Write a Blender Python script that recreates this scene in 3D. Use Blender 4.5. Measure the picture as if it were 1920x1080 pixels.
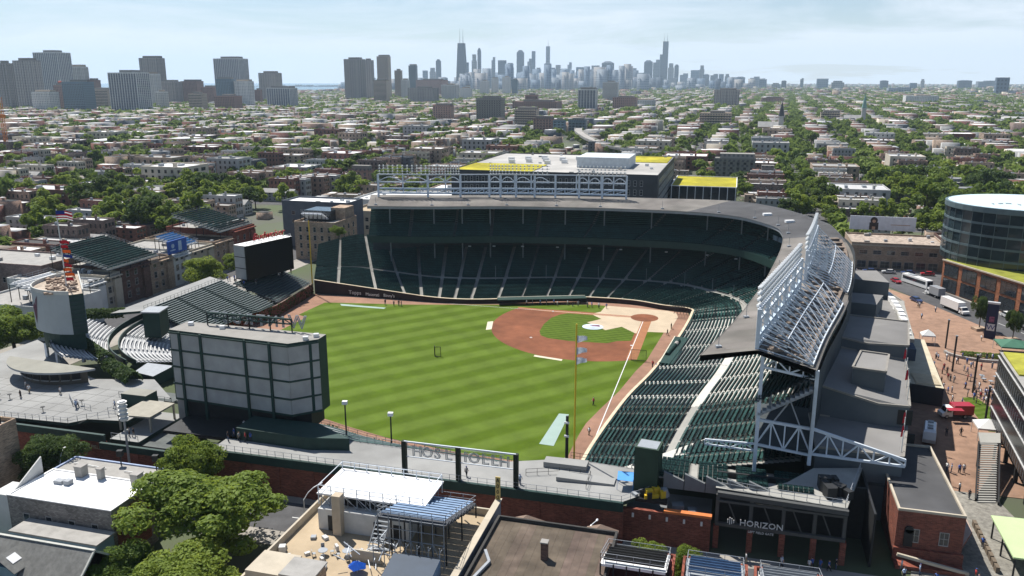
import bpy, bmesh, math, random
from mathutils import Vector, Matrix
R = math.radians
SC = bpy.context.scene
for o in list(bpy.data.objects): bpy.data.objects.remove(o)
COL = SC.collection

# ------------------------------------------------------------------ camera
cam_d = bpy.data.cameras.new('camera'); cam = bpy.data.objects.new('camera', cam_d); COL.objects.link(cam)
cam_d.sensor_width = 36; cam_d.lens = 36*1547.96/1920; cam_d.clip_start = 1; cam_d.clip_end = 90000
yaw, pitch = 0.2637036, 0.2463015
fw = Vector((math.sin(yaw)*math.cos(pitch), -math.cos(yaw)*math.cos(pitch), -math.sin(pitch)))
rt = fw.cross(Vector((0, 0, 1))).normalized(); up = rt.cross(fw)
cam.matrix_world = Matrix(((rt.x, up.x, -fw.x, -23.08), (rt.y, up.y, -fw.y, 234.19), (rt.z, up.z, -fw.z, 67.36), (0, 0, 0, 1)))
SC.camera = cam

# ------------------------------------------------------------------ sky, sun, exposure
SUN_AZ, SUN_EL = 130.0, 58.0
wd = bpy.data.worlds.new('World'); SC.world = wd; wd.use_nodes = True
nt = wd.node_tree; nt.nodes.clear()
def N(t, typ, **kw):
    n = t.nodes.new(typ)
    for k, v in kw.items():
        if k == 'inp':
            for a, b in v.items(): n.inputs[a].default_value = b
        else: setattr(n, k, v)
    return n
sky = N(nt, 'ShaderNodeTexSky', sky_type='NISHITA', sun_disc=False, sun_elevation=R(SUN_EL), sun_rotation=R(SUN_AZ), altitude=200, air_density=1.0, dust_density=0.4, ozone_density=4.0)
bg = N(nt, 'ShaderNodeBackground'); bg.inputs[1].default_value = 0.070
tc = N(nt, 'ShaderNodeTexCoord'); mp = N(nt, 'ShaderNodeMapping', inp={'Scale': (1.3, 1.0, 9.0), 'Rotation': (0.06, 0.1, 0.5)})
nz = N(nt, 'ShaderNodeTexNoise', inp={'Scale': 2.2, 'Detail': 7.0, 'Roughness': 0.62, 'Distortion': 0.6})
rp = N(nt, 'ShaderNodeValToRGB'); rp.color_ramp.elements[0].position = .42; rp.color_ramp.elements[0].color = (.12, .12, .12, 1)
rp.color_ramp.elements[1].position = .70; rp.color_ramp.elements[1].color = (.95, .95, .95, 1)
mx = N(nt, 'ShaderNodeMix', data_type='RGBA'); mx.inputs['B'].default_value = (8.4, 9.2, 10.1, 1)   # thin high cloud
L = nt.links.new
L(tc.outputs['Generated'], mp.inputs[0]); L(mp.outputs[0], nz.inputs['Vector']); L(nz.outputs['Fac'], rp.inputs[0])
spz = N(nt, 'ShaderNodeSeparateXYZ'); L(tc.outputs['Generated'], spz.inputs[0])          # thin cloud: longer path through it near the horizon
mz = N(nt, 'ShaderNodeMath', operation='MAXIMUM'); L(spz.outputs['Z'], mz.inputs[0]); mz.inputs[1].default_value = .02
dv = N(nt, 'ShaderNodeMath', operation='DIVIDE'); dv.inputs[0].default_value = .085; L(mz.outputs[0], dv.inputs[1])
ml = N(nt, 'ShaderNodeMath', operation='MULTIPLY', use_clamp=True); L(rp.outputs[0], ml.inputs[0]); L(dv.outputs[0], ml.inputs[1])
L(ml.outputs[0], mx.inputs['Factor']); L(sky.outputs[0], mx.inputs['A']); L(mx.outputs['Result'], bg.inputs[0])
L(bg.outputs[0], N(nt, 'ShaderNodeOutputWorld').inputs[0])
sd = bpy.data.lights.new('sun', 'SUN'); sd.energy = 5.0; sd.angle = R(.53); sd.color = (1, .955, .89)
sun = bpy.data.objects.new('sun', sd); COL.objects.link(sun)
sdir = Vector((math.sin(R(SUN_AZ))*math.cos(R(SUN_EL)), math.cos(R(SUN_AZ))*math.cos(R(SUN_EL)), math.sin(R(SUN_EL))))
sun.rotation_euler = sdir.to_track_quat('Z', 'Y').to_euler(); sun.location = (0, 0, 300)
SC.view_settings.view_transform = 'Standard'; SC.view_settings.look = 'None'; SC.view_settings.exposure = 0.60; SC.view_settings.gamma = 1
SC.view_settings.use_curve_mapping = False
SC.cycles.max_bounces = 5; SC.cycles.diffuse_bounces = 3; SC.cycles.glossy_bounces = 2; SC.cycles.transmission_bounces = 3
SC.cycles.volume_bounces = 1; SC.cycles.transparent_max_bounces = 6; SC.cycles.use_denoising = True

# ------------------------------------------------------------------ helpers
ORG = {}
def tag(o, label=None, cat=None, group=None, kind=None):
    if label: o['label'] = label
    if cat: o['category'] = cat
    if group: o['group'] = group
    if kind: o['kind'] = kind
    return o
def thing(name, label, cat, loc=(0, 0, 0), group=None, kind=None):
    o = bpy.data.objects.new(name, None); COL.objects.link(o); o.location = loc; o.empty_display_size = .5
    ORG[o.name] = Vector(loc); return tag(o, label, cat, group, kind)
class MB:
    def __init__(s): s.v = []; s.f = []; s.m = []
    def poly(s, pts, mi=0):
        n = len(s.v); s.v += [tuple(p) for p in pts]; s.f.append(tuple(range(n, n+len(pts)))); s.m.append(mi)
    def grid8(s, P, mi=0, skip=''):
        n = len(s.v); s.v += [tuple(p) for p in P]
        for k, q in (('b', (3, 2, 1, 0)), ('t', (4, 5, 6, 7)), ('s', (0, 1, 5, 4)), ('e', (1, 2, 6, 5)), ('n', (2, 3, 7, 6)), ('w', (3, 0, 4, 7))):
            if k not in skip: s.f.append(tuple(n+i for i in q)); s.m.append(mi)
    def box(s, x0, x1, y0, y1, z0, z1, mi=0, skip=''):
        s.grid8([(x0, y0, z0), (x1, y0, z0), (x1, y1, z0), (x0, y1, z0), (x0, y0, z1), (x1, y0, z1), (x1, y1, z1), (x0, y1, z1)], mi, skip)
    def obox(s, cx, cy, z0, sx, sy, sz, rot=0, mi=0):
        c, d = math.cos(rot), math.sin(rot)
        P = [(cx+c*a*sx/2-d*b*sy/2, cy+d*a*sx/2+c*b*sy/2, z) for z in (z0, z0+sz) for a, b in ((-1, -1), (1, -1), (1, 1), (-1, 1))]
        s.grid8(P, mi)
    def bar(s, p, q, w, mi=0, h=None):
        p = Vector(p); q = Vector(q); d = q-p
        if d.length < 1e-6: return
        d.normalize(); a = d.cross(Vector((0, 0, 1)))
        if a.length < .01: a = Vector((1, 0, 0))
        a.normalize(); b = a.cross(d); a *= w/2; b *= (h or w)/2
        P = [p-a-b, p+a-b, p+a+b, p-a+b, q-a-b, q+a-b, q+a+b, q-a+b]
        s.grid8(P, mi)
    def tube(s, p, q, r0, r1=None, n=8, mi=0, cap=True):
        p = Vector(p); q = Vector(q); r1 = r0 if r1 is None else r1; d = (q-p).normalized()
        a = d.cross(Vector((0, 0, 1))); a = Vector((1, 0, 0)) if a.length < .01 else a.normalized(); b = d.cross(a)
        k = len(s.v)
        for c, r in ((p, r0), (q, r1)):
            for i in range(n):
                t = 2*math.pi*i/n; s.v.append(tuple(c+a*r*math.cos(t)+b*r*math.sin(t)))
        for i in range(n):
            j = (i+1) % n; s.f.append((k+i, k+j, k+n+j, k+n+i)); s.m.append(mi)
        if cap:
            s.f.append(tuple(k+i for i in reversed(range(n)))); s.m.append(mi); s.f.append(tuple(k+n+i for i in range(n))); s.m.append(mi)
    def prism(s, poly, z0, z1, mi=0, top=None, bot=True):
        n = len(poly); k = len(s.v)
        A = sum(poly[i][0]*poly[(i+1) % n][1]-poly[(i+1) % n][0]*poly[i][1] for i in range(n))
        if A < 0: poly = list(reversed(poly))
        zz0 = z0 if isinstance(z0, (list, tuple)) else [z0]*n; zz1 = z1 if isinstance(z1, (list, tuple)) else [z1]*n
        if A < 0: zz0 = list(reversed(zz0)); zz1 = list(reversed(zz1))
        s.v += [(p[0], p[1], z) for p, z in zip(poly, zz0)]+[(p[0], p[1], z) for p, z in zip(poly, zz1)]
        for i in range(n):
            j = (i+1) % n; s.f.append((k+i, k+j, k+n+j, k+n+i)); s.m.append(mi)
        s.f.append(tuple(range(k+n, k+2*n))); s.m.append(mi if top is None else top)
        if bot: s.f.append(tuple(reversed(range(k, k+n)))); s.m.append(mi)
    def ell(s, c, rx, ry, rz, nu=8, nv=5, mi=0):
        k = len(s.v)
        for j in range(nv+1):
            th = math.pi*j/nv
            for i in range(nu):
                ph = 2*math.pi*i/nu; s.v.append((c[0]+rx*math.sin(th)*math.cos(ph), c[1]+ry*math.sin(th)*math.sin(ph), c[2]+rz*math.cos(th)))
        for j in range(nv):
            for i in range(nu):
                i2 = (i+1) % nu; s.f.append((k+j*nu+i, k+(j+1)*nu+i, k+(j+1)*nu+i2, k+j*nu+i2)); s.m.append(mi)
    def text(s, txt, org, xd, ud, h, depth=.1, mi=0, shear=0, outline=0):
        cu = bpy.data.curves.new('t', 'FONT'); cu.body = txt; cu.size = 1; cu.extrude = .001; cu.align_x = 'CENTER'; cu.resolution_u = 2; cu.shear = shear
        if outline: cu.fill_mode = 'NONE'; cu.extrude = 0; cu.bevel_depth = outline/(h/.72); cu.bevel_resolution = 0
        ob = bpy.data.objects.new('t', cu); me = ob.to_mesh(); xd = Vector(xd).normalized(); ud = Vector(ud).normalized(); nd = xd.cross(ud)
        k = len(s.v); sc = h/.72
        for v in me.vertices:
            s.v.append(tuple(Vector(org)+xd*v.co.x*sc+ud*v.co.y*sc+nd*(v.co.z*sc if outline else (depth/2 if v.co.z > 0 else -depth/2))))
        for p in me.polygons: s.f.append(tuple(k+i for i in p.vertices)); s.m.append(mi)
        ob.to_mesh_clear(); bpy.data.objects.remove(ob); bpy.data.curves.remove(cu)
    def mesh(s, name, mats, off=Vector((0, 0, 0)), smooth=False):
        me = bpy.data.meshes.new(name); me.from_pydata([(x-off.x, y-off.y, z-off.z) for x, y, z in s.v], [], s.f)
        for m in (mats if isinstance(mats, (list, tuple)) else [mats]): me.materials.append(m)
        if any(s.m): me.polygons.foreach_set('material_index', s.m)
        if smooth: me.polygons.foreach_set('use_smooth', [True]*len(s.f))
        me.update(); return me
    def build(s, name, mats, parent=None, kind=None, smooth=False, label=None):
        off = Vector((0, 0, 0))
        if parent is not None: off = ORG.get(parent.name, off)
        o = bpy.data.objects.new(name, s.mesh(name, mats, off, smooth)); COL.objects.link(o)
        if parent is not None: o.parent = parent; ORG[o.name] = off
        return tag(o, label, None, None, kind)
    def solo(s, name, mats, label, cat, group=None, smooth=False, kind=None):
        xs = [v[0] for v in s.v]; ys = [v[1] for v in s.v]; zs = [v[2] for v in s.v]
        off = Vector(((min(xs)+max(xs))/2, (min(ys)+max(ys))/2, min(zs)))
        o = bpy.data.objects.new(name, s.mesh(name, mats, off, smooth)); COL.objects.link(o); o.location = off; ORG[o.name] = off
        return tag(o, label, cat, group, kind)
def struct(name, mb, mats, smooth=False, parent=None):
    return mb.build(name, mats, parent, kind=None if parent else 'structure', smooth=smooth)
def inst(name, me, parent, loc, rz=0, scale=None):
    o = bpy.data.objects.new(name, me); COL.objects.link(o); o.parent = parent; o.location = Vector(loc)-ORG[parent.name]; o.rotation_euler.z = rz
    if scale: o.scale = scale
    ORG[o.name] = ORG[parent.name]; return o
def dup(root, loc, label=None, rz=None, scale=None, group=None):
    def cp(o, par):
        c = o.copy(); COL.objects.link(c); c.parent = par
        for ch in o.children: cp(ch, c)
        return c
    r = cp(root, None); r.location = loc
    if rz is not None: r.rotation_euler.z = rz
    if scale: r.scale = scale if isinstance(scale, tuple) else (scale,)*3
    if label: r['label'] = label
    if group: r['group'] = group
    return r

# ------------------------------------------------------------------ materials
MATS = {}
def mat(name, col, rough=.85, var=.12, scale=.6, spec=.25, metal=0, col2=None, big=None, rnd=0, bump=0, world=False, emit=None):
    if name in MATS: return MATS[name]
    m = bpy.data.materials.new(name); MATS[name] = m; m.use_nodes = True; t = m.node_tree; b = t.nodes['Principled BSDF']; L = t.links.new
    b.inputs['Roughness'].default_value = rough; b.inputs['Specular IOR Level'].default_value = spec; b.inputs['Metallic'].default_value = metal
    c1 = tuple(max(0, x*(1-var)) for x in col)+(1,); c2 = (tuple(col2) if col2 else tuple(x*(1+var) for x in col))+(1,)
    tc = N(t, 'ShaderNodeTexCoord'); nz = N(t, 'ShaderNodeTexNoise', inp={'Scale': scale, 'Detail': 4.0, 'Roughness': .6})
    src = N(t, 'ShaderNodeNewGeometry').outputs['Position'] if world else tc.outputs['Object']
    L(src, nz.inputs['Vector'])
    rp = N(t, 'ShaderNodeMapRange', inp={1: .3, 2: .7}); L(nz.outputs['Fac'], rp.inputs[0])
    mx = N(t, 'ShaderNodeMix', data_type='RGBA'); mx.inputs['A'].default_value = c1; mx.inputs['B'].default_value = c2; L(rp.outputs[0], mx.inputs['Factor'])
    out = mx.outputs['Result']
    if big:
        n2 = N(t, 'ShaderNodeTexNoise', inp={'Scale': big[0], 'Detail': 3.0}); L(src, n2.inputs['Vector'])
        r2 = N(t, 'ShaderNodeMapRange', inp={1: .35, 2: .65, 3: 1-big[1], 4: 1+big[1]}); L(n2.outputs['Fac'], r2.inputs[0])
        h = N(t, 'ShaderNodeHueSaturation'); L(out, h.inputs['Color']); L(r2.outputs[0], h.inputs['Value']); out = h.outputs[0]
    if rnd:
        oi = N(t, 'ShaderNodeObjectInfo'); r3 = N(t, 'ShaderNodeMapRange', inp={3: 1-rnd, 4: 1+rnd}); L(oi.outputs['Random'], r3.inputs[0])
        h = N(t, 'ShaderNodeHueSaturation'); L(out, h.inputs['Color']); L(r3.outputs[0], h.inputs['Value'])
        r4 = N(t, 'ShaderNodeMapRange', inp={3: .5+.035*rnd/.2, 4: .5-.03*rnd/.2}); L(oi.outputs['Random'], r4.inputs[0]); L(r4.outputs[0], h.inputs['Hue']); out = h.outputs[0]
    L(out, b.inputs['Base Color'])
    if bump:
        n3 = N(t, 'ShaderNodeTexNoise', inp={'Scale': scale*5, 'Detail': 4.0}); L(src, n3.inputs['Vector'])
        bp = N(t, 'ShaderNodeBump', inp={'Strength': bump, 'Distance': .1}); L(n3.outputs['Fac'], bp.inputs['Height']); L(bp.outputs[0], b.inputs['Normal'])
    if emit: b.inputs['Emission Color'].default_value = tuple(emit)+(1,); b.inputs['Emission Strength'].default_value = 1
    return m
def brickmat(name, col, mortar, bw=.5, rh=.14, var=.35, axis='xz', msize=.012):
    m = bpy.data.materials.new(name); MATS[name] = m; m.use_nodes = True; t = m.node_tree; b = t.nodes['Principled BSDF']; L = t.links.new
    b.inputs['Roughness'].default_value = .9; b.inputs['Specular IOR Level'].default_value = .15
    tc = N(t, 'ShaderNodeNewGeometry'); sp = N(t, 'ShaderNodeSeparateXYZ'); cb = N(t, 'ShaderNodeCombineXYZ'); ad = N(t, 'ShaderNodeMath', operation='ADD')
    L(tc.outputs['Position'], sp.inputs[0]); L(sp.outputs['X'], ad.inputs[0]); L(sp.outputs['Y'], ad.inputs[1]); L(ad.outputs[0], cb.inputs['X']); L(sp.outputs['Z'], cb.inputs['Y'])
    br = N(t, 'ShaderNodeTexBrick', inp={'Scale': 1.0, 'Mortar Size': msize, 'Brick Width': bw, 'Row Height': rh, 'Bias': 0.0})
    br.inputs['Color1'].default_value = tuple(x*(1-var) for x in col)+(1,); br.inputs['Color2'].default_value = tuple(x*(1+var) for x in col)+(1,); br.inputs['Mortar'].default_value = tuple(mortar)+(1,)
    L(cb.outputs[0], br.inputs['Vector'])
    n2 = N(t, 'ShaderNodeTexNoise', inp={'Scale': .35, 'Detail': 5.0}); L(tc.outputs['Position'], n2.inputs['Vector'])
    r2 = N(t, 'ShaderNodeMapRange', inp={1: .3, 2: .7, 3: .78, 4: 1.2}); L(n2.outputs['Fac'], r2.inputs[0])
    h = N(t, 'ShaderNodeHueSaturation'); L(br.outputs['Color'], h.inputs['Color']); L(r2.outputs[0], h.inputs['Value']); L(h.outputs[0], b.inputs['Base Color'])
    return m
def glassmat(name, col, rough=.08, var=.3, scale=.4):
    m = mat(name, col, rough, var, scale, spec=.7); return m
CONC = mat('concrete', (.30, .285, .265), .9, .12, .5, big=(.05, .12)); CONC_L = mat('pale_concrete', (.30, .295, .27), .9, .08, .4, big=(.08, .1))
ASPH = mat('asphalt', (.075, .075, .078), .92, .2, .4, big=(.03, .2), world=True); WHITE = mat('white_paint', (.62, .62, .60), .6, .05)
GREEN_ST = mat('green_steel', (.018, .045, .038), .55, .15, .8)
DARK = mat('dark_metal', (.02, .021, .022), .6, .2, 1.0); STEEL = mat('pale_steel', (.56, .61, .66), .45, .08, .8, spec=.5); GREY_ST = mat('grey_steel', (.27, .29, .31), .5, .1, .8, spec=.4)
ROOF_TAN = mat('roof_felt_tan', (.158, .146, .132), .95, .14, .2, big=(.05, .22), rnd=.07, bump=.2); ROOF_GR = mat('roof_felt_grey', (.072, .072, .074), .95, .14, .2, big=(.05, .18), rnd=.07)
MEMB = mat('white_membrane', (.72, .72, .71), .8, .08, .3, big=(.12, .12)); GLASS = glassmat('dark_glass', (.02, .026, .032)); RED = mat('red_paint', (.45, .03, .03), .5)
BRICK_R = brickmat('red_brick', (.19, .058, .038), (.17, .12, .10)); BRICK_T = brickmat('tan_brick', (.33, .24, .17), (.3, .26, .22)); BRICK_D = brickmat('dark_brick', (.12, .065, .05), (.13, .11, .1))
GREEN_SEAT = brickmat('green_seat', (.024, .070, .064), (.006, .018, .018), .55, .42, .22, msize=.055); GREEN_SEAT.node_tree.nodes['Principled BSDF'].inputs['Roughness'].default_value = .5
YEL = mat('yellow_paint', (.62, .42, .03), .5, .08); BLUE_ST = mat('blue_bench', (.05, .12, .24), .35, .2, 1.0, spec=.5); SILVER = mat('silver_metal', (.62, .63, .64), .35, .06, .8, spec=.6, metal=.3)
# ------------------------------------------------------------------ the setting: ground, lake, streets, playing field
def sheet(name, pts, z, m, parent=None):
    mb = MB(); mb.prism(pts, z-.4, z, 0, bot=False); return struct(name, mb, m, parent=parent)
GROUND = mat('city_ground', (.13, .125, .11), .95, .3, .02, col2=(.07, .10, .035), big=(.004, .25), world=True)
mb = MB(); mb.poly([(-15900, -17400, -.06), (13900, -17400, -.06), (13900, 1150, -.06), (-15900, 1150, -.06)]); struct('ground', mb, GROUND)
WATER = mat('lake_water', (.035, .115, .165), .25, .1, .001, spec=.5, world=True)
mb = MB(); mb.poly([(1900, 1100, .3), (2250, -1500, .3), (2700, -3200, .3), (2950, -5000, .3), (3050, -6800, .3), (5200, -9500, .3), (7800, -17380, .3), (13880, -17380, .3), (13880, 1100, .3)][::-1]); struct('lake', mb, WATER)
SIDEW = mat('sidewalk_concrete', (.27, .25, .22), .9, .12, .3, big=(.05, .15), world=True)
PAVE = mat('plaza_brick_paving', (.255, .158, .108), .9, .2, .5, big=(.05, .2), world=True)
sheet('pavement', [(-62, 122), (137, 122), (137, 137), (-62, 137)], .02, SIDEW)
sheet('road', [(-62, 124.8), (400, 124.8), (400, 133.2), (-62, 133.2)], .03, ASPH)
sheet('pavement', [(131, 121.9), (157, 121.9), (157, -400), (131, -400)], .012, SIDEW)
sheet('road', [(139.5, 124.7), (152, 124.7), (152, -400), (139.5, -400)], .024, ASPH)
sheet('pavement', [(-200, -60), (130.9, -60), (130.9, -88), (-200, -88)], .016, SIDEW)
sheet('road', [(-200, -65), (600, -65), (600, -83), (-200, -83)], .028, ASPH)
CL = lambda a, b: (-88+a-.38*b, -45+.92*b)      # along Clark street: a = across, b = along
sheet('road', [CL(-8, -70), CL(7, -70), CL(7, 160), CL(-8, 160)], .036, ASPH)
sheet('pavement', [CL(-11.5, -15), CL(-8, -15), CL(-8, 160), CL(-11.5, 160)], .12, SIDEW)
sheet('plaza', [(-60, 92), (-49, -40), (-70, -64), (-77, -52), CL(7, 0), CL(7, 75), (-105, 78), (-76, 92)], .05, PAVE)
COBB = mat('cobble_paving', (.20, .19, .165), .9, .35, 1.3, big=(.1, .1), world=True)
sheet('cobbled_lane', [(-48, 130), (-57.5, 92), (-68, 92), (-75, 130)], .044, COBB)
mb = MB()
for k in range(12):
    x, y = CL(-6+k*1.1, -58); mb.obox(x, y, .03, .55, 4.2, .012, R(22), 0)
for k in range(16):
    x, y = CL(-.3, -8+k*9); mb.obox(x, y, .032, .18, 3.2, .01, R(22.4), 0)
for k in range(24): mb.obox(-60+k*9, -74, .03, 3, .18, .01, 0, 0)
for k in range(20): mb.obox(-50+k*9, 129, .03, 3, .16, .01, 0, 0)
struct('road_markings', mb, WHITE)

# playing field
DIRT = mat('infield_dirt', (.178, .066, .033), .95, .16, .35, big=(.07, .2), world=True)
TRACK = mat('warning_track', (.255, .145, .098), .95, .14, .4, big=(.06, .16), world=True)
LINE_D = mat('pale_dirt', (.30, .135, .065), .95, .1, .4); TARP = mat('beige_tarp', (.45, .365, .26), .8, .05, .3, big=(.15, .06))
def grassmat(name, ang, per, a, b, soft=.18):
    m = bpy.data.materials.new(name); m.use_nodes = True; t = m.node_tree; B = t.nodes['Principled BSDF']; L = t.links.new
    B.inputs['Roughness'].default_value = .9; B.inputs['Specular IOR Level'].default_value = .12
    g = N(t, 'ShaderNodeNewGeometry'); dt = N(t, 'ShaderNodeVectorMath', operation='DOT_PRODUCT'); L(g.outputs['Position'], dt.inputs[0]); dt.inputs[1].default_value = (-math.sin(R(ang)), math.cos(R(ang)), 0)
    nw = N(t, 'ShaderNodeTexNoise', inp={'Scale': .06, 'Detail': 2.0}); L(g.outputs['Position'], nw.inputs['Vector'])
    wob = N(t, 'ShaderNodeMath', operation='MULTIPLY_ADD'); L(nw.outputs['Fac'], wob.inputs[0]); wob.inputs[1].default_value = per*.12; L(dt.outputs['Value'], wob.inputs[2])
    ml = N(t, 'ShaderNodeMath', operation='MULTIPLY'); L(wob.outputs[0], ml.inputs[0]); ml.inputs[1].default_value = 2*math.pi/per
    sn = N(t, 'ShaderNodeMath', operation='SINE'); L(ml.outputs[0], sn.inputs[0])
    mr = N(t, 'ShaderNodeMapRange', inp={1: -.55, 2: .55}); L(sn.outputs[0], mr.inputs[0])
    mx = N(t, 'ShaderNodeMix', data_type='RGBA'); mx.inputs['A'].default_value = a+(1,); mx.inputs['B'].default_value = b+(1,); L(mr.outputs[0], mx.inputs['Factor'])
    # cross pass of the mower, fainter, and patchy growth
    d2 = N(t, 'ShaderNodeVectorMath', operation='DOT_PRODUCT'); L(g.outputs['Position'], d2.inputs[0]); d2.inputs[1].default_value = (math.cos(R(ang)), math.sin(R(ang)), 0)
    m2 = N(t, 'ShaderNodeMath', operation='MULTIPLY'); L(d2.outputs['Value'], m2.inputs[0]); m2.inputs[1].default_value = 2*math.pi/per
    s2 = N(t, 'ShaderNodeMath', operation='SINE'); L(m2.outputs[0], s2.inputs[0])
    n1 = N(t, 'ShaderNodeTexNoise', inp={'Scale': .13, 'Detail': 9.0, 'Roughness': .75}); L(g.outputs['Position'], n1.inputs['Vector'])
    r1 = N(t, 'ShaderNodeMapRange', inp={1: .3, 2: .7, 3: .78, 4: 1.2}); L(n1.outputs['Fac'], r1.inputs[0])
    ad = N(t, 'ShaderNodeMath', operation='MULTIPLY_ADD'); L(s2.outputs[0], ad.inputs[0]); ad.inputs[1].default_value = .045; L(r1.outputs[0], ad.inputs[2])
    h = N(t, 'ShaderNodeHueSaturation'); L(mx.outputs['Result'], h.inputs['Color']); L(ad.outputs[0], h.inputs['Value']); L(h.outputs[0], B.inputs['Base Color'])
    return m
GRASS = grassmat('outfield_grass', 48.2, 7.9, (.060, .100, .004), (.088, .134, .016))
GRASS_IN = grassmat('infield_grass', 33.0, 1.9, (.054, .092, .006), (.078, .120, .015))
WALL = [(107.3, 0), (106, 10), (104.5, 27), (107.5, 42), (109.5, 52), (110, 58), (107, 69), (103.5, 73.5), (96, 80), (86, 88), (72, 96), (56, 101), (48, 102.4), (39, 105.5), (31, 107), (10.7, 109), (0.2, 109),
        (.2, 100), (-.5, 88), (-3.2, 68), (-6.7, 51.5), (-11, 20), (-13, -3), (-12, -8.5), (-4.5, -10), (4, -13.5), (14, -14), (29, -12), (46, -4), (57, -.8), (67, .2), (76.8, -.1), (92, -.4)]
field = thing('playing_field', 'striped green baseball field with brown infield dirt', 'field', (45, 45, 0), kind='structure'); field.pop('category')
def fsheet(name, pts, z, m):
    mb = MB(); mb.poly([(x, y, z) for x, y in pts]); 
    A = sum(pts[i][0]*pts[(i+1) % len(pts)][1]-pts[(i+1) % len(pts)][0]*pts[i][1] for i in range(len(pts)))
    if A < 0: mb.f = [tuple(reversed(mb.f[0]))]
    return mb.build(name, m, field)
fsheet('warning_track', WALL, .004, TRACK)
fsheet('outfield_grass', [(98.4, 8.8), (99.2, 20), (99.3, 23.5), (95.8, 25), (96.4, 38.4), (100, 50), (101, 58), (98, 66), (92, 73), (80, 82), (68, 88), (56, 91.5), (48, 94.4), (38, 97.4), (22, 99.9), (9, 100.5), (3.6, 100), (3.5, 91), (3.3, 85), (3, 80.2), (1.3, 71.3), (-1, 60.6), (-3, 46.5), (-4.7, 37.7), (-6.7, 13.6),
        (-8, 5), (-7.5, -4), (-3, -7), (6, -9.5), (16, -10.5), (30, -7.5), (45, -3), (54.2, -.5), (73, 4.5), (93, 7.6)], .009, GRASS)
arc = [(13+28.6*math.cos(R(a)), 13+29.6*math.sin(R(a))) for a in range(-30, 121, 6)]
fsheet('infield_dirt', [(-1.8, 38)]+[(-1.6, -1.6)]+[p for p in arc if p[0] > -1.9 and p[1] > -1.8], .014, DIRT)
fsheet('infield_grass', [(1, 1), (15, 1.1), (22.6, 1.1), (24.6, 3), (26.3, 7), (27, 14), (26.6, 21), (25.4, 24.6), (23, 26.5), (17, 27.5), (6.9, 26.8), (4.6, 24.3), (1, 23)], .019, GRASS_IN)
fsheet('plate_tarp', [(12.9, -10.4), (-6, -9.4), (-8.6, -7.5), (-9.4, -3.1), (-8.1, 13.1), (-1.5, 13.9), (.7, 16.1), (5.2, 10.8), (9.1, 15.2), (15.4, 9), (12, 4.5), (15.8, 0), (13.4, -3.1)], .026, TARP)
fsheet('base_path', [(2, -.95), (30, -.95), (39, -2), (38, -.6), (29, .75), (2, .75)], .031, LINE_D)
fsheet('base_path', [(-2.3, 2), (.4, 2), (.4, 38), (-2.3, 38)], .034, LINE_D)
fsheet('plate_circle', [(4*math.cos(R(a)), 4*math.sin(R(a))) for a in range(0, 360, 10)], .039, DIRT)
fsheet('foul_line', [(-.1, 4), (.1, 4), (.1, 108.5), (-.1, 108.5)], .045, WHITE)
fsheet('foul_line', [(4, -.07), (106, -.07), (106, .07), (4, .07)], .045, WHITE)
for q, l in (([(43.1, 16), (41.7, 15), (39.9, 22.7), (41.3, 23.7)], 0), ([(23.1, 41.2), (15.6, 42.7), (15.6, 43.9), (23.1, 42.4)], 1)):
    fsheet('edge_mat', q, .05, mat('pale_mat', (.55, .50, .38), .9))
BLK = mat('pale_green_blanket', (.27, .36, .32), .8, .06, .3)
fsheet('turf_blanket', [(93, 9.1), (77.5, 9.5), (77.5, 11), (91.7, 10.9)], .052, BLK)
fsheet('turf_blanket', [(9.9, 92.2), (9.3, 76.7), (7.2, 76.6), (7.0, 92.4)], .052, BLK)
mb = MB()
for k in range(4): mb.prism([(13.04+(3.0-.7*k)*math.cos(R(a)), 13.04+(2.7-.65*k)*math.sin(R(a))) for a in range(0, 360, 15)], .02+.06*k, .08+.06*k)
mo = mb.build('mound_cover', mat('pale_blue_cover', (.50, .57, .66), .7, .08, .6), field)
mb = MB(); mb.obox(12.6, 12.2, .27, 2.6, .5, .02, R(10), 0); mb.obox(12.2, 12.75, .268, 2.2, .35, .02, R(10), 1); mb.build('cover_emblem', [mat('dark_print', (.03, .04, .09)), RED], mo)
for x, y in ((27.3, .4), (27.43, 27.43), (.4, 27.3)):
    mb = MB(); mb.obox(x, y, .03, .55, .55, .12, R(45) if x == y else 0); mb.build('base', WHITE, field)
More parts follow.
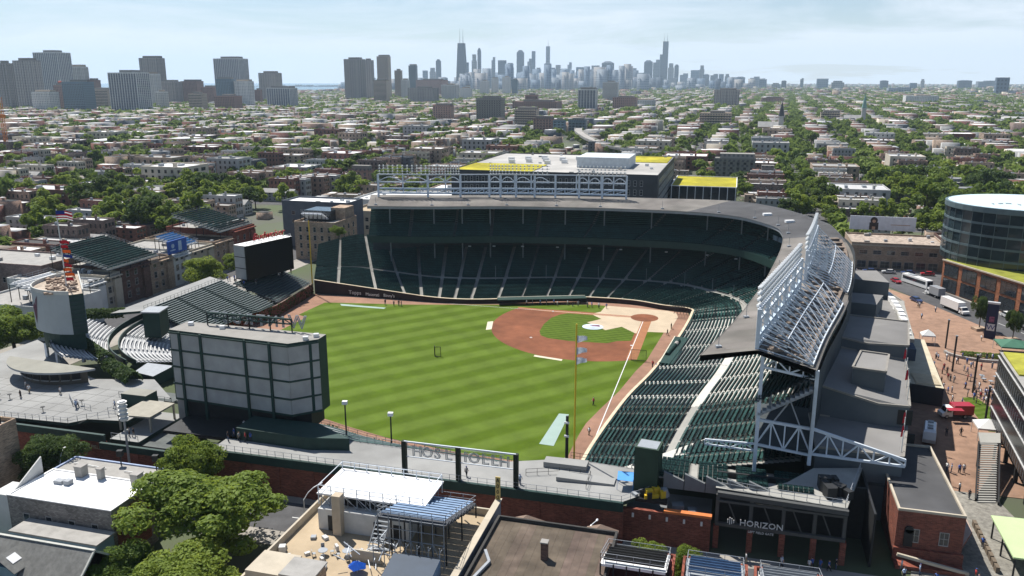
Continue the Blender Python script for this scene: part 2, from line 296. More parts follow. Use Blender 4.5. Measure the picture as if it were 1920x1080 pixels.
# ------------------------------------------------------------------ foliage
def leafmat(name, a, b, rnd=.25):
    m = bpy.data.materials.new(name); m.use_nodes = True; t = m.node_tree; L = t.links.new; B = t.nodes['Principled BSDF']
    B.inputs['Roughness'].default_value = .6; B.inputs['Specular IOR Level'].default_value = .2
    oi = N(t, 'ShaderNodeObjectInfo'); g = N(t, 'ShaderNodeNewGeometry'); nz = N(t, 'ShaderNodeTexNoise', inp={'Scale': .45, 'Detail': 3.0}); L(g.outputs['Position'], nz.inputs['Vector'])
    ad = N(t, 'ShaderNodeMath', operation='MULTIPLY_ADD'); L(oi.outputs['Random'], ad.inputs[0]); ad.inputs[1].default_value = .7; 
    mr = N(t, 'ShaderNodeMapRange', inp={1: .35, 2: .65, 3: -.1, 4: .45}); L(nz.outputs['Fac'], mr.inputs[0]); L(mr.outputs[0], ad.inputs[2])
    mx = N(t, 'ShaderNodeMix', data_type='RGBA'); mx.inputs['A'].default_value = a+(1,); mx.inputs['B'].default_value = b+(1,); L(ad.outputs[0], mx.inputs['Factor'])
    L(mx.outputs['Result'], B.inputs['Base Color'])
    tr = N(t, 'ShaderNodeBsdfTranslucent'); hs = N(t, 'ShaderNodeHueSaturation', inp={'Hue': .48, 'Value': 1.5}); L(mx.outputs['Result'], hs.inputs['Color']); L(hs.outputs[0], tr.inputs[0])
    ms = N(t, 'ShaderNodeMixShader'); ms.inputs[0].default_value = .42; L(B.outputs[0], ms.inputs[1]); L(tr.outputs[0], ms.inputs[2]); L(ms.outputs[0], t.nodes['Material Output'].inputs[0])
    return m
LEAF = leafmat('leaf_green', (.070, .122, .020), (.165, .232, .038)); LEAF_L = leafmat('leaf_light', (.105, .165, .024), (.20, .265, .042)); LEAF_D = leafmat('leaf_dark', (.034, .068, .018), (.080, .125, .030))
BARK = mat('bark', (.09, .07, .055), .95, .3, 3.0)
def leafquad(mb, c, s, rng, nrm=None):
    n = Vector((rng.gauss(0, 1), rng.gauss(0, 1), rng.gauss(.35, 1)))
    if nrm is not None: n = n*.55+nrm*1.1
    n = n.normalized() if n.length > .01 else Vector((0, 0, 1))
    a = n.orthogonal().normalized(); th = rng.random()*6.28; b = n.cross(a); a, b = a*math.cos(th)+b*math.sin(th), b*math.cos(th)-a*math.sin(th)
    s *= .6+.8*rng.random(); a *= s; b *= s*.62; d = n*s*.22
    mb.poly((c-a, c-b+d, c+a, c+b+d))
def crown(mb, r, h, z0, n, leaf, rng, lobes=16, fill=.35, spread=1.0):
    cs = []; limbs = []
    nl = 10 if lobes > 40 else (7 if lobes > 25 else 5)
    for k in range(nl): a = k*2.39996+rng.uniform(-.5, .5); q = (.52 if k else .1)*r*rng.uniform(.7, 1.1); limbs.append((Vector((math.cos(a)*q, math.sin(a)*q, z0+h*rng.uniform(.24, .66)+(h*.18 if k == 0 else 0))), r*rng.uniform(.42, .60)))
    for k in range(lobes):
        c0, r0 = limbs[k % nl]; d = Vector((rng.gauss(0, 1), rng.gauss(0, 1), rng.gauss(.2, .9))).normalized(); lr = r0*(.30+.28*rng.random()); p = c0+Vector((d.x, d.y, d.z*.8))*r0*(.35+.6*rng.random())
        if p.z-lr < z0*.75: p.z = z0*.75+lr
        cs.append((p, lr))
    for k in range(0):
        ph = k*2.4+rng.random()*.6; zz = (k+.5)/lobes; rr = math.sqrt(max(0, 1-(2*zz-.9)**2*.75))*.80*r*spread*(.25+.75*rng.random()**.6)
        lr = r*(.17+.20*rng.random()); cs.append((Vector((math.cos(ph)*rr, math.sin(ph)*rr, z0+h*(.14+.74*zz))), lr))
    for k in range(n):
        c, lr = cs[rng.randrange(len(cs))]
        d = Vector((rng.gauss(0, 1), rng.gauss(0, 1), rng.gauss(.25, 1))).normalized(); rad = lr*(1-fill*rng.random()**1.5)
        p = c+Vector((d.x, d.y, d.z*.78))*rad
        leafquad(mb, p, leaf, rng, d)
    return cs
def trunkmesh(mb, r, h, z0, cs, rad, rng, nb=7):
    top = Vector((rng.uniform(-.3, .3), rng.uniform(-.3, .3), z0+h*.35)); mb.tube((0, 0, -.2), top, rad, rad*.7, 8)
    for c, lr in cs[:nb]:
        mid = top.lerp(c, .5)+Vector((0, 0, .4)); mb.tube(top, mid, rad*.55, rad*.34, 6, cap=False); mb.tube(mid, c, rad*.34, rad*.1, 5, cap=False)
TREES = {}
def treeproto(key, r, h, z0, n, leaf, m, seed, lobes=16, rad=.28):
    rng = random.Random(seed); mb = MB(); cs = crown(mb, r, h, z0, n, leaf, rng, lobes); cm = mb.mesh('crown', m); mb = MB(); trunkmesh(mb, r, h, z0, cs, rad, rng); TREES[key] = (cm, mb.mesh('trunk', BARK), r)
for k in range(3): treeproto(('near', k), 5.6, 8.6, 2.6, 24000, .19, (LEAF, LEAF_L, LEAF_D)[k], 40+k, 90, .34)
for k in range(6): treeproto(('mid', k), 4.6, 7.2, 2.4, 1700, .46, (LEAF, LEAF, LEAF_L, LEAF_D, LEAF, LEAF_L)[k], 60+k, 30, .26)
for k in range(5): treeproto(('far', k), 4.6, 7.0, 2.2, 330, .95, (LEAF, LEAF_D, LEAF, LEAF_L, LEAF)[k], 80+k, 20, .3)
def tree(key, x, y, s, label, group=None, name='tree', rz=0, sz=None, z=0):
    cm, tm, r = TREES[key]; t = thing(name, label, 'tree', (x, y, z), group); t.rotation_euler.z = rz; t.scale = (s, s, sz or s)
    for nm, me in (('crown', cm), ('trunk', tm)): o = bpy.data.objects.new(nm, me); COL.objects.link(o); o.parent = t
    return t
def hedge(mb, x0, y0, x1, y1, w, z0, h, n, leaf, rng):
    for k in range(n):
        t = rng.random(); a = Vector((x0+(x1-x0)*t, y0+(y1-y0)*t, 0)); d = Vector((y1-y0, x0-x1, 0)).normalized()
        th = rng.random()*math.pi; c = a+d*(math.cos(th)*w/2*(.8+.3*rng.random())); c.z = z0+h*(.25+.75*math.sin(th)*(.75+.35*rng.random()))
        leafquad(mb, c, leaf, rng, (d*math.cos(th)+Vector((0, 0, math.sin(th)))))
# ------------------------------------------------------------------ the ballpark grandstand
def cr(P, n):                       # Catmull-Rom through P, n steps between stations
    out = []
    for i in range(len(P)-1):
        p0, p1, p2, p3 = [Vector(P[max(0, min(len(P)-1, i+k))]) for k in (-1, 0, 1, 2)]
        for j in range(n):
            t = j/n; out.append(.5*((2*p1)+(p2-p0)*t+(2*p0-5*p1+4*p2-p3)*t*t+(3*p1-p0-3*p2+p3)*t**3))
    return out+[Vector(P[-1])]
ND = 10
LW = [(107, -1, 4.3), (92, -1.6, 3), (76.8, -1, 2), (67, -.8, 1.4), (57, -1.8, 1.1), (46, -5, 1.1), (29, -12.8, 1.1), (14, -14.8, 1.1), (4, -14.2, 1.1), (-4.5, -11, 1.1), (-12.6, -9, 1.1), (-13.6, -3, 1.1), (-11.6, 20, 1.1), (-7.6, 48, 1.1), (-4, 66, 1.1), (-1.9, 82, 1.2), (-.6, 95, 1.3), (-.3, 104, 1.6)]
LB = [(119, -27, 10), (114, -47, 10.2), (103, -46, 10.4), (81, -42, 10.4), (66, -45, 10.4), (52, -49, 10.4), (30, -52, 10.4), (6, -54, 10.4), (-22, -53.5, 10.4), (-37, -42, 10.4), (-45.5, -24, 10.4), (-51, -6, 10.4), (-52.5, 16, 10.4), (-48, 48, 10.4), (-44, 68, 10), (-40, 85, 9.4), (-37.5, 97, 8.8), (-36, 105, 8.4)]
DW, DB = cr(LW, ND), cr(LB, ND)
UF = [(94.5, -16.5), (75, -20.5), (62, -24.5), (48, -28.3), (30, -31), (14.8, -32.6), (-9, -32), (-24, -26.3), (-33, -14), (-36.3, -3), (-36, 12.5), (-32, 45), (-28.7, 66), (-24, 90), (-19.5, 108.4)]
UB = [(101, -34), (80, -38.5), (66, -42.5), (52, -46), (30, -49.5), (6, -51.5), (-22, -52), (-36, -41), (-44.5, -24), (-50.4, -6), (-52.5, 16), (-49.5, 45), (-45.3, 68), (-40, 91), (-36.6, 108.4)]
EF, EB = cr([p+(0,) for p in UF], ND), cr([p+(0,) for p in UB], ND)
gs = thing('ballpark_grandstand', 'dark green two-deck ballpark grandstand with grey roof around the infield', 'stadium', (-20, -10, 0))
def lowz(u): return .22*u/.36 if u < .36 else (.24+.04*(u-.36)/.04 if u < .4 else .28+.72*(u-.4)/.6)
def upz(u): return .36*u/.48 if u < .48 else (.38 if u < .53 else .40+.60*(u-.53)/.47)
def rowpt(F, B, i, u, prof, d=0, dz=0):
    f, b = F[i], B[i]; p = f.lerp(b, u); p.z = f.z+(b.z-f.z)*prof(u)
    if d: q = Vector((b.x-f.x, b.y-f.y, 0)).normalized(); p += q*d
    p.z += dz; return p
def stand(parent, F, B, prof, rows, aisles, gaps=(), single=(9e9, 0), half=.6, i0=0, i1=None, name='seating_deck', tread=None, slim=False):
    i1 = i1 or len(F)-1; con = MB()
    for k in range(rows):
        u, u2 = k/rows, (k+1)/rows
        for i in range(i0, i1):
            a, b = rowpt(F, B, i, u, prof), rowpt(F, B, i+1, u, prof); c, d = rowpt(F, B, i+1, u2, prof), rowpt(F, B, i, u2, prof)
            zc, zd = c.z, d.z; c.z = b.z; d.z = a.z
            con.poly((a, b, c, d)); con.poly((d, c, Vector((c.x, c.y, zc)), Vector((d.x, d.y, zd))))
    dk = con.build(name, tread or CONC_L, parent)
    cuts = [i0]+[a for a in aisles if i0 < a < i1]+[i1]; secs = []
    for s0, s1 in zip(cuts, cuts[1:]):
        mb = MB()
        for k in range(rows):
            u = k/rows
            if any(g0 <= u < g1 for g0, g1 in gaps): continue
            pts = [(i, i+1) for i in range(int(math.floor(s0)), int(math.ceil(s1)))]
            for i, j in pts:
                a = rowpt(F, B, i, u, prof); b = rowpt(F, B, j, u, prof); sg = b-a; ln = sg.length
                if ln < .05: continue
                t0 = max(0, s0-i); t1 = min(1, s1-i); m0 = half/ln if i <= s0 and s0 > i0 else 0; m1 = half/ln if j >= s1 and s1 < i1 else 0
                t0 += m0; t1 -= m1
                if t1 <= t0: continue
                q = Vector((B[i].x-F[i].x, B[i].y-F[i].y, 0)).normalized()
                if single[0] <= i < single[1]:
                    n = max(1, int(ln*(t1-t0)/.54)); step = (t1-t0)/n; spans = [(t0+step*m+.04/ln, t0+step*(m+1)-.05/ln) for m in range(n)]
                else: spans = [(t0, t1)]
                for ta, tb in spans:
                    p, r = a+sg*ta, a+sg*tb; p0, r0 = p+q*.62, r+q*.62; p1, r1 = p+q*.74, r+q*.74; h = Vector((0, 0, .62 if slim else .98)); g = Vector((0, 0, .36))
                    mb.poly((p0+g, r0+g, r0+h, p0+h)); mb.poly((p0+h, r0+h, r1+h, p1+h)); mb.poly((r1, p1, p1+h, r1+h))
                    s, t = p+q*(.42 if slim else .12), r+q*(.42 if slim else .12); g2 = Vector((0, 0, .47))
                    mb.poly((s+g2, t+g2, r0+g2, p0+g2)); mb.poly((s+g, t+g, t+g2, s+g2))
        if mb.f: secs.append(mb.build('seat_section', GREEN_SEAT, dk, kind='stuff'))
    return dk
for p in DW: pass
ais_low = [6, 14, 21, 27, 33, 38, 43]+[50+k*4.1 for k in range(11)]+[96+k*3.4 for k in range(6)]+[118+k*5.6 for k in range(10)]
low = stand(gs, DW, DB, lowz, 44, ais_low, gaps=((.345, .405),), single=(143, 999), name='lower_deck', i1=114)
low2 = stand(gs, DW, DB, lowz, 44, ais_low, gaps=((.345, .405),), name='lower_deck', i0=114, i1=144, tread=mat('bright_concrete', (.50, .49, .45), .9, .1, .4), slim=True, half=.38)
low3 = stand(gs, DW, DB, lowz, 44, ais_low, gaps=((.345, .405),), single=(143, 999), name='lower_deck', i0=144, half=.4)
EFz = [Vector((p.x, p.y, 15.9)) for p in EF]; EBz = [Vector((p.x, p.y, 25.0 if i < 100 else 24.0)) for i, p in enumerate(EB)]
ND_U = len(EF)-1
upd = stand(gs, EFz, EBz, upz, 22, [7+9.2*k for k in range(15)], gaps=((.47, .53),), i1=ND_U-22, name='upper_deck', tread=mat('upper_tread_shaded', (.13, .14, .135), .9, .15, .4))  # tread concrete darkened: the shade under the roof is put into its colour
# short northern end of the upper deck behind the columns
stand(gs, [rowpt(EFz, EBz, i, .5, upz) for i in range(len(EF))], EBz, lambda u: u, 11, [128, 134], i0=ND_U-22, name='upper_deck_end', tread=mat('upper_tread_shaded', (.13, .14, .135)))
mb = MB()   # fascia and underside of the upper deck
for i in range(ND_U-22):
    a, b = EFz[i], EFz[i+1]; q = (EBz[i]-a); q.z = 0; q.normalize(); f = -q*.12
    mb.grid8([a+f+Vector((0, 0, -1.3)), b+f+Vector((0, 0, -1.3)), b+Vector((0, 0, -1.3)), a+Vector((0, 0, -1.3)), a+f+Vector((0, 0, .95)), b+f+Vector((0, 0, .95)), b+Vector((0, 0, .95)), a+Vector((0, 0, .95))])
    for u, v in ((0, .5), (.5, 1)):
        P = [rowpt(EFz, EBz, *k, upz) for k in ((i, u), (i+1, u), (i+1, v), (i, v))]; P = [p-Vector((0, 0, 1.2)) for p in P]; mb.poly(P[::-1])
mb.build('deck_fascia', GREEN_ST, gs)
mb = MB()   # back wall
for i in range(0, ND_U):
    a, b = EBz[i], EBz[i+1]
    if i < 118: mb.poly([(a.x, a.y, 0), (b.x, b.y, 0), (b.x, b.y, 27), (a.x, a.y, 27)])
    else: mb.poly([(a.x, a.y, 11), (b.x, b.y, 11), (b.x, b.y, 22), (a.x, a.y, 22)])
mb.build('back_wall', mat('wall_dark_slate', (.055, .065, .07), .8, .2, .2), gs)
# roof: one panel between stations, joints left open by a hand
def rz(i, u):
    w = min(1, max(0, (i-88)/14))    # the third-base side is ridged
    flat = 26.9+1.2*u; rid = 25.7+(27.3-25.7)*u/.5 if u < .5 else 27.3-(27.3-24.9)*(u-.5)/.5
    return flat*(1-w)+rid*w
def rp3(i, u, dz=0):
    i0_ = min(int(i), ND_U-1); fr = i-i0_; f = EF[i0_].lerp(EF[i0_+1], fr); b = EB[i0_].lerp(EB[i0_+1], fr); p = f.lerp(b, u); p.z = rz(i, u)+dz; return p
roofs = MB(); roof = None
mb = MB(); mb.v = []
for i in range(ND_U):
    for u, v in ((0, .5), (.5, 1)):
        P = [rp3(i, u, -.45), rp3(i+1, u, -.45), rp3(i+1, v, -.45), rp3(i, v, -.45)]; mb.poly(P[::-1])
    for u in (0, 1):
        P = [rp3(i, u, -.9), rp3(i+1, u, -.9), rp3(i+1, u, .06), rp3(i, u, .06)]; mb.poly(P if u == 0 else P[::-1])
for i in (0, ND_U):
    P = [rp3(i, 0, -.9), rp3(i, .5, -.6), rp3(i, 1, -.9), rp3(i, 1, .06), rp3(i, .5, .06), rp3(i, 0, .06)]; mb.poly(P); mb.poly(P[::-1])
roof = mb.build('roof', GREY_ST, gs)
for k in range(0, ND_U, 2):
    m = ROOF_GR if 60 <= k < 96 else ROOF_TAN
    mb = MB()
    for i in (k, k+1):
        if i >= ND_U: continue
        a = .012 if i == k else 0; b = .012 if i == k+1 else 0
        for u, v in ((-.012, .5), (.5, 1.012)):
            P = [rp3(i+a, u), rp3(i+1-b, u), rp3(i+1-b, v), rp3(i+a, v)]; mb.poly(P)
            mb.poly([p-Vector((0, 0, .07)) for p in P][::-1])
    mb.build('roof_panel', m, roof)
# columns
for i in range(4, ND_U-4, 7):
    p = rowpt(EFz, EBz, i, .47, upz); mb = MB(); mb.bar((p.x, p.y, 4.8), (p.x, p.y, rz(i, .47)-.4), .42); mb.build('column', GREY_ST if i > 110 else mat('column_paint', (.20, .23, .25), .6), gs)
# front walls: brick in the corners, padded elsewhere, with a pale coping
wallm = MB(); cop = MB()
for i in range(len(DW)-1):
    a, b = DW[i], DW[i+1]; q = Vector((DB[i].x-a.x, DB[i].y-a.y, 0)).normalized()*-.55
    A, B_ = a+q, b+q
    z0 = 0; za, zb = a.z+.25, b.z+.25
    wallm.grid8([(A.x, A.y, z0), (B_.x, B_.y, z0), (b.x, b.y, z0), (a.x, a.y, z0), (A.x, A.y, za), (B_.x, B_.y, zb), (b.x, b.y, zb), (a.x, a.y, za)])
    q2 = q*1.2; C, D = a+q2, b+q2
    cop.grid8([(C.x, C.y, za), (D.x, D.y, zb), (b.x, b.y, zb), (a.x, a.y, za), (C.x, C.y, za+.12), (D.x, D.y, zb+.12), (b.x, b.y, zb+.12), (a.x, a.y, za+.12)])
fwall = wallm.build('field_wall', mat('dark_maroon_pad', (.035, .022, .022), .7, .2, .3), gs); cop.build('coping', mat('wall_coping', (.55, .46, .33), .8), fwall)
mb = MB()
for s, x, w in (('Topps', 92.5, 1.25), ('Maserati', 86.2, 1.0), ('Binny\'s', 80.5, 1.0)): mb.text(s, (x, .05+(.0 if x < 90 else -.5), .75), (-1, 0.02, 0), (0, 0, 1), w, .05)
mb.build('wall_lettering', WHITE, fwall)
# dugouts: low roofs with a pale lip
for x0, y0, x1, y1, nm in ((46, -4, 20, -13.5, 'd'), (-11, 22, -9, 44, 'd')):
    mb = MB(); d = Vector((x1-x0, y1-y0, 0)).normalized(); n = Vector((d.y, -d.x, 0))*(1 if x0 > 0 else -1)
    c = (Vector((x0, y0, 0))+Vector((x1, y1, 0)))/2-n*.2; ln = math.hypot(x1-x0, y1-y0)
    mb.obox(c.x+n.x*1.2, c.y+n.y*1.2, 1.62, ln, 3.2, .22, math.atan2(d.y, d.x), 0); mb.obox(c.x-n.x*.5, c.y-n.y*.5, 1.58, ln, .25, .34, math.atan2(d.y, d.x), 1)
    mb.build('dugout_roof', [GREEN_ST, mat('dugout_lip', (.55, .53, .42), .7)], gs)
# net posts & cable behind the plate
mb = MB()
for i in range(48, 130, 9):
    p = rowpt(DW, DB, i, .34, lowz); mb.bar(p, p+Vector((0, 0, 5.5)), .12)
mb.build('netting_post', GREY_ST, gs)
# railing along the cross aisle and the roof aerials
mb = MB()
for i in range(2, ND_U-2, 9):
    p = rp3(i, .1); mb.bar(p, p+Vector((0, 0, 2.6)), .09); mb.obox(p.x, p.y, p.z, .9, .7, .35, .3)
mb.build('roof_fitting', GREY_ST, gs)
mb = MB()
for i in (74, 82): mb.obox(*rp3(i, .42)[:2], rp3(i, .42).z, 2.6, 1.2, .7, .4)
mb.build('roof_unit', MEMB, gs)
# press boxes under the roof behind the plate: panes and mullions
for i in (78, 80, 82, 84, 86):
    a, b = rp3(i, .30, -5.2), rp3(i+1.75, .30, -5.2); mb = MB(); mb.bar(a, b, .15, 0, 1.5); pb = mb.build('press_box_window', glassmat('sky_glass', (.16, .21, .26), .1), gs)
# glass lights glowing nowhere: lit signs under the upper deck are plain pale panels
for i in range(20, 74, 6):
    p = EFz[i]+(EBz[i]-EFz[i]).normalized()*6; mb = MB(); mb.obox(p.x, p.y, 12.2, .9, .5, .35, 0); mb.build('deck_fixture', STEEL, gs)

# light towers on the roofs: truss, posts, arches and lamp rows
LAMP = mat('lamp_face', (.72, .73, .72), .35, .05)
def lampframe(name, label, P, posts, banks, z_t0, z_t1, z_mid, z_top, rows, arches=True):
    th = thing(name, label, 'light tower', tuple(P(.5, 0)))
    mb = MB(); n = 24
    for k in range(n):
        a, b = k/n, (k+1)/n
        for z in (z_t0, z_t1): mb.bar(P(a, z), P(b, z), .5)
        mb.bar(P(a, z_t0), P(b, z_t1), .22); mb.bar(P(a, z_t0), P(a, z_t1), .26)
    
    mb_ = MB()
    for k in range(n):
        for z in (z_mid, z_top): mb_.bar(P(k/n, z), P((k+1)/n, z), .3)
    mb_.build('top_chord', STEEL, th)
    mb.build('catwalk_truss', mat('pale_blue_steel', (.44, .52, .60), .5, .08), th)
    for t in posts: mb = MB(); mb.bar(P(t, 0), P(t, z_top), .6); mb.build('post', STEEL, th)
    for t0, t1 in banks:
        mb = MB(); n = 14
        for k in range(n):
            a, b = t0+(t1-t0)*k/n, t0+(t1-t0)*(k+1)/n
            for z in (z_mid, z_top): mb.bar(P(a, z), P(b, z), .42)
        if arches:
            m = 4
            for j in range(m):
                for k in range(8):
                    a = t0+(t1-t0)*(j+k/8)/m; b = t0+(t1-t0)*(j+(k+1)/8)/m
                    mb.bar(P(a, z_mid+1.7*math.sin(math.pi*k/8)), P(b, z_mid+1.7*math.sin(math.pi*(k+1)/8)), .28)
                mb.bar(P(t0+(t1-t0)*j/m, z_t1), P(t0+(t1-t0)*j/m, z_top), .36)
        mb.build('bank_frame', STEEL, th)
        for r in range(rows):
            mb = MB(); z = z_top+.3+r*.95; ln = (P(t1, 0)-P(t0, 0)).length; m = int(ln/1.3)
            mb.bar(P(t0, z-.25), P(t1, z-.25), .12, 1)
            for j in range(m):
                p = P(t0+(t1-t0)*(j+.5)/m, z); d = (P(t1, 0)-P(t0, 0)).normalized(); nrm = Vector((-d.y, d.x, 0))
                if nrm.dot(Vector((40, 40, 0))-Vector((p.x, p.y, 0))) < 0: nrm = -nrm
                mb.tube(p, p+nrm*.6-Vector((0, 0, .18)), .18, .33, 6, 0)
            mb.build('lamp_row', [LAMP, GREY_ST], th)
    return th
def P1(t, z): p = rp3(2+46*t, .80); p.z = 28+z; return p
lampframe('light_tower', 'long pale steel light tower with arches along the far grandstand roof', P1, [0, .165, .33, .49, .55, .62, .69, .76, .84, .92, 1], [(0, .33), (.49, .74), (.83, 1)], 1.3, 2.9, 5.2, 7.8, 4)
bank_i = [(104, 116), (120, 139)]
for (a, b), lab in zip(bank_i, ('white light tower at the bend of the right-hand grandstand roof', 'tall white light tower on the near end of the right-hand roof')):
    def P3(t, z, a=a, b=b): p = rp3(a+(b-a)*t, .48); p.z = 27.2+z; return p
    th = lampframe('light_tower', lab, P3, [0, .2, .4, .6, .8, 1], [(.02, .98)], .5, 2.0, 4.6, 6.4, 4, arches=False)
    mb = MB()
    for k in range(13):
        t = k/12; f = lambda u, z: rp3(a+(b-a)*t, u)+Vector((0, 0, z))
        top = P3(t, 6.2); mb.bar(top, f(.97, .3), .16); mb.bar(P3(t, 2), f(.97, .3), .16); mb.bar(P3(t, .2), f(.97, .3), .13)
        mb.bar(P3(t, 2), f(.74, 1.6), .12); mb.bar(P3(t, 4.6), f(.74, 3.2), .12); mb.bar(P3(t, 0), P3(t, 6.3), .2)
        if k < 12:
            g = lambda u, z, t2=t+1/12: rp3(a+(b-a)*t2, u)+Vector((0, 0, z))
            mb.bar(P3(t, 2.2), P3(t+1/12, 6), .12); mb.bar(f(.74, 3.0), g(.74, 3.0), .14); mb.bar(f(.74, 3.0), g(.97, .5), .11); mb.bar(f(.97, .35), g(.97, .35), .2)
    mb.build('back_stay', STEEL, th)
mb = MB()
for i in range(96, 140, 2):
    for u in (.62, .8): p = rp3(i, u); mb.obox(p.x, p.y, p.z+.02, 2.6, 1.5, .5, R(20), 0)
for k in range(96, 139): mb.bar(rp3(k, .9, .4), rp3(k+1, .9, .4), .7, 0, .25)
mb.build('roof_catwalk', mat('timber_deck', (.19, .15, .12), .9, .25, .8), gs)
# north end frame of the third-base side: columns and trusses
def truss(parent, A, B, dz0, dz1, n, w=.3, m=STEEL, name='truss'):
    mb = MB(); A = Vector(A); B = Vector(B)
    T = lambda t: A.lerp(B, t)+Vector((0, 0, 0)); Lw = lambda t: A.lerp(B, t)-Vector((0, 0, dz0+(dz1-dz0)*t))
    mb.bar(T(0), T(1), w*1.4); mb.bar(Lw(0), Lw(1), w*1.2)
    for k in range(n+1):
        mb.bar(T(k/n), Lw(k/n), w*.7)
        if k < n: mb.bar(*((T(k/n), Lw((k+1)/n)) if k % 2 else (Lw(k/n), T((k+1)/n))), w*.7)
    return mb.build(name, m, parent)
for x, z0, z1 in ((-28.9, 5.6, 26.6), (-37, 9, 24.6)):
    mb = MB(); mb.bar((x, 107.6, z0), (x, 107.6, z1), .55); mb.build('column', STEEL, gs)
truss(gs, (-28.9, 107.6, 26.4), (-37, 107.6, 24.2), 1.9, 1.0, 4); truss(gs, (-28.9, 107.3, 15.6), (-37.2, 107.3, 14.9), 4.2, 4.4, 4)
truss(gs, (-37.2, 107.2, 14.9), (-50.8, 107.2, 11.3), 4.2, 1.0, 6); truss(gs, (-21, 107.1, 11.2), (-28.9, 107.2, 11.4), .8, 1.2, 4, .2)
mb = MB()
for k in range(12): mb.box(-29.4-k*.66, -28.8-k*.66, 106.6, 108, 16.6+k*.42, 17.0+k*.42)
mb.bar((-28.9, 107.4, 16.5), (-37, 107.4, 21.4), .45); mb.bar((-28.9, 107.2, 11.5), (-33.5, 107.2, 19.2), .2); mb.bar((-33.5, 107.2, 19.2), (-37, 107.2, 11), .2)
mb.build('stair_stringer', GREY_ST, gs)
mb = MB(); mb.box(-38.5, -29, 88, 106.2, 10.4, 10.9); mb.box(-50, -38, 92, 106, 6, 6.4); mb.build('concourse_floor', mat('wall_dark_slate', (.05, .06, .06)), gs)
# corner seats by the left-field gate and the deck on top of the gate
F2 = [Vector((-13.5-x*.75, 103.8+x*.02, 5.2)) for x in range(0, 33)]; B2 = [Vector((-14-x*.72, 117.6, 9.0)) for x in range(0, 33)]
stand(gs, F2, B2, lambda u: u, 15, [8, 16, 24], single=(0, 99), name='corner_deck')
mb = MB()
for k in range(5): x = -15.5-k*3.1; mb.prism([(x, 117.8), (x-3.0, 117.8), (x-3.0, 118.3), (x, 118.3)], [7.6]*4, [10.2, 9.0, 9.0, 10.2])
mb.build('saw_tooth_panel', mat('slate_panel', (.16, .17, .175), .8), gs)
mb = MB(); mb.prism([(-6.5, 104.6), (-8.6, 106.2), (-24.4, 93.4), (-22.6, 91.2)], [1.2, 1.2, 3.0, 3.0], [2.75, 2.9, 5.3, 5.2]); mb.build('aisle_ramp', mat('bright_concrete', (.47, .46, .42)), gs)
# west wing: ramp roofs stepping down to the north
SLATE = mat('slate_wall', (.10, .115, .125), .85, .12, .15); WROOF = mat('wing_roof', (.19, .185, .178), .9, .08, .2, big=(.06, .12))
def wing(poly, z1, rise, name):
    mb = MB(); zz = [z1+rise*(1 if p[0] > -46 else 0) for p in poly]; mb.prism(poly, 0, zz, 0, top=1)
    for i in range(len(poly)):
        a, b = poly[i], poly[(i+1) % len(poly)]; mb.bar((a[0], a[1], zz[i]+.1), (b[0], b[1], zz[(i+1) % len(poly)]+.1), .35, 2)
    return mb.build(name, [SLATE, WROOF, mat('parapet_tan', (.24, .225, .2), .85)], gs)
wing([(-38, 92.3), (-38, 106), (-50.8, 105.6), (-53.6, 92.3)], 11, .4, 'wing_block')
wing([(-41, 68), (-38, 92), (-48.5, 93.5), (-53.4, 93.5), (-57.2, 68)], 14.8, 2.2, 'wing_block')
wing([(-46, 47), (-41, 67.7), (-50, 68.3), (-57.4, 67.7), (-60.5, 50)], 17.6, 1.5, 'wing_block')
wing([(-51.5, -8), (-50, 46.7), (-60.5, 49.6), (-66.5, 12), (-62, -10)], 12.5, 0, 'wing_block')
wing([(-47.4, 78), (-44.8, 88), (-50, 89), (-52, 79)], 19, 0, 'wing_block')
mb = MB()
for k in range(10): mb.obox(-63.5-k*.15+k*k*.04, 8+k*4, 12.5, 1.3, 2.6, 1.2, .1)
mb.build('vent_unit', MEMB, gs)
mb = MB(); mb.prism([(-66, 14), (-62.5, 48), (-60.6, 48), (-63.5, 14)], 12.6, 13.4); mb.prism([(-59.5, 15), (-57, 40), (-53.5, 40), (-55, 15)], 12.6, 13.0); mb.build('pale_deck', CONC_L, gs)
for q_, z_ in (([(-52, 20), (-51, 30), (-57, 31), (-60, 21)], 16.2), ([(-54, -2), (-54, 8), (-63, 10), (-62, -4)], 17)): mb = MB(); mb.prism(q_, 12.6, z_, 0, top=1); mb.build('stair_head', [SLATE, WROOF], gs)
for x, y in ((-50.5, 76), (-51.5, 100)):
    mb = MB(); mb.box(x-3.5, x-1.2, (92.31 if y > 90 else 93.51)-.2, (92.31 if y > 90 else 93.51)+.04, 11.6 if y < 90 else 7, 14.2 if y < 90 else 9.6); mb.build('door', DARK, gs)
for x0, y0, x1, y1 in ((-57.2, 68.5, -53.6, 93), (-53.4, 93.2, -50.9, 105)):
    mb = MB()
    for k in range(4):
        t = (k+.5)/4; x, y, = x0+(x1-x0)*t, y0+(y1-y0)*t; z = 14.8 if y < 93 else 11
        mb.bar((x+.4, y, z), (x+.4, y, z+3.6), .12, 0)
        if k % 2 == 0: mb.poly([(x+.4, y, z+3.5), (x+.4, y+.3, z+1.6), (x+.9, y+.5, z+1.5), (x+.7, y+.1, z+3.2)], 1); mb.poly([(x+.4, y, z+3.5), (x+.7, y+.1, z+3.2), (x+.9, y+.5, z+1.5), (x+.4, y+.3, z+1.6)], 1)
    mb.build('flagstaff', [WHITE, mat('flag_red', (.4, .03, .05))], gs)
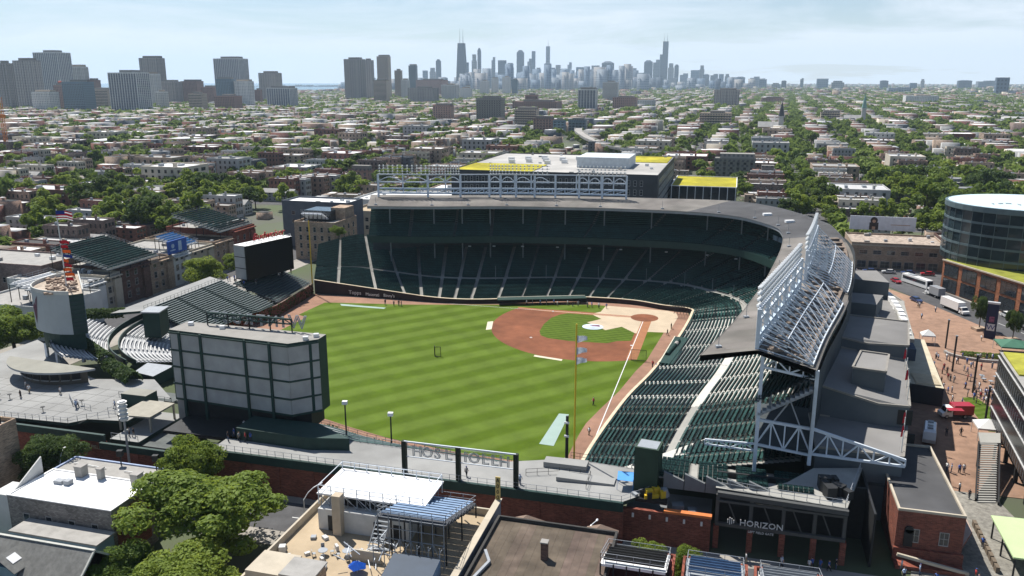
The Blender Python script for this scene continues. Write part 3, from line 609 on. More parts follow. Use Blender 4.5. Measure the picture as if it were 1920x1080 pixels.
# gate block under the corner: open steel bays, sign
gate = thing('left_field_gate', 'dark open gate with brick piers and large white lettering', 'gate', (-33, 121, 0))
mb = MB(); mb.prism([(-23.2, 118.2), (-23.2, 119), (-41.2, 120.6), (-45, 106.5), (-37.6, 108.6), (-33.5, 114.5), (-29.5, 118.0)], 8.5, 9.0, 0, top=1); mb.build('deck', [mat('gate_steel', (.07, .072, .07), .6), CONC_L], gate)
for x in (-23.6, -28.4, -32.9, -37.2, -41.2):
    mb = MB(); mb.box(x-.4, x+.4, 119.8, 120.6, 0, 3.6, 1); mb.bar((x, 120, 3.6), (x, 120, 8.5), .5, 0); mb.build('pier', [mat('gate_steel', (.07, .072, .07)), BRICK_R], gate)
mb = MB(); mb.bar((-23.5, 120.2, 7.6), (-41.4, 120.4, 7.6), .35); mb.bar((-23.5, 120.2, 3.9), (-41.4, 120.4, 3.9), .5); mb.bar((-23.5, 120.0, 8.6), (-41.4, 121, 8.6), .7)
for x in (-25, -30, -34, -38): mb.bar((x, 119.9, 7.6), (x-1.5, 119.9, 4), .18)
mb.build('beam', mat('gate_steel', (.07, .072, .07)), gate)
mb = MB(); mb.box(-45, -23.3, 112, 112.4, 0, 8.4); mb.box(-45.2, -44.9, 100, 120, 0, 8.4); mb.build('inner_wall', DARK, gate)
mb = MB(); mb.text('HORIZON', (-29.9, 120.75, 4.35), (-1, 0, 0), (0, 0, 1), .95, .12)
mb.text('LEFT FIELD GATE', (-29.9, 120.75, 3.35), (-1, 0, 0), (0, 0, 1), .34, .08)
for k, (h, o) in enumerate(((.6, .2), (1.1, 0), (.9, .1), (.5, .25))): mb.box(-26.2-k*.28+.95, -26.08-k*.28+.95, 120.7, 120.82, 4.3+o, 4.3+o+h)
mb.build('sign_lettering', WHITE, gate)
mb = MB()
for a, b in (((-23.3, 118.2), (-29, 119.2)), ((-29, 119.2), (-41, 120.3)), ((-41, 120.3), (-44.6, 107))):
    A, B_ = Vector(a+(9.0,)), Vector(b+(9.0,)); n = int((B_-A).length/1.6)
    for k in range(n+1): p = A.lerp(B_, k/n); mb.bar(p, p+Vector((0, 0, 1.1)), .07)
    for h in (.55, 1.1): mb.bar(A+Vector((0, 0, h)), B_+Vector((0, 0, h)), .06)
mb.build('railing', GREY_ST, gate)
mb = MB(); rng = random.Random(5)
for k in range(9): mb.obox(-38.5-rng.random()*3, 112+rng.random()*6, 9, .7+rng.random(), .7+rng.random(), .6+rng.random()*1.3, rng.random())
mb.build('stored_equipment', DARK, gate)
# poles
def solopole(name, label, x, y, z0, z1, r, m, cat, top=None):
    th = thing(name, label, cat, (x, y, z0)); mb = MB(); mb.tube((x, y, z0), (x, y, z1), r, r*.8, 8); mb.build('pole', m, th); return th
fp = solopole('foul_pole', 'tall yellow foul pole with white flags at the left-field corner', 0, 108.9, 3.5, 29.5, .16, YEL, 'foul pole')
for k, z in enumerate((27.6, 25.6, 23.9)):
    mb = MB(); n = 6
    for j in range(n):
        a, b = j/n*1.7, (j+1)/n*1.7; wv = lambda s: .18*math.sin(s*4+k)
        for sgn in (1, -1):
            P = [(-a-.1, 108.9+wv(a), z), (-b-.1, 108.9+wv(b), z-.05*b), (-b-.1, 108.9+wv(b), z-1.25+.35*b), (-a-.1, 108.9+wv(a), z-1.25+.35*a)]; mb.poly(P[::sgn])
    mb.build('flag', mat('pale_flag', (.6, .62, .66), .8, .25, 2.5), fp)
fp2 = solopole('foul_pole', 'slim yellow foul pole at the far right-field corner', 107.4, -.3, 0, 24, .22, YEL, 'foul pole')
mb = MB(); mb.tube((107.4, -.3, 16), (106.9, .6, 22), .06, .06, 5); mb.build('screen_wire', YEL, fp2)
bp = solopole('camera_pole', 'black pole with fittings beside the left-field foul pole', 1.4, 108.2, 3.5, 13.2, .3, DARK, 'pole')
mb = MB()
for z in (5.4, 9.6, 12): mb.box(1.0, 1.8, 108.4, 108.7, z, z+.3)
mb.build('bracket', SILVER, bp)
# ------------------------------------------------------------------ outfield bleachers, boards and the Waveland wall
bl = thing('outfield_bleachers', 'open outfield bleachers with rows of benches behind the ivy wall', 'bleachers', (100, 60, 0))
BENCH_G = mat('bench_green', (.03, .065, .06), .5, .15, 1.0); TREAD_D = mat('bleacher_tread', (.30, .31, .32), .85, .15, .3); BENCH_A = mat('bench_grey', (.46, .46, .45), .5, .1, .8)
def bleach(PF, PB, rows, bench, tread, name, i_ais=(), bw=.32):
    mb = MB(); n = len(PF)-1
    for k in range(rows):
        u, u2 = k/rows, (k+1)/rows
        for i in range(n):
            a, b = PF[i].lerp(PB[i], u), PF[i+1].lerp(PB[i+1], u); c, d = PF[i+1].lerp(PB[i+1], u2), PF[i].lerp(PB[i], u2); zc, zd = c.z, d.z; c.z = b.z; d.z = a.z
            mb.poly((a, b, c, d)); mb.poly((d, c, Vector((c.x, c.y, zc)), Vector((d.x, d.y, zd))))
    dk = mb.build(name, tread, bl)
    for k in range(rows):
        mb = MB(); u = (k+.55)/rows; u0 = k/rows
        for i in range(n):
            if i in i_ais: continue
            a, b = PF[i].lerp(PB[i], u), PF[i+1].lerp(PB[i+1], u); a.z = PF[i].lerp(PB[i], u0).z+.45; b.z = PF[i+1].lerp(PB[i+1], u0).z+.45
            mb.bar(a, b, bw, 0, .1)
        mb.build('bench', bench, dk, kind='stuff' if i_ais else None)
    return dk
V = Vector
ys = [27+i*1.6 for i in range(21)]
bleach([V((104.9+(.09*(y-27) if y > 36 else 0), y, 3.7)) for y in ys], [V((121.8, y, 10)) for y in ys], 20, mat('bench_teal', (.20, .235, .235), .5), mat('green_tread', (.02, .04, .04), .7), 'bleacher_deck', i_ais=(6, 13), bw=.2)
ys = [.5+i*2.4 for i in range(11)]
bleach([V((107.6-.1*y*.9, y, 3.7)) for y in ys], [V((120, y, 8.5)) for y in ys], 14, BENCH_G, mat('dark_tread', (.06, .065, .07), .8), 'bleacher_deck')
AC = V((88, 58, 0))
def arcp(r, a, z): return V((AC.x+r*math.cos(R(a)), AC.y+r*math.sin(R(a)), z))
an = [-14+i*3.8 for i in range(21)]
bleach([arcp(22.5, a, 3.8) for a in an], [arcp(34, a, 6.6) for a in an], 13, BENCH_A, TREAD_D, 'bleacher_deck', i_ais=(5, 10, 15))
an = [18+i*2.9 for i in range(16)]
bleach([arcp(36.5, a, 6.9) for a in an], [arcp(48, a, 11.4) for a in an], 14, BENCH_A, TREAD_D, 'bleacher_deck', i_ais=(5, 10))
mb = MB()
for a in range(-14, 66, 4):
    for r, z in ((34.2, 7), (36.3, 7.6)): mb.bar(arcp(r, a, z), arcp(r, a+4, z), .2, 0, 1.4)
mb.build('aisle_wall', GREEN_ST, bl)
# ivy wall
IVY = leafmat('ivy_leaf', (.02, .05, .012), (.05, .085, .02)); rng = random.Random(11)
iv = MB(); bw_ = MB()
for (x0, y0), (x1, y1) in zip(WALL[:16], WALL[1:17]):
    bw_.bar((x0, y0, 1.75), (x1, y1, 1.75), .5, 0, 3.5); ln = math.hypot(x1-x0, y1-y0)
    d = V((y0-y1, x1-x0, 0)).normalized()
    for k in range(int(ln*14)):
        t = rng.random(); leafquad(iv, V((x0+(x1-x0)*t, y0+(y1-y0)*t, rng.uniform(.1, 3.6)))+d*.32, .3, rng, d)
bw_.build('outfield_wall', BRICK_R, bl); iv.build('ivy', IVY, bl, kind='stuff')
# left-field bleachers: benches falling towards the field, pale deck on top
LFW = [(72, 96.6), (56, 101.6), (48, 103), (39, 106), (31, 107.6), (10.7, 109.6), (.5, 109.6)]
xs = cr([p+(3.8,) for p in LFW], 3); bleach(xs, [V((p.x, max(113.2, p.y+4.6), 6.3)) for p in xs], 7, BENCH_G, TREAD_D, 'bleacher_deck')
PL = mat('plaza_deck', (.25, .25, .24), .9, .08, .3, big=(.1, .12))
deckpoly = [(-14.5, 117.4), (-12, 111.3), (.4, 110.2), (10.7, 114.3), (31, 113.6), (40, 113.3), (56, 111.5), (60, 110), (60, 122.6), (-9.8, 122.6)]
mb = MB(); mb.prism(deckpoly, 6.0, 6.6, 1, top=0); mb.build('walkway_deck', [PL, GREEN_ST], bl)
mb = MB(); mb.prism([(137.5, 121.6), (92, 119.6), (89.9, 117.2), (82, 116), (82, 104), (92, 96), (104, 99), (112, 96), (126, 86), (137.5, 80)], 5.9, 6.5, 1, top=0); mb.build('walkway_deck', [PL, GREEN_ST], bl)
mb = MB(); mb.prism([(82, 121), (82, 108), (76, 108), (76, 121)], 4.6, 5.2, 1, top=0); mb.build('walkway_deck', [PL, GREEN_ST], bl)
mb = MB(); mb.prism([(122, 27), (122, 62), (128, 66), (128, 24)], 9.4, 10, 1, top=0); mb.build('walkway_deck', [PL, GREEN_ST], bl)
# outer wall along the street: bays of brick between piers, green band above
def outerwall(x0, x1, y, ztop, band, z0=0):
    n = max(1, int(abs(x1-x0)/6.2))
    for k in range(n):
        a, b = x0+(x1-x0)*k/n, x0+(x1-x0)*(k+1)/n
        mb = MB(); mb.box(min(a, b)+.35, max(a, b)-.35, y-.5, y-.08, z0, ztop); mb.box(min(a, b)-.35, min(a, b)+.35, y-.55, y+.06, z0, ztop+.02); mb.build('brick_bay', BRICK_R, bl)
    if band: mb = MB(); mb.box(min(x0, x1)-.3, max(x0, x1)+.3, y-.4, y+.15, ztop+.01, ztop+band); mb.build('wall_band', GREEN_ST, bl)
outerwall(-9.8, 60, 123, 5.2, 1.5); outerwall(60.4, 82, 123.2, 4.2, 1.2); outerwall(82.4, 132, 122.2, 5.0, 1.4)
mb = MB(); mb.box(-22.8, -9.9, 121.4, 122, 0, 5.4, 0); mb.build('brick_bay', BRICK_R, bl)
mb = MB(); mb.box(-22.9, -16, 121.2, 122.1, 5.42, 5.8); mb.build('orange_coping', mat('orange_coping', (.55, .17, .05), .7), bl)
for x in (-11.5, -14, -16.5, -19, -21.5): mb = MB(); mb.box(x-.15, x+.15, 122.02, 122.25, 4.2, 4.8); mb.build('wall_lamp', WHITE, bl)
mb = MB(); mb.box(-22.8, -10, 112, 121.3, 3, 3.4); mb.obox(-17.8, 119, 3.4, 1.8, 1.5, 2.2, .2); mb.obox(-20, 119.4, 3.4, 1.3, 1.3, 1.8, .1); mb.build('service_roof', mat('slate_panel', (.16, .17, .175)), bl)
mb = MB(); mb.text('WRIGLEY FIELD', (86, 122.35, 3.6), (-1, 0, 0), (0, 0, 1), .7, .08) ; mb.build('wall_lettering', mat('dull_letters', (.35, .30, .2)), bl, kind='stuff')
# railings
def railing(parent, pts, z, h=1.1, step=1.5, m=GREY_ST, w=.06):
    mb = MB()
    for a, b in zip(pts, pts[1:]):
        A, B_ = V((a[0], a[1], a[2] if len(a) > 2 else z)), V((b[0], b[1], b[2] if len(b) > 2 else z)); n = max(1, int((B_-A).length/step))
        for k in range(n+1): p = A.lerp(B_, k/n); mb.bar(p, p+V((0, 0, h)), w)
        for q in (.45, 1): mb.bar(A+V((0, 0, h*q)), B_+V((0, 0, h*q)), w*.8)
    return mb.build('railing', m, parent)
railing(bl, [(60, 122.6), (24.8, 122.8), (6.4, 122.8), (-9.8, 122.8), (-14.5, 117.6)], 6.6); railing(bl, [(10.7, 114.2), (31, 113.5), (40, 113.2), (56, 111.4)], 6.6)
railing(bl, [(.3, 110.1), (-12, 111.2)], 6.6, m=DARK); railing(bl, [(133, 121.5), (92, 119.7), (90, 117.3), (84, 113)], 6.5); railing(bl, [(121.9, 27.5), (121.9, 61)], 10, m=GREEN_ST)
railing(bl, [(6, 118, 6.6), (1, 116, 6.6), (-4, 116, 6.6), (-4, 120, 6.6)], 6.6, m=DARK); railing(bl, [p+(3.9,) for p in LFW], 3.9, .9, 2, GREEN_ST)
mb = MB(); mb.prism([(1, 116.3), (-8, 115.8), (-8, 118), (1, 118.6)], [6.62]*4, [7.3, 6.9, 6.9, 7.3]); mb.prism([(4, 112.2), (-3, 112), (-3, 114.4), (4, 114.4)], 6.62, 7.5); mb.build('ramp', PL, bl)
mb = MB(); mb.prism([(58, 112.6), (45, 112.6), (37, 117), (44, 118.6), (58, 118)], 6.61, 8.8, 0); mb.build('green_booth', GREEN_ST, bl)
mb = MB(); mb.obox(-13, 117, 6.6, 3.6, 3.4, 7.2, -.12, 0); mb.obox(-13, 117, 13.5, 3.0, 2.8, .34, -.12, 1); bo = mb.build('green_tower_booth', [mat('booth_green', (.03, .055, .035), .7), GREY_ST], bl)
mb = MB(); mb.prism([(-11, 118.3), (-11, 120.6), (-16.3, 120.8), (-16.3, 118.3)], 6.0, 6.5); mb.build('platform', DARK, bl)
rng = random.Random(3); mb = MB()
for k in range(14): mb.obox(-11.4-rng.random()*4.6, 118.6+rng.random()*1.8, 6.5, .5+rng.random()*.6, .5+rng.random()*.5, .5+rng.random()*.9, rng.random(), rng.randrange(3))
mb.build('stored_crates', [DARK, GREY_ST, YEL], bl, kind='stuff')
mb = MB(); mb.poly([(-8.4, 116.6, 8.6), (-11.2, 116.2, 8.5), (-11, 118.8, 8.2), (-8.6, 119, 8.3)]); mb.poly([(-8.6, 119, 8.28), (-11, 118.8, 8.18), (-11.2, 116.2, 8.48), (-8.4, 116.6, 8.58)])
for x, y in ((-8.5, 116.7), (-11.1, 116.3), (-11, 118.7), (-8.6, 118.9)): mb.bar((x, y, 6.6), (x, y, 8.4), .06)
mb.solo('canopy', mat('blue_canvas', (.08, .28, .62), .7), 'small bright blue canopy beside the green tower booth', 'canopy')
# marquee sign seen from behind
sg = thing('roof_sign', 'steel letter sign on dark posts along the left-field walkway, seen from behind', 'sign', (15.5, 122.4, 6.6))
for x in (24.8, 15.8, 6.5): mb = MB(); mb.bar((x, 122.3, 6.6), (x, 122.3, 12.2), .7); mb.build('post', mat('post_green', (.02, .028, .02), .7), sg)
mb = MB(); mb.bar((24.8, 122.3, 12.1), (6.5, 122.3, 12.1), .22); mb.bar((24.8, 122.3, 9.6), (6.5, 122.3, 9.6), .12); mb.build('rail', STEEL, sg)
for ch, x in zip('HOSLIOLLH', (22.6, 20.9, 19.2, 17.4, 14.6, 13.2, 11.4, 9.9, 8.3)):
    mb = MB(); mb.text(ch, (x, 122.35, 9.9), (-1, 0, 0), (0, 0, 1), 1.75, .4, outline=.08); mb.build('letter', mat('letter_steel', (.36, .38, .38), .5, .25, 1.5), sg)
for x, y, z0, z1, l in ((41.8, 108.6, 4, 11.2, 'left'), (32.6, 109.6, 4, 10.4, 'right')):
    p = solopole('floodlight_pole', 'dark floodlight pole behind the left-field bleachers, %s of the pair' % l, x, y, z0, z1, .16, DARK, 'light pole')
    mb = MB(); mb.obox(x, y, z1, .9, .7, .6, .2); mb.build('lamp_head', LAMP, p)
mb = MB(); mb.tube((74.5, 125.4, 0), (74.5, 125.4, 11.4), .22, .18, 8); lt = thing('street_siren', 'pale pole topped by stacked white ribbed drums by the street wall', 'pole', (74.5, 125.4, 0)); mb.build('pole', mat('pole_grey', (.35, .34, .32)), lt)
for k in range(5): mb = MB(); mb.tube((74.5, 125.4, 11.4+k*.72), (74.5, 125.4, 11.9+k*.72), .62, .78, 14); mb.tube((74.5, 125.4, 11.9+k*.72), (74.5, 125.4, 12.1+k*.72), .5, .5, 10); mb.build('drum', WHITE, lt)

# left-field video board, seen from behind
lv = thing('video_board', 'big grey video board seen from behind over the left-field wall', 'video board', (62, 109.5, 6.6))
A_, B2_, C_, D_, E_ = (75.2, 111.0), (49.9, 112.9), (46.0, 109.2), (46.0, 106.2), (75.2, 105.6)
mb = MB(); mb.prism([A_, B2_, C_, D_, E_], 9.6, 23.2, 0, top=1); mb.build('cabinet', [GREEN_ST, mat('board_roof', (.25, .24, .22), .9, .1, .4)], lv)
PANEL = mat('board_panel', (.33, .33, .322), .7, .07, .25, big=(.4, .09), rnd=.05)
cuts = [0, .092, .276, .65, .853, 1.0]; zc = [9.9, 12.9, 16.2, 19.4, 22.7]
def panel(a, b, z0, z1, off):
    d = V((b[0]-a[0], b[1]-a[1], 0)); n = V((-d.y, d.x, 0)).normalized()
    if n.y < 0: n = -n
    P = [V((a[0], a[1], z0)), V((b[0], b[1], z0))]; P = [P[0], P[1], P[1]+n*off, P[0]+n*off]; Q = [p+V((0, 0, z1-z0)) for p in P]; mb = MB(); mb.grid8(P+Q); return mb.build('panel', PANEL, lv)
for (p, q, cc) in ((A_, B2_, cuts), (B2_, C_, [0, .72, 1])):
    for c0, c1 in zip(cc, cc[1:]):
        g = .28/math.hypot(q[0]-p[0], q[1]-p[1]); t0 = c0+(g if c0 > 0 or p is A_ else 0); t1 = c1-g*(1 if c1 < 1 else .0)
        a = (p[0]+(q[0]-p[0])*t0, p[1]+(q[1]-p[1])*t0); b = (p[0]+(q[0]-p[0])*t1, p[1]+(q[1]-p[1])*t1)
        for z0, z1 in zip(zc, zc[1:]): panel(a, b, z0+.17, z1-.17, .1)
for c in cuts[1:-1]:
    x, y = A_[0]+(B2_[0]-A_[0])*c, A_[1]+(B2_[1]-A_[1])*c; mb = MB(); mb.box(x-.22, x+.22, y-.1, y+.38, 4, 23.0); mb.build('mullion', GREEN_ST, lv)
for z in zc[1:]: 
    mb = MB(); mb.bar((75.2, 111.1, z), (49.9, 113.0, z), .34, 0, .28); mb.bar((49.9, 113.0, z), (46, 109.3, z), .34, 0, .28); mb.build('rib', GREEN_ST, lv)
mb = MB(); mb.box(47.5, 73.5, 105.8, 110.5, 6.6, 9.58); mb.box(55, 73, 110.4, 118, 6.0, 6.6); mb.build('support', DARK, lv)
mb = MB(); mb.box(73.6, 75.0, 105.8, 110.9, 0, 9.6); mb.build('pier', CONC, lv)
truss(lv, (70, 106.6, 25.6), (52.5, 106.6, 25.6), .9, .9, 10, .2, GREEN_ST, 'sign_truss')
mb = MB()
for x in (70, 65.6, 61.2, 56.9, 52.5): mb.bar((x, 106.7, 23.2), (x, 106.7, 25.6), .18)
mb.build('sign_leg', DARK, lv, kind='stuff')
for ch, x in zip('WINTRUST', (51.6, 54.5, 56.6, 59.0, 61.5, 64.0, 66.4, 68.6)):
    mb = MB(); mb.text(ch, (x, 106.2, 23.9), (1, 0, 0), (0, 0, 1), 2.0 if ch != 'W' else 2.5, .5, outline=.12); mb.build('letter', GREY_ST, lv)
for x, y in ((48, 110), (47, 108), (73, 107.5), (66, 108)): mb = MB(); mb.obox(x, y, 23.2, .9, .8, .6, .4); mb.build('roof_unit', SILVER, lv)

# right-field video board
rv = thing('video_board', 'black right-field video board under a red script sign', 'video board', (116, 12, 5))
q = [(117.2, 20.8), (112.2, 2.2), (117.2, .9), (122.2, 19.4)]
mb = MB(); mb.prism(q, 8.6, 19.2, 0, top=1); mb.build('cabinet', [mat('screen_black', (.006, .007, .009), .35), MEMB], rv)
def cell(p, q_, z0, z1):
    d = V((q_[0]-p[0], q_[1]-p[1], 0)); n = V((-d.y, d.x, 0)).normalized(); n = n if n.y > 0 else -n
    mb = MB(); P = [V(p+(z0,)), V(q_+(z0,)), V(q_+(z0,))+n*.12, V(p+(z0,))+n*.12]; mb.grid8(P+[v+V((0, 0, z1-z0)) for v in P]); return mb.build('panel', PANEL, rv)
for k in range(3): cell((117.6, 20.75), (122, 19.5), 8.9+k*3.45, 12.1+k*3.45)
for y, z in ((18, 3.5), (11, 3.5), (4, 3.5)): mb = MB(); x = 113+y*.27; mb.bar((x+1.5, y, z), (x+1.5, y, 8.6), .6); mb.build('leg', DARK, rv)
rs = thing('script_sign', 'red script lettering sign on top of the black right-field video board', 'sign', (114.5, 11, 19.2))
mb = MB(); mb.text('Budweiser', (114.9, 11.4, 20.3), (-.26, -.966, 0), (0, 0, 1), 2.2, .35, 0, .35); mb.build('lettering', mat('sign_red', (.42, .03, .03), .5), rs)
mb = MB(); mb.bar((117.3, 20.2, 20.0), (112.5, 2.6, 20.0), .15)
for k in range(7): t = k/6; mb.bar((117.3-4.8*t, 20.2-17.6*t, 19.2), (117.3-4.8*t, 20.2-17.6*t, 20.0), .12)
mb.build('support_rail', SILVER, rs)
rng = random.Random(8)
mb = MB(); mb.prism([(120, 0), (120, 26), (128, 26), (128, 0)], 6.9, 7.4); mb.build('party_deck', CONC, bl)

# centre-field scoreboard: D-shaped drum seen end on
sb = thing('centre_scoreboard', 'old hand-turned scoreboard with curved white back on dark green legs', 'scoreboard', (119, 86, 6.5))
f0, f1 = V((111.8, 91.2, 0)), V((126.6, 76.2, 0)); ax = (f1-f0).normalized(); nb = V((-ax.y, ax.x, 0))   # nb points to the back (north-east)
if nb.x+nb.y < 0: nb = -nb
e0 = f0+nb*2.8; e1 = f1+nb*2.8
backp = [e0.lerp(e1, t)+nb*7.0*math.sin(math.pi*min(1, max(0, t)))**.7 for t in [k/14 for k in range(15)]]
plan = [f0, f1]+backp[::-1]
mb = MB(); mb.prism([(p.x, p.y) for p in plan], 13.6, 22.6, 0, top=1); mb.build('drum', [GREEN_ST, mat('gravel_roof', (.36, .30, .24), .95, .4, .8)], sb)
for k in range(14):
    a, b = backp[k], backp[k+1]; o = nb*.1; mb = MB()
    mb.grid8([a+V((0, 0, 13.7)), b+V((0, 0, 13.7)), b+o+V((0, 0, 13.7)), a+o+V((0, 0, 13.7)), a+V((0, 0, 22.7)), b+V((0, 0, 22.7)), b+o+V((0, 0, 22.7)), a+o+V((0, 0, 22.7))]); mb.build('back_panel', mat('back_white', (.36, .385, .39), .7, .06, .3), sb)
mb = MB(); d = (e0-f0).normalized()
for k in range(9):
    z = 14.2+k*.95; a = f0-ax*.05; mb.bar(a+V((0, 0, z)), f0+nb*2.7-ax*.05+V((0, 0, z)), .12, 0, .5)
mb.build('louvre', mat('louvre_green', (.03, .05, .05)), sb, kind='stuff')
mb = MB()
for k in range(12):
    for j in range(7): p = f0.lerp(f1, (k+.5)/12)-nb*.06; mb.obox(p.x, p.y, 14.1+j*1.2, 1.4, .1, .85, math.atan2(ax.y, ax.x))
mb.build('number_slot', mat('slot_blue', (.16, .22, .27), .4), sb, kind='stuff')
pl = [f0+ax*1.5+nb*.5, f1-ax*2+nb*.5]+[p-nb*1.2 for p in backp[::-1][2:-2]]
mb = MB(); mb.prism([(p.x, p.y) for p in pl], 9.6, 13.6); mb.build('under_storey', GREEN_ST, sb)
for t, w in ((.12, 1.5), (.12, 6.5), (.5, 8.5), (.85, 1.5), (.85, 6)):
    p = f0.lerp(f1, t)+nb*w; mb = MB(); mb.bar((p.x, p.y, 6.4), (p.x, p.y, 9.7), .6); mb.build('leg', STEEL, sb)
mb = MB(); rng = random.Random(4)
for k in range(70): p = plan[0].lerp(plan[1], .08+.8*rng.random())+nb*(.8+6*rng.random()); mb.obox(p.x, p.y, 22.62, .4+rng.random()*1.1, .3+rng.random()*.6, .15+.5*rng.random(), rng.random()*3)
mb.build('roof_clutter', mat('clutter_tan', (.33, .25, .19), .9, .5, 1.2), sb, kind='stuff')
mb = MB()
for k in range(14): mb.bar(backp[k]+V((0, 0, 23.0)), backp[k+1]+V((0, 0, 23.0)), .25, 0, .8)
mb.bar(f0+V((0, 0, 23)), f1+V((0, 0, 23)), .25, 0, .8); mb.build('rim', mat('rim_pale', (.45, .45, .42)), sb)
mb = MB(); p = backp[2]; mb.poly([backp[4]+nb*.2+V((0, 0, 21.8)), backp[6]+nb*.2+V((0, 0, 19)), backp[5]+nb*.2+V((0, 0, 15.2))]); mb.build('painted_emblem', mat('emblem_maroon', (.12, .05, .07)), sb)
fl = thing('flag_pole', 'white flagpole on the scoreboard roof flying a striped flag and many pennants', 'flagpole', (120.5, 86.5, 22.6))
mb = MB(); mb.tube((120.5, 86.5, 22.6), (120.5, 86.5, 40), .16, .1, 8); mb.build('pole', WHITE, fl)
def flag(parent, x, y, z, w, h, cols, m, dx=-.9, dy=-.44, name='flag'):
    mb = MB(); n = 7; rows = len(cols)
    for j in range(n):
        for r_ in range(rows):
            f = lambda s, t: (x+dx*s*w+.12*math.sin(s*6)*dy, y+dy*s*w+.25*math.sin(s*6+z), z-h*t-.18*s*w*s)
            P = [f(j/n, r_/rows), f((j+1)/n, r_/rows), f((j+1)/n, (r_+1)/rows), f(j/n, (r_+1)/rows)]; ci = cols[r_]
            if ci >= 10: ci = (ci-10) if j < 3 else (1 if r_ % 2 else 0)
            mb.poly(P, ci); mb.poly([P[3], P[2], P[1], P[0]], ci)
    return mb.build(name, m, parent)
FR, FW, FB, FO = mat('flag_red', (.45, .03, .05), .8), mat('flag_white', (.7, .7, .7), .8), mat('flag_blue', (.03, .06, .25), .8), mat('flag_orange', (.55, .16, .03), .8)
flag(fl, 120.5, 86.5, 39.6, 3.2, 1.9, [12, 12, 12, 0, 1, 0, 1], [FR, FW, FB], -.75, -.66)
rng = random.Random(6)
for k in range(9): flag(fl, 120.5, 86.5, 33-k*1.05, 1.3+1.3*rng.random(), .7, [0], [rng.choice([FR, FW, FB, FO, FB, FO])], -.75+rng.random()*.3, -.5, 'pennant')
# round concession kiosk below the scoreboard
kk = thing('round_kiosk', 'round concession kiosk with pale flat roof on the bleacher plaza', 'kiosk', (111, 97, 6.5))
ring = lambda r, a0, a1, n, c=(112.5, 94.5): [(c[0]+r*math.cos(R(a0+(a1-a0)*k/n)), c[1]+r*.92*math.sin(R(a0+(a1-a0)*k/n))) for k in range(n+1)]
mb = MB(); mb.prism(ring(13.6, 25, 145, 26), 9.6, 10.0, 0, top=1); mb.build('roof', [GREY_ST, mat('kiosk_roof', (.25, .245, .21), .9, .1, .3)], kk)
mb = MB(); mb.prism(ring(11.0, 30, 140, 20), 6.5, 9.6); mb.build('wall', mat('kiosk_wall', (.10, .09, .075), .8), kk)
rr = ring(11.15, 36, 134, 9)
for a, b in zip(rr, rr[1:]):
    mb = MB(); A, B_ = V(a+(0,)), V(b+(0,)); mb.bar(A.lerp(B_, .12)+V((0, 0, 8.3)), A.lerp(B_, .88)+V((0, 0, 8.3)), .2, 0, 1.5); mb.build('serving_hatch', mat('hatch_dark', (.02, .02, .022)), kk)
    mb = MB(); mb.bar(A.lerp(B_, .1)+V((0, 0, 7.45)), A.lerp(B_, .9)+V((0, 0, 7.45)), .5, 0, .1); mb.build('counter', BENCH_A, kk)
# hedges in planters
for l, pts, w, h in (('clipped green hedge along the top of the centre bleachers', [(127.5, 61.5, 7.5), (138, 66, 8.2)], 3.4, 2.6), ('long dark green hedge falling below the scoreboard', [(121, 84, 9.2), (106, 93, 7.4), (94, 99.5, 6.4)], 3.2, 2.6)):
    mb = MB(); rng = random.Random(len(l))
    for a, b in zip(pts, pts[1:]): hedge(mb, a[0], a[1], b[0], b[1], w, min(a[2], b[2]), h, 2600, .32, rng)
    mb.solo('hedge', LEAF_D, l, 'hedge')
mb = MB(); mb.prism([(94.5, 86.4), (101.5, 86.2), (100.3, 92), (94.4, 93.4)], 3.4, 6.0, 0, top=1); mb.solo('batters_eye_box', [GREEN_ST, GREY_ST], 'dark green flat-roofed box at the foot of the centre bleachers', 'booth')
mb = MB(); mb.prism([(112, 64.5), (116, 66), (114.6, 70.5), (110.6, 69.5)], 6, 12.3, 0, top=1); mb.prism([(111.7, 64.2), (116.3, 65.8), (114.9, 70.8), (110.3, 69.8)], 12.3, 12.6, 1); mb.solo('camera_booth', [GREEN_ST, GREY_ST], 'green square camera booth beside the centre bleacher aisle', 'booth')
mb = MB(); mb.prism([(83, 110), (76.4, 110), (76.4, 117), (83, 117.5)], 8.0, 8.3)
for x, y in ((82.8, 110.2), (76.6, 110.2), (76.6, 116.8), (82.8, 117.2)): mb.bar((x, y, 5.2), (x, y, 8), .3)
mb.solo('deck_shelter', mat('shelter_tan', (.30, .28, .23)), 'low flat tan shelter left of the grey video board', 'shelter')
# terraces, rails and furniture between the kiosk and the grey video board
for k in range(7):
    mb = MB(); z = 6.5-k*.32; mb.prism([(92-k*.5, 104.5-k*1.15), (80, 104.8-k*1.15), (80, 105.9-k*1.15), (92-k*.5, 105.6-k*1.15)], z-.5, z+.05); mb.build('terrace_step', mat('terrace_dark', (.10, .11, .105), .85, .2, .5), bl)
railing(bl, [(92.2, 106.2), (80, 106.4)], 6.5, m=GREEN_ST); railing(bl, [(101, 109.5), (97.5, 112.5), (92.5, 113.5)], 6.5, m=GREY_ST); railing(bl, [(88.5, 113.6), (82.2, 113.6)], 6.5); railing(bl, [(81.8, 120.8), (76.2, 120.8)], 5.2)
mb = MB(); mb.prism([(88, 107.2), (82.4, 107.2), (82.4, 110.4), (88, 110.4)], 6.52, 9.2, 0, top=1); mb.build('service_booth', [GREEN_ST, mat('kiosk_roof', (.25, .245, .21))], bl)
mb = MB(); mb.prism([(75.9, 106), (70, 106), (70, 120.5), (75.9, 120.5)], 4.0, 4.4); mb.build('lower_terrace', mat('terrace_dark', (.10, .11, .105)), bl)
rng = random.Random(91)
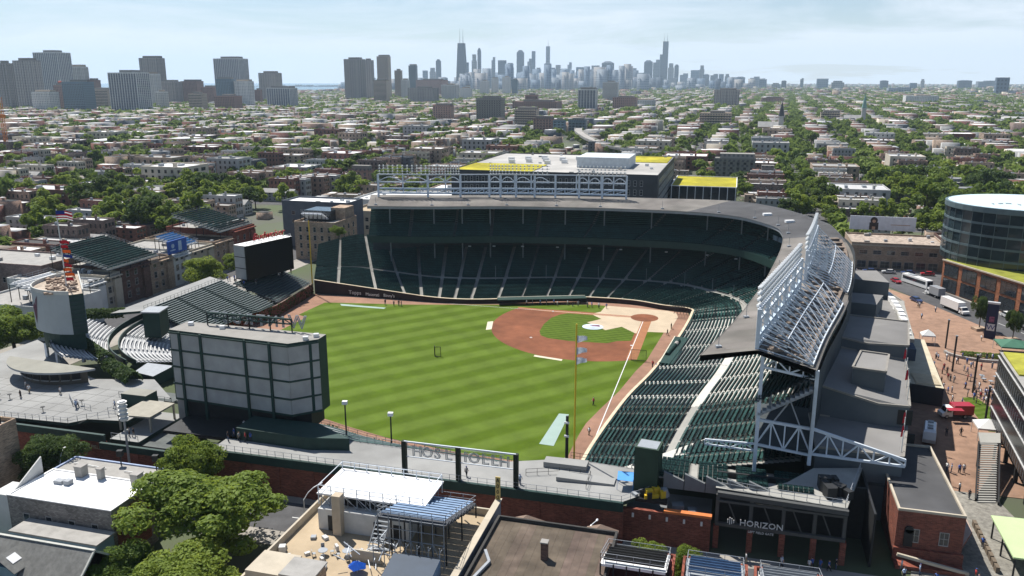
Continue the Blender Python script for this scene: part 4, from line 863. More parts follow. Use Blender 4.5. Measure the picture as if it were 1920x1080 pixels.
for k in range(11):
    x, y = rng.uniform(93, 128), rng.uniform(110.5, 118.5); t_ = thing('high_table', 'small round standing table, %s on the bleacher plaza' % ('first', 'second', 'third', 'fourth', 'fifth', 'sixth', 'seventh', 'eighth', 'ninth', 'tenth', 'eleventh')[k], 'table', (x, y, 6.5), 'standing tables on the bleacher plaza')
    mb = MB(); mb.tube((x, y, 7.5), (x, y, 7.56), .42, .42, 10); mb.build('top', DARK, t_); mb = MB(); mb.tube((x, y, 6.5), (x, y, 7.5), .06, .06, 6); mb.build('leg', DARK, t_)
mb = MB(); seams = [(137, 118-k*3.2) for k in range(10)]
for k in range(13): x = 90+k*3.6; mb.box(x-.04, x+.04, 99+(abs(112-x)*.25), 119.4, 6.501, 6.512)
for k in range(6): mb.box(92, 136, 103.5+k*3, 103.58+k*3, 6.501, 6.514)
mb.build('deck_joint', mat('joint_dark', (.11, .11, .105)), bl, kind='stuff')
# ------------------------------------------------------------------ buildings around the ballpark
WM = {}
FRAME = mat('window_frame', (.32, .31, .29), .6)
def winmesh(w, h, fm=FRAME, gm=GLASS, bars=1):
    k = (w, h, fm.name, gm.name, bars)
    if k not in WM:
        mb = MB(); f = .09
        mb.box(-w/2, w/2, -.02, .0, 0, h, 1, 'n'); mb.box(-w/2-f, w/2+f, -.1, .0, -f*1.5, 0, 0, 'n'); mb.box(-w/2-f, w/2+f, -.08, .0, h, h+f, 0, 'n')
        mb.box(-w/2-f, -w/2, -.07, 0, 0, h, 0, 'n'); mb.box(w/2, w/2+f, -.07, 0, 0, h, 0, 'n')
        if bars: mb.box(-w/2, w/2, -.05, -.021, h*.5-.03, h*.5+.03, 0, 'n')
        for b in range(1, bars): mb.box(-w/2+w*b/bars-.03, -w/2+w*b/bars+.03, -.045, -.021, 0, h, 0, 'n')
        WM[k] = mb.mesh('window', [fm, gm])
    return WM[k]
ROT = {'s': 0, 'w': -math.pi/2, 'n': math.pi, 'e': math.pi/2}
def bldg(name, label, x0, x1, y0, y1, h, wall, roofm, wins=(), par=.7, cat='building', fm=FRAME, group=None, units=0, z0=0, seed=0, par_m=None, glass=GLASS):
    t = thing(name, label, cat, ((x0+x1)/2, (y0+y1)/2, z0), group)
    mb = MB(); mb.box(x0, x1, y0, y1, z0, h, 0, 't'); w = mb.build('wall', wall, t)
    mb = MB(); mb.box(x0+.02, x1-.02, y0+.02, y1-.02, h-.3, h-.02); r = mb.build('roof', roofm, t)
    if par:
        mb = MB(); e = .28
        for a, b, c, d in ((x0-.03, x1+.03, y0-.03, y0+e), (x0-.03, x1+.03, y1-e, y1+.03), (x0-.03, x0+e, y0+e, y1-e), (x1-e, x1+.03, y0+e, y1-e)): mb.box(a, b, c, d, h-.01, h+par)
        mb.build('parapet', par_m or wall, t)
    for side, cols, rows, ww, wh, zb, dz, *rest in wins:
        me = winmesh(ww, wh, fm, glass, rest[0] if rest else 1); m0 = .06
        for c in range(cols):
            for k in range(rows):
                f = m0+(1-2*m0)*(c+.5)/cols; z = zb+k*dz
                x, y = {'s': (x0+(x1-x0)*f, y0), 'n': (x0+(x1-x0)*f, y1), 'w': (x0, y0+(y1-y0)*f), 'e': (x1, y0+(y1-y0)*f)}[side]
                inst('window', me, t, (x, y, z), ROT[side])
    rng = random.Random(seed+int(x0*7+y0))
    for k in range(units):
        ux, uy = rng.uniform(x0+2, x1-2), rng.uniform(y0+2, y1-2); mb = MB(); mb.obox(ux, uy, h, rng.uniform(.8, 1.9), rng.uniform(.7, 1.4), rng.uniform(.5, 1.1), 0); mb.build('roof_unit', rng.choice([SILVER, GREY_ST, CONC]), t)
    return t
def chimney(parent, x, y, z, h, w=.9, m=BRICK_T):
    mb = MB(); mb.box(x-w/2, x+w/2, y-w/2, y+w/2, z, z+h, 0); mb.box(x-w/2-.08, x+w/2+.08, y-w/2-.08, y+w/2+.08, z+h, z+h+.15, 1); mb.build('chimney', [m, CONC], parent)
def roofstand(label, x0, x1, y0, y1, z0, z1, rows, face, bench, deck, rail=True, group=None, backs=False):
    t = thing('rooftop_bleachers', label, 'bleachers', ((x0+x1)/2, (y0+y1)/2, z0-.6), group)
    mb = MB()
    for k in range(rows):
        u0, u1 = k/rows, (k+1)/rows; z = z0+(z1-z0)*u0
        if face == 'w': mb.box(x0+(x1-x0)*u0, x0+(x1-x0)*u1, y0, y1, z-.3, z)
        else: mb.box(x0, x1, y0+(y1-y0)*u0, y0+(y1-y0)*u1, z-.3, z)
    mb.build('step', deck, t)
    for k in range(rows):
        u = (k+.5)/rows; z = z0+(z1-z0)*k/rows+.42; mb = MB()
        if face == 'w': a, b = (x0+(x1-x0)*u, y0+.4, z), (x0+(x1-x0)*u, y1-.4, z); o = V((.3, 0, .25))
        else: a, b = (x0+.3, y0+(y1-y0)*u, z), (x1-.3, y0+(y1-y0)*u, z); o = V((0, .3, .25))
        mb.bar(a, b, .38, 0, .12)
        if backs: mb.bar(V(a)+o, V(b)+o, .06, 0, .45)
        mb.build('bench', bench, t)
    mb = MB(); n = 5
    for i in range(n+1):
        for j in (0, .5, 1):
            u = j; z = z0+(z1-z0)*u
            x, y = (x0+(x1-x0)*u, y0+(y1-y0)*i/n) if face == 'w' else (x0+(x1-x0)*i/n, y0+(y1-y0)*u)
            mb.bar((x, y, z0-2.2), (x, y, z-.3), .16)
    mb.build('frame', DARK, t, kind='stuff')
    if rail:
        if face == 'w': railing(t, [(x0, y0, z0), (x1, y0, z1), (x1, y1, z1), (x0, y1, z0), (x0, y0, z0)], 0, 1.1, 1.8)
        else: railing(t, [(x0, y0, z0), (x0, y1, z1), (x1, y1, z1), (x1, y0, z0), (x0, y0, z0)], 0, 1.1, 1.8)
    return t
GREYSTONE = mat('greystone', (.30, .285, .26), .9, .2, .6, bump=.2); MAUVE = brickmat('mauve_brick', (.21, .15, .135), (.2, .17, .16)); LIME = mat('limestone', (.42, .37, .29), .9, .12, .4); PAINTW = mat('painted_wall', (.52, .52, .50), .85, .1, .3)
BLACKR = mat('tar_roof', (.05, .048, .045), .95, .2, .3); BROWNR = mat('brown_roof', (.105, .082, .062), .95, .18, .4, big=(.15, .15)); GRAVEL = mat('gravel_roof_grey', (.30, .29, .27), .95, .15, .6); DECKT = mat('tan_deck', (.38, .30, .20), .9, .08, .5, big=(.2, .1))
STONE = brickmat('rubble_wall', (.21, .195, .18), (.15, .14, .13), .45, .22, .3, msize=.02)
# --- north side of the street, close to the camera
t = bldg('brick_building', 'tall plain tan brick building at the left edge by the street', 87.5, 104, 134.5, 152, 13.4, BRICK_T, GRAVEL, [('n', 3, 2, 1.1, 1.9, 4, 4)], units=3)
mb = MB(); mb.tube((90.5, 152.4, 8), (87.1, 152.4, 8), .35, .35, 10); mb.tube((90.5, 152.4, 8), (90.5, 152.0, 8), .35, .35, 10); mb.build('duct', mat('duct_cream', (.6, .5, .36)), t)
roofstand('pale metal rooftop bleachers on the tall tan building at the left edge', 89, 103, 136, 146, 15.2, 18, 6, 's', BENCH_A, BENCH_A)
t = bldg('flat_building', 'low grey-roofed building with pale blue rim beside the street wall', 60.4, 79.6, 131.4, 139.4, 6.8, BRICK_D, GRAVEL, par=.2, par_m=mat('rim_blue', (.30, .36, .5)))
for k, x in enumerate((70.2, 63.5)): mb = MB(); mb.bar((x, 132, 6.8), (x, 132, 8.6), .14); mb.obox(x, 132, 8.4, .9, .7, 1.0, .3); mb.build('roof_lamp', DARK, t)
mb = MB(); mb.bar((78, 133.6, 7.0), (71.5, 133.9, 7.0), .12); mb.bar((68, 134, 7), (61, 134, 7), .12); mb.build('roof_pipe', WHITE, t, kind='stuff')
t = bldg('stone_house', 'rough stone building with bright white flat roof and brick chimneys', 57.6, 75.4, 140.2, 148.8, 9.4, STONE, MEMB, [('n', 4, 1, .95, 1.9, 5.0, 3)], par=.12, par_m=MEMB)
for x, w in ((69.5, 1.3), (66, .8), (59.6, 1.3)): chimney(t, x, 140.9, 9.4, 1.6, w, GREYSTONE)
mb = MB(); mb.box(70.2, 71.6, 143.2, 144.2, 9.4, 9.9); mb.box(68.9, 69.8, 143.2, 144.2, 9.4, 10.1); mb.build('roof_unit', GREY_ST, t)
mb = MB(); mb.prism([(75.5, 147.5), (76.2, 141.5), (76.0, 141.5), (75.3, 147.5)], [9.4]*4, [9.5, 12, 12, 9.5]); mb.box(75.42, 78.2, 145.0, 148.7, 0, 9.3); mb.build('side_wing', PAINTW, t)
mb = MB(); mb.box(57.52, 57.62, 141.5, 148.2, 1.5, 8.6); mb.build('front_bay', BRICK_R, t)
for y in (143, 146.5): inst('window', winmesh(1.5, 2.4), t, (57.5, y, 5.2), -math.pi/2)
# shingled gable house
SHING = mat('grey_shingle', (.16, .16, .15), .95, .2, 1.6, big=(.3, .08)); t = thing('gable_house', 'grey shingled gable house with a blue dormer at the bottom left corner', 'house', (65, 157, 0))
mb = MB(); mb.box(53.6, 78, 152.8, 161.6, 0, 5.2); mb.build('wall', mat('clapboard_blue', (.22, .33, .40), .8), t)
mb = MB()
for sgn in (-1, 1):
    ye = 157.2+sgn*4.9; mb.poly([(53, 157.2, 9.1), (78.6, 157.2, 9.1), (78.6, ye, 5.0), (53, ye, 5.0)][::sgn]); mb.poly([(53, 157.2, 8.9), (78.6, 157.2, 8.9), (78.6, ye, 4.8), (53, ye, 4.8)][::-sgn])
mb.build('roof', SHING, t)
mb = MB(); mb.bar((53, 157.2, 9.12), (78.6, 157.2, 9.12), .35, 0, .12); mb.bar((53, 157.2, 9.05), (53, 162.1, 4.95), .25); mb.bar((53, 157.2, 9.05), (53, 152.3, 4.95), .25); mb.build('ridge_trim', mat('trim_pale', (.42, .42, .38)), t)
mb = MB(); mb.poly([(53.55, 152.9, 5.2), (53.55, 161.5, 5.2), (53.55, 157.2, 8.85)]); mb.poly([(53.55, 157.2, 8.85), (53.55, 161.5, 5.2), (53.55, 152.9, 5.2)]); mb.build('gable', BRICK_D, t)
mb = MB(); mb.prism([(62.2, 158.4), (66.2, 158.4), (66.2, 161), (62.2, 161)], 5.4, 7.2, 0); dm = mb.build('dormer', mat('clapboard_blue', (.22, .33, .40)), t)
mb = MB()
for sgn in (-1, 1): mb.poly([(64.2, 157.6, 8.7), (64.2, 161.5, 8.7), (64.2+sgn*2.6, 161.5, 6.9), (64.2+sgn*2.6, 157.9, 6.9)][::sgn]); mb.poly([(64.2, 157.6, 8.62), (64.2, 161.5, 8.62), (64.2+sgn*2.6, 161.5, 6.82), (64.2+sgn*2.6, 157.9, 6.82)][::-sgn])
mb.build('dormer_roof', SHING, dm)
mb = MB(); mb.poly([(63.6, 160.6, 8.37), (63.6, 159.2, 8.37), (62.6, 159.2, 7.68), (62.6, 160.6, 7.68)][::-1]); mb.build('skylight', MEMB, dm)
mb = MB(); mb.box(57.2, 71.5, 149.3, 152.6, 0, 6.3, 0); mb.box(57.0, 71.7, 149.1, 152.7, 6.3, 6.5, 1); mb.build('rear_wing', [mat('clapboard_blue', (.22, .33, .40)), GRAVEL], t)
# tan terrace building with rooftop seating
t = bldg('terrace_building', 'building with a tan roof terrace, penthouse and blue seating in front of the gate', 6.2, 31, 135.2, 165, 8.9, LIME, DECKT, [('w', 6, 2, 1.2, 1.8, 2, 3.4)], par=1.0)
mb = MB(); mb.box(5.7, 6.2, 133.6, 165, 0, 10.6, 0); mb.box(5.5, 6.4, 133.5, 165, 10.6, 10.75, 1); mb.build('party_wall', [mat('slate_stucco', (.17, .19, .22), .9, .12, .3), LIME], t)
mb = MB(); mb.box(15, 28, 137.4, 144.6, 8.9, 11.9, 0); pb = mb.build('penthouse', mat('pent_white', (.47, .47, .45), .8), t)
for x in (26, 19.4, 16.6): mb = MB(); mb.box(x-.55, x+.55, 144.6, 144.68, 8.95, 11.1); mb.build('door', DARK, pb)
mb = MB(); mb.box(24.2, 25.4, 144.4, 145.6, 8.9, 14.6); mb.build('chimney', mat('stucco_tan', (.42, .35, .26), .9), pb)
mb = MB(); mb.box(13.2, 28.6, 136, 143.6, 13.4, 13.6); mb.build('white_deck', MEMB, pb)
mb = MB()
for k in range(9):
    x = 13.4+k*1.88
    for y in (136.2, 143.4): mb.bar((x, y, 11.9), (x, y, 14.7), .1)
    mb.bar((x, 143.4, 11.9), (x+1.88 if k < 8 else x, 143.4, 13.4), .07)
for y in (136.2, 143.4):
    for z in (14.1, 14.7): mb.bar((13.4, y, z), (28.4, y, z), .08)
for x in (13.4, 28.4): mb.bar((x, 136.2, 14.7), (x, 143.4, 14.7), .08)
mb.build('deck_railing', STEEL, pb, kind='stuff')
mb = MB(); mb.box(15, 26.5, 137, 143, 11.91, 12.2); mb.build('dark_floor', DARK, pb)
roofstand('blue benched rooftop bleachers on steel legs above the tan terrace', 8.2, 17.2, 137.2, 149.2, 11.6, 15.2, 10, 's', mat('blue_bench_l', (.20, .29, .42), .3, .15, 1, spec=.6), mat('step_dark', (.06, .065, .075)))
mb = MB(); mb.prism([(8.2, 151.4), (14.2, 151.4), (14.2, 157), (8.2, 157)], [8.9]*4, [11.6, 11.6, 10.4, 10.4], 0, top=1); sh = mb.build('blue_shed', [mat('shed_blue', (.12, .2, .32), .6), mat('shed_dark', (.03, .05, .08), .6)], t)
for k in range(10): mb = MB(); mb.box(8.4+k*.6, 8.7+k*.6, 157.0, 157.08, 8.95, 10.3); mb.build('slat', mat('shed_pale', (.35, .45, .6)), sh)
for q_ in ((16.5, 20.5, 150, 150.25, 8.9, 10.4), (25.5, 30.6, 153.5, 158, 8.9, 10.6)): mb = MB(); mb.box(*q_); mb.build('screen_wall', LIME, t)
mb = MB(); mb.box(21.4, 25.4, 155.2, 158.6, 8.9, 11.2, 0); mb.box(21.2, 25.6, 155, 158.8, 11.2, 11.4, 1); mb.build('hatch_house', [BRICK_T, GRAVEL], t)
rng = random.Random(21)
mb = MB()
for k in range(26): a = V((15.5+rng.random()*5, 147+rng.random()*6, 9+rng.random()*1.5)); b = a+V((rng.uniform(-2.5, 2.5), rng.uniform(-2, 2), rng.uniform(-.5, 1.2))); mb.bar(a, b, .09)
mb.build('stored_poles', STEEL, t, kind='stuff')
for k, (x, y) in enumerate(((24.4, 150.3), (21.4, 149.6))):
    tt = thing('patio_table', 'round grey patio table, %s of two on the tan terrace' % ('left' if k == 0 else 'right'), 'table', (x, y, 8.9), 'patio tables')
    mb = MB(); mb.tube((x, y, 9.6), (x, y, 9.66), .62, .62, 12); mb.build('top', GREY_ST, tt); mb = MB(); mb.tube((x, y, 8.9), (x, y, 9.6), .07, .07, 6); mb.tube((x, y, 8.9), (x, y, 8.96), .35, .3, 8); mb.build('leg', GREY_ST, tt)
    for j in range(4):
        a = j*math.pi/2+.5; cx, cy = x+1.15*math.cos(a), y+1.15*math.sin(a); ch = thing('patio_chair', 'grey patio chair on the %s side of the %s terrace table' % (('near', 'right', 'far', 'left')[j], 'left' if k == 0 else 'right'), 'chair', (cx, cy, 8.9), 'patio chairs')
        mb = MB(); mb.obox(cx, cy, 9.32, .46, .46, .05, a); mb.build('seat', GREY_ST, ch); mb = MB(); mb.obox(cx+.23*math.cos(a), cy+.23*math.sin(a), 9.35, .05, .46, .5, a); mb.build('backrest', GREY_ST, ch)
        for sx, sy in ((1, 1), (1, -1), (-1, 1), (-1, -1)): px, py = cx+(.2*sx*math.cos(a)-.2*sy*math.sin(a)), cy+(.2*sx*math.sin(a)+.2*sy*math.cos(a)); mb = MB(); mb.bar((px, py, 8.9), (px, py, 9.32), .04); mb.build('leg', GREY_ST, ch)
mb = MB()                                   # scaffold frames and stair in front of the rooftop stand
for k in range(7):
    x = 8.4+k*1.45
    for y in (149.4, 151.0): mb.bar((x, y, 8.9), (x, y, 15.8 if y < 150 else 12.8), .09)
    mb.bar((x, 149.4, 12.2), (x, 151, 12.2), .07); mb.bar((x, 149.4, 8.9), (x+(1.45 if k < 6 else 0), 149.4, 12.2), .06); mb.bar((x, 149.4, 15), (x+(1.45 if k < 6 else 0), 149.4, 15), .07)
for z in (10.4, 12.2, 13.6, 15.8): mb.bar((8.4, 149.4, z), (17.1, 149.4, z), .08)
for k in range(10): mb.box(17.6, 19.2, 147.8-k*.42, 148.2-k*.42, 9.0+k*.38, 9.06+k*.38)
mb.bar((17.5, 148.2, 9), (17.5, 143.8, 12.8), .12); mb.bar((19.3, 148.2, 9), (19.3, 143.8, 12.8), .12)
for k in range(12): mb.bar((13.6+k*1.3, 143.7, 9), (13.6+k*1.3, 143.7, 13.4), .08); mb.bar((13.6+k*1.3, 143.7, 11.9), (14.9+k*1.3 if k < 11 else 13.6+k*1.3, 143.7, 13.4), .06)
mb.build('scaffold', mat('scaffold_grey', (.22, .24, .26), .5, .2), t, kind='stuff')
rng = random.Random(77); mb = MB()
for k in range(16): mb.obox(rng.uniform(22, 30), rng.uniform(146, 164), 8.9, rng.uniform(.3, 1.1), rng.uniform(.3, .9), rng.uniform(.3, .9), rng.random(), rng.randrange(3))
mb.build('deck_clutter', [GREY_ST, DARK, PAINTW], t, kind='stuff')
um = thing('parasol', 'collapsed bright blue parasol on the tan terrace', 'parasol', (18.6, 152.6, 8.9)); mb = MB()
for k in range(8): a = k*math.pi/4; b = a+math.pi/4; P = [(18.6, 152.6, 10.5), (18.6+1.2*math.cos(a), 152.6+1.0*math.sin(a), 9.6+.25*(k % 2)), (18.6+1.2*math.cos(b), 152.6+1.0*math.sin(b), 9.6+.25*((k+1) % 2))]; mb.poly(P); mb.poly(P[::-1])
mb.build('canopy', mat('parasol_blue', (.02, .13, .6), .6), um); mb = MB(); mb.bar((18.6, 152.6, 8.9), (18.6, 152.6, 10.5), .06); mb.build('pole', SILVER, um)
sgn = thing('vertical_sign', 'narrow yellow vertical sign at the corner of the terrace wall', 'sign', (6.0, 133.6, 10.7)); mb = MB(); mb.box(5.65, 6.35, 133.9, 134.05, 10.7, 14.2); mb.build('board', mat('sign_yellow', (.55, .42, .16)), sgn)
for k, ch in enumerate('A000'): mb = MB(); mb.text(ch, (6.0, 134.1, 13.4-k*.85), (-1, 0, 0), (0, 0, 1), .6, .05); mb.build('character', DARK, sgn)
# brown flat roof
t = bldg('flat_building', 'building with a wide brown flat roof and one small chimney', -11.2, 5.0, 137.2, 166, 9.8, BRICK_D, BROWNR, par=.5, par_m=BLACKR)
chimney(t, -3.2, 145.1, 9.8, 2.3, .8, BRICK_D)
FELT = mat('felt_strip_brown', (.100, .078, .060), .95, .25, .5, big=(.2, .2), rnd=.12)
for k in range(15):
    mb = MB(); x = -10.8+k*1.03; mb.box(x, x+1.01, 137.6, 165.5, 9.785, 9.80+.006*(k % 2)); mb.build('felt_strip', FELT, t)
mb = MB(); mb.bar((4.2, 146, 10.3), (3.1, 148, 10.1), .35); mb.bar((3.1, 148, 10.1), (4.4, 154, 10.1), .35); mb.build('gutter_pipe', GREY_ST, t)
mb = MB()
for x, y in ((-8.6, 134.2), (1.6, 134.4)):
    mb.poly([(x-2.2, y-1.5, 7.8), (x+2.2, y-1.5, 7.8), (x, y+.6, 9.6)]); mb.poly([(x+2.2, y-1.5, 7.8), (x+2.2, y+2.8, 7.8), (x, y+.6, 9.6)]); mb.poly([(x+2.2, y+2.8, 7.8), (x-2.2, y+2.8, 7.8), (x, y+.6, 9.6)]); mb.poly([(x-2.2, y+2.8, 7.8), (x-2.2, y-1.5, 7.8), (x, y+.6, 9.6)])
mb.build('bay_roof', mat('bay_brown', (.21, .15, .115)), t, kind='stuff')
for l, x0, x1, bench, roofm in (('black-seated rooftop bleachers on the maroon roof right of the brown roof', -18.4, -10.2, DARK, mat('maroon_roof', (.16, .05, .05))), ('blue-seated rooftop stand at the bottom edge left of the gate sign', -27.2, -20.2, BLUE_ST, GRAVEL), ('pale green railed rooftop deck at the bottom edge below the gate sign', -36, -28.8, GREY_ST, PAINTW)):
    bldg('brick_building', 'narrow brick building carrying '+l.split(' at ')[0].split(' on ')[0], x0-.4, x1+.4, 138.6, 160, 8.6, BRICK_R, roofm, par=.4)
    roofstand(l, x0+.2, x1-.2, 139.6, 146.6, 9.4, 11.6, 6, 's', bench, MEMB if bench is DARK else GREY_ST, backs=True)
for l, x, y, s in (('street_lamp', 36.3, 134, -1), ('street_lamp', -6.0, 133.8, -1), ('street_lamp', 80.6, 133.8, 1)):
    th = thing('street_lamp', {36.3: 'curved grey street lamp beside the tan terrace building', -6.0: 'curved grey street lamp behind the brown flat roof', 80.6: 'curved grey street lamp behind the white roofed stone house'}[x], 'street lamp', (x, y, 0), 'street lamps along the ballpark wall')
    mb = MB(); mb.tube((x, y, 0), (x, y, 6.4), .11, .08, 6); mb.build('pole', SILVER, th)
    mb = MB(); pts = [V((x+s*.0, y-.0, 6.4)), V((x+s*.4, y-.7, 7.3)), V((x+s*.9, y-1.5, 7.8)), V((x+s*1.5, y-2.6, 8.0))]
    for a, b in zip(pts, pts[1:]): mb.tube(a, b, .07, .07, 6)
    mb.build('arm', SILVER, th); mb = MB(); mb.ell(pts[-1]-V((0, .2, .03)), .18, .4, .1); mb.build('lamp_head', SILVER, th)

# --- Sheffield side (left): greystones and rooftop clubs
W3 = [('w', 3, 3, 1.2, 1.9, 1.8, 3.3)]
shef = [(34.4, 41.2, 9.4, PAINTW, 'pale low house left of the greystone on the street beyond the scoreboard'), (27.6, 34, 10.2, LIME, 'limestone three-storey greystone directly right of the scoreboard'), (14.6, 27.2, 11.0, BRICK_D, 'dark brick house with red balcony bands under the large rooftop stand'), (3.0, 14.2, 10.4, BRICK_T, 'tan brick three-storey house with arched windows behind the bleachers'),
        (-6.2, 2.6, 10.0, PAINTW, 'pale grey painted three-storey house below the blue billboard'), (-19.6, -6.6, 10.0, LIME, 'limestone house behind the bright green tree'), (-32, -20, 10.4, BRICK_T, 'tan house with brown deck roof left of the black video board'), (-47, -32.4, 12.6, BRICK_R, 'red brick house with dark rooftop seats behind the black video board')]
for y0, y1, h, m, l in shef:
    t = bldg('row_house', l, 157, 186, y0, y1, h, m, GRAVEL if m is not BRICK_T else BROWNR, W3+[('n', 4, 2, 1, 1.6, 2, 3.3)], par=.6, units=3, cat='house', group='houses facing the right-field bleachers')
    mb = MB(); mb.box(156.2, 157.0, y0+.6, y0+3.6, 0, h-1.2); mb.box(156.0, 157.02, y0+.2, y1-.2, h-.5, h-.1); mb.build('bay_front', m, t)
roofstand('large dark green rooftop stand left of the blue billboard', 156.6, 177, 9.6, 32.6, 12.2, 17.4, 15, 'w', GREEN_SEAT, mat('stand_grey', (.10, .115, .12)), backs=True)
roofstand('dark rooftop stand on the red brick house behind the black video board', 158, 178, -47, -26, 13.4, 18.4, 13, 'w', GREEN_SEAT, mat('stand_grey', (.10, .115, .12)), backs=True)
roofstand('small white benched rooftop stand left of the scoreboard', 150, 163, 48, 62, 11.6, 14.8, 8, 'w', MEMB, GREY_ST)
roofstand('bright blue seated rooftop stand behind the blue billboard', 158, 168, -13, -3, 12.2, 15, 7, 'w', mat('seat_blue', (.05, .2, .42), .5), GREY_ST, backs=True)
bldg('brick_building', 'wide mauve brick building behind the scoreboard flags', 178, 212, 18, 36, 12.5, MAUVE, GRAVEL, [('n', 6, 2, 1, 1.5, 3, 4)], par=.5, units=4)
bldg('flat_building', 'low pale club building left of the curved white scoreboard', 150, 176, 44, 64, 8.8, PAINTW, GRAVEL, par=.5, units=5)
bb = thing('billboard', 'blue rooftop billboard with a pale can picture beyond the bleachers', 'billboard', (158, -1, 10.6)); mb = MB(); mb.box(157.3, 157.7, -5.6, 4.2, 11.0, 15.4); mb.build('panel', mat('poster_blue', (.03, .10, .38), .5), bb)
mb = MB(); mb.tube((157.2, 1.8, 13.6), (157.29, 1.8, 13.6), .75, .75, 14); mb.obox(157.25, -1.9, 11.6, .06, 1.7, 3.2, 0); mb.box(157.22, 157.3, .6, 3.2, 12.0, 12.4); mb.build('print', mat('poster_pale', (.45, .55, .68)), bb, kind='stuff')
mb = MB()
for y in (-5, -1, 3.6): mb.bar((158, y, 10), (157.8, y, 15), .15)
mb.build('support', DARK, bb, kind='stuff')
# corner buildings by Addison
t = bldg('corner_building', 'tan corner building with glass top and silver stand beyond the right-field corner', 122.5, 139.6, -66, -47, 14.2, BRICK_T, GRAVEL, [('n', 5, 4, 1.0, 1.8, 1.5, 3.2), ('w', 4, 4, 1, 1.8, 1.5, 3.2)], par=.8, units=2)
mb = MB(); mb.box(127.5, 139, -65, -54, 14.2, 18.2); mb.build('glass_storey', GLASS, t)
mb = MB(); mb.box(123.5, 129.5, -66, -58, 14.2, 19); mb.build('stair_tower', BRICK_T, t)
roofstand('small silver rooftop stand on the tan corner building', 128.5, 137.5, -54, -48.6, 15.4, 18.2, 6, 's', SILVER, SILVER)
bldg('flat_building', 'dark grey modern block behind the tan corner building', 128, 158, -84, -70, 18.5, mat('grey_cladding', (.09, .105, .125), .7), MEMB, [('n', 4, 2, 1.4, 1.4, 10, 3.5)], units=4)
t = bldg('terrace_building', 'tan terraced building with a bright blue roof pool beside the stands', 112, 138, -112, -90, 12, LIME, DECKT, [('n', 8, 2, 1.4, 1.6, 5, 3.4)], par=.9)
mb = MB(); mb.box(117, 126, -106, -96, 12.0, 12.15); mb.build('pool', mat('pool_blue', (.05, .32, .62), .15, .2, .8), t)
bldg('long_block', 'long pale flat-roofed block behind the pool terrace', 100, 150, -150, -118, 13, PAINTW, MEMB, [('n', 12, 3, 1.2, 1.6, 2, 3.4)], units=8)
# hotel block with yellow-green roofs
HC = mat('hotel_cladding', (.055, .06, .065), .7, .2, .2); SED = mat('sedum_roof', (.36, .325, .012), .95, .28, .35, col2=(.42, .37, .03), big=(.06, .22), bump=.4)
t = bldg('hotel_block', 'long dark block with yellow planted roofs behind the far grandstand', 7, 95, -190, -103, 30, HC, mat('hotel_roof', (.36, .35, .33), .9, .15, .1, big=(.03, .2)), [('n', 30, 7, 1.0, 2.1, 3.5, 3.7), ('w', 24, 7, 1.5, 2.1, 3.5, 3.7)], par=.4, fm=mat('frame_white', (.5, .5, .48)), units=20)
for a in ((60, 94, -135, -104), (8, 40, -189, -158)): mb = MB(); mb.box(a[0], a[1], a[2], a[3], 30.0, 30.25); mb.build('planted_roof', SED, t)
mb = MB(); mb.box(22, 45, -152, -128, 30, 34.6); mb.build('plant_room', mat('plant_room', (.50, .54, .56), .6), t)
mb = MB()
for k in range(12): mb.obox(44+k*3.4, -140-((k*7) % 5)*6, 30, 2.6, 2, 1.6, 0)
mb.build('roof_plant', SILVER, t, kind='stuff')
t = bldg('glass_pavilion', 'low glass pavilion with yellow planted roof behind the grandstand bend', -24, 5.6, -196, -154, 20, GLASS, SED, par=.35, par_m=MEMB, fm=MEMB)
for k in range(9): mb = MB(); x = -23.6+k*3.6; mb.box(x-.15, x+.15, -153.98, -153.7, 0, 20); mb.build('mullion', MEMB, t)
# Clark and Addison corner (right)
t = bldg('brick_building', 'two-storey tan brick corner shops below the white billboard', -98, -66, -108, -87, 9.2, BRICK_T, mat('rubble_roof', (.33, .27, .22), .95, .5, .8), [('n', 6, 1, 2.6, 1.3, 5.6, 3, 2), ('n', 7, 1, 3.0, 2.4, .6, 3, 2)], par=.6, units=7)
mb = MB(); mb.box(-98, -66, -87.0, -86.7, 8.6, 9.1); mb.build('cornice', LIME, t)
bldg('brick_building', 'dark arched shop front between the tan corner shops and the round building', -112, -98.6, -112, -88, 9.6, BRICK_D, GRAVEL, [('n', 3, 2, 1.4, 2.0, 1.4, 4)], par=.8, units=3)
bi = thing('billboard', 'white billboard with a dark-haired figure on the roof of the corner shops', 'billboard', (-80, -113, 9)); mb = MB(); mb.box(-92, -68, -113.4, -113, 10.2, 15.6); mb.build('panel', mat('poster_white', (.55, .58, .64), .5), bi)
mb = MB(); mb.prism([(-78.5, -112.99), (-75.2, -112.99), (-75.2, -112.93), (-78.5, -112.93)], 10.3, 13.2); mb.tube((-76.8, -112.98, 14), (-76.8, -112.9, 14), 1.35, 1.35, 12); mb.build('print_dark', mat('poster_dark', (.05, .04, .04)), bi, kind='stuff')
mb = MB(); mb.tube((-76.8, -112.9, 13.7), (-76.8, -112.86, 13.7), .65, .65, 10); mb.prism([(-77.4, -112.93), (-76.2, -112.93), (-76.2, -112.88), (-77.4, -112.88)], 10.4, 11.6); mb.box(-90, -83, -112.99, -112.9, 12.4, 12.6); mb.build('print_skin', mat('poster_skin', (.4, .25, .18)), bi, kind='stuff')
mb = MB()
for x in (-90, -84, -77, -70): mb.bar((x, -113.8, 9), (x, -113.6, 15.4), .2)
mb.build('support', DARK, bi, kind='stuff')
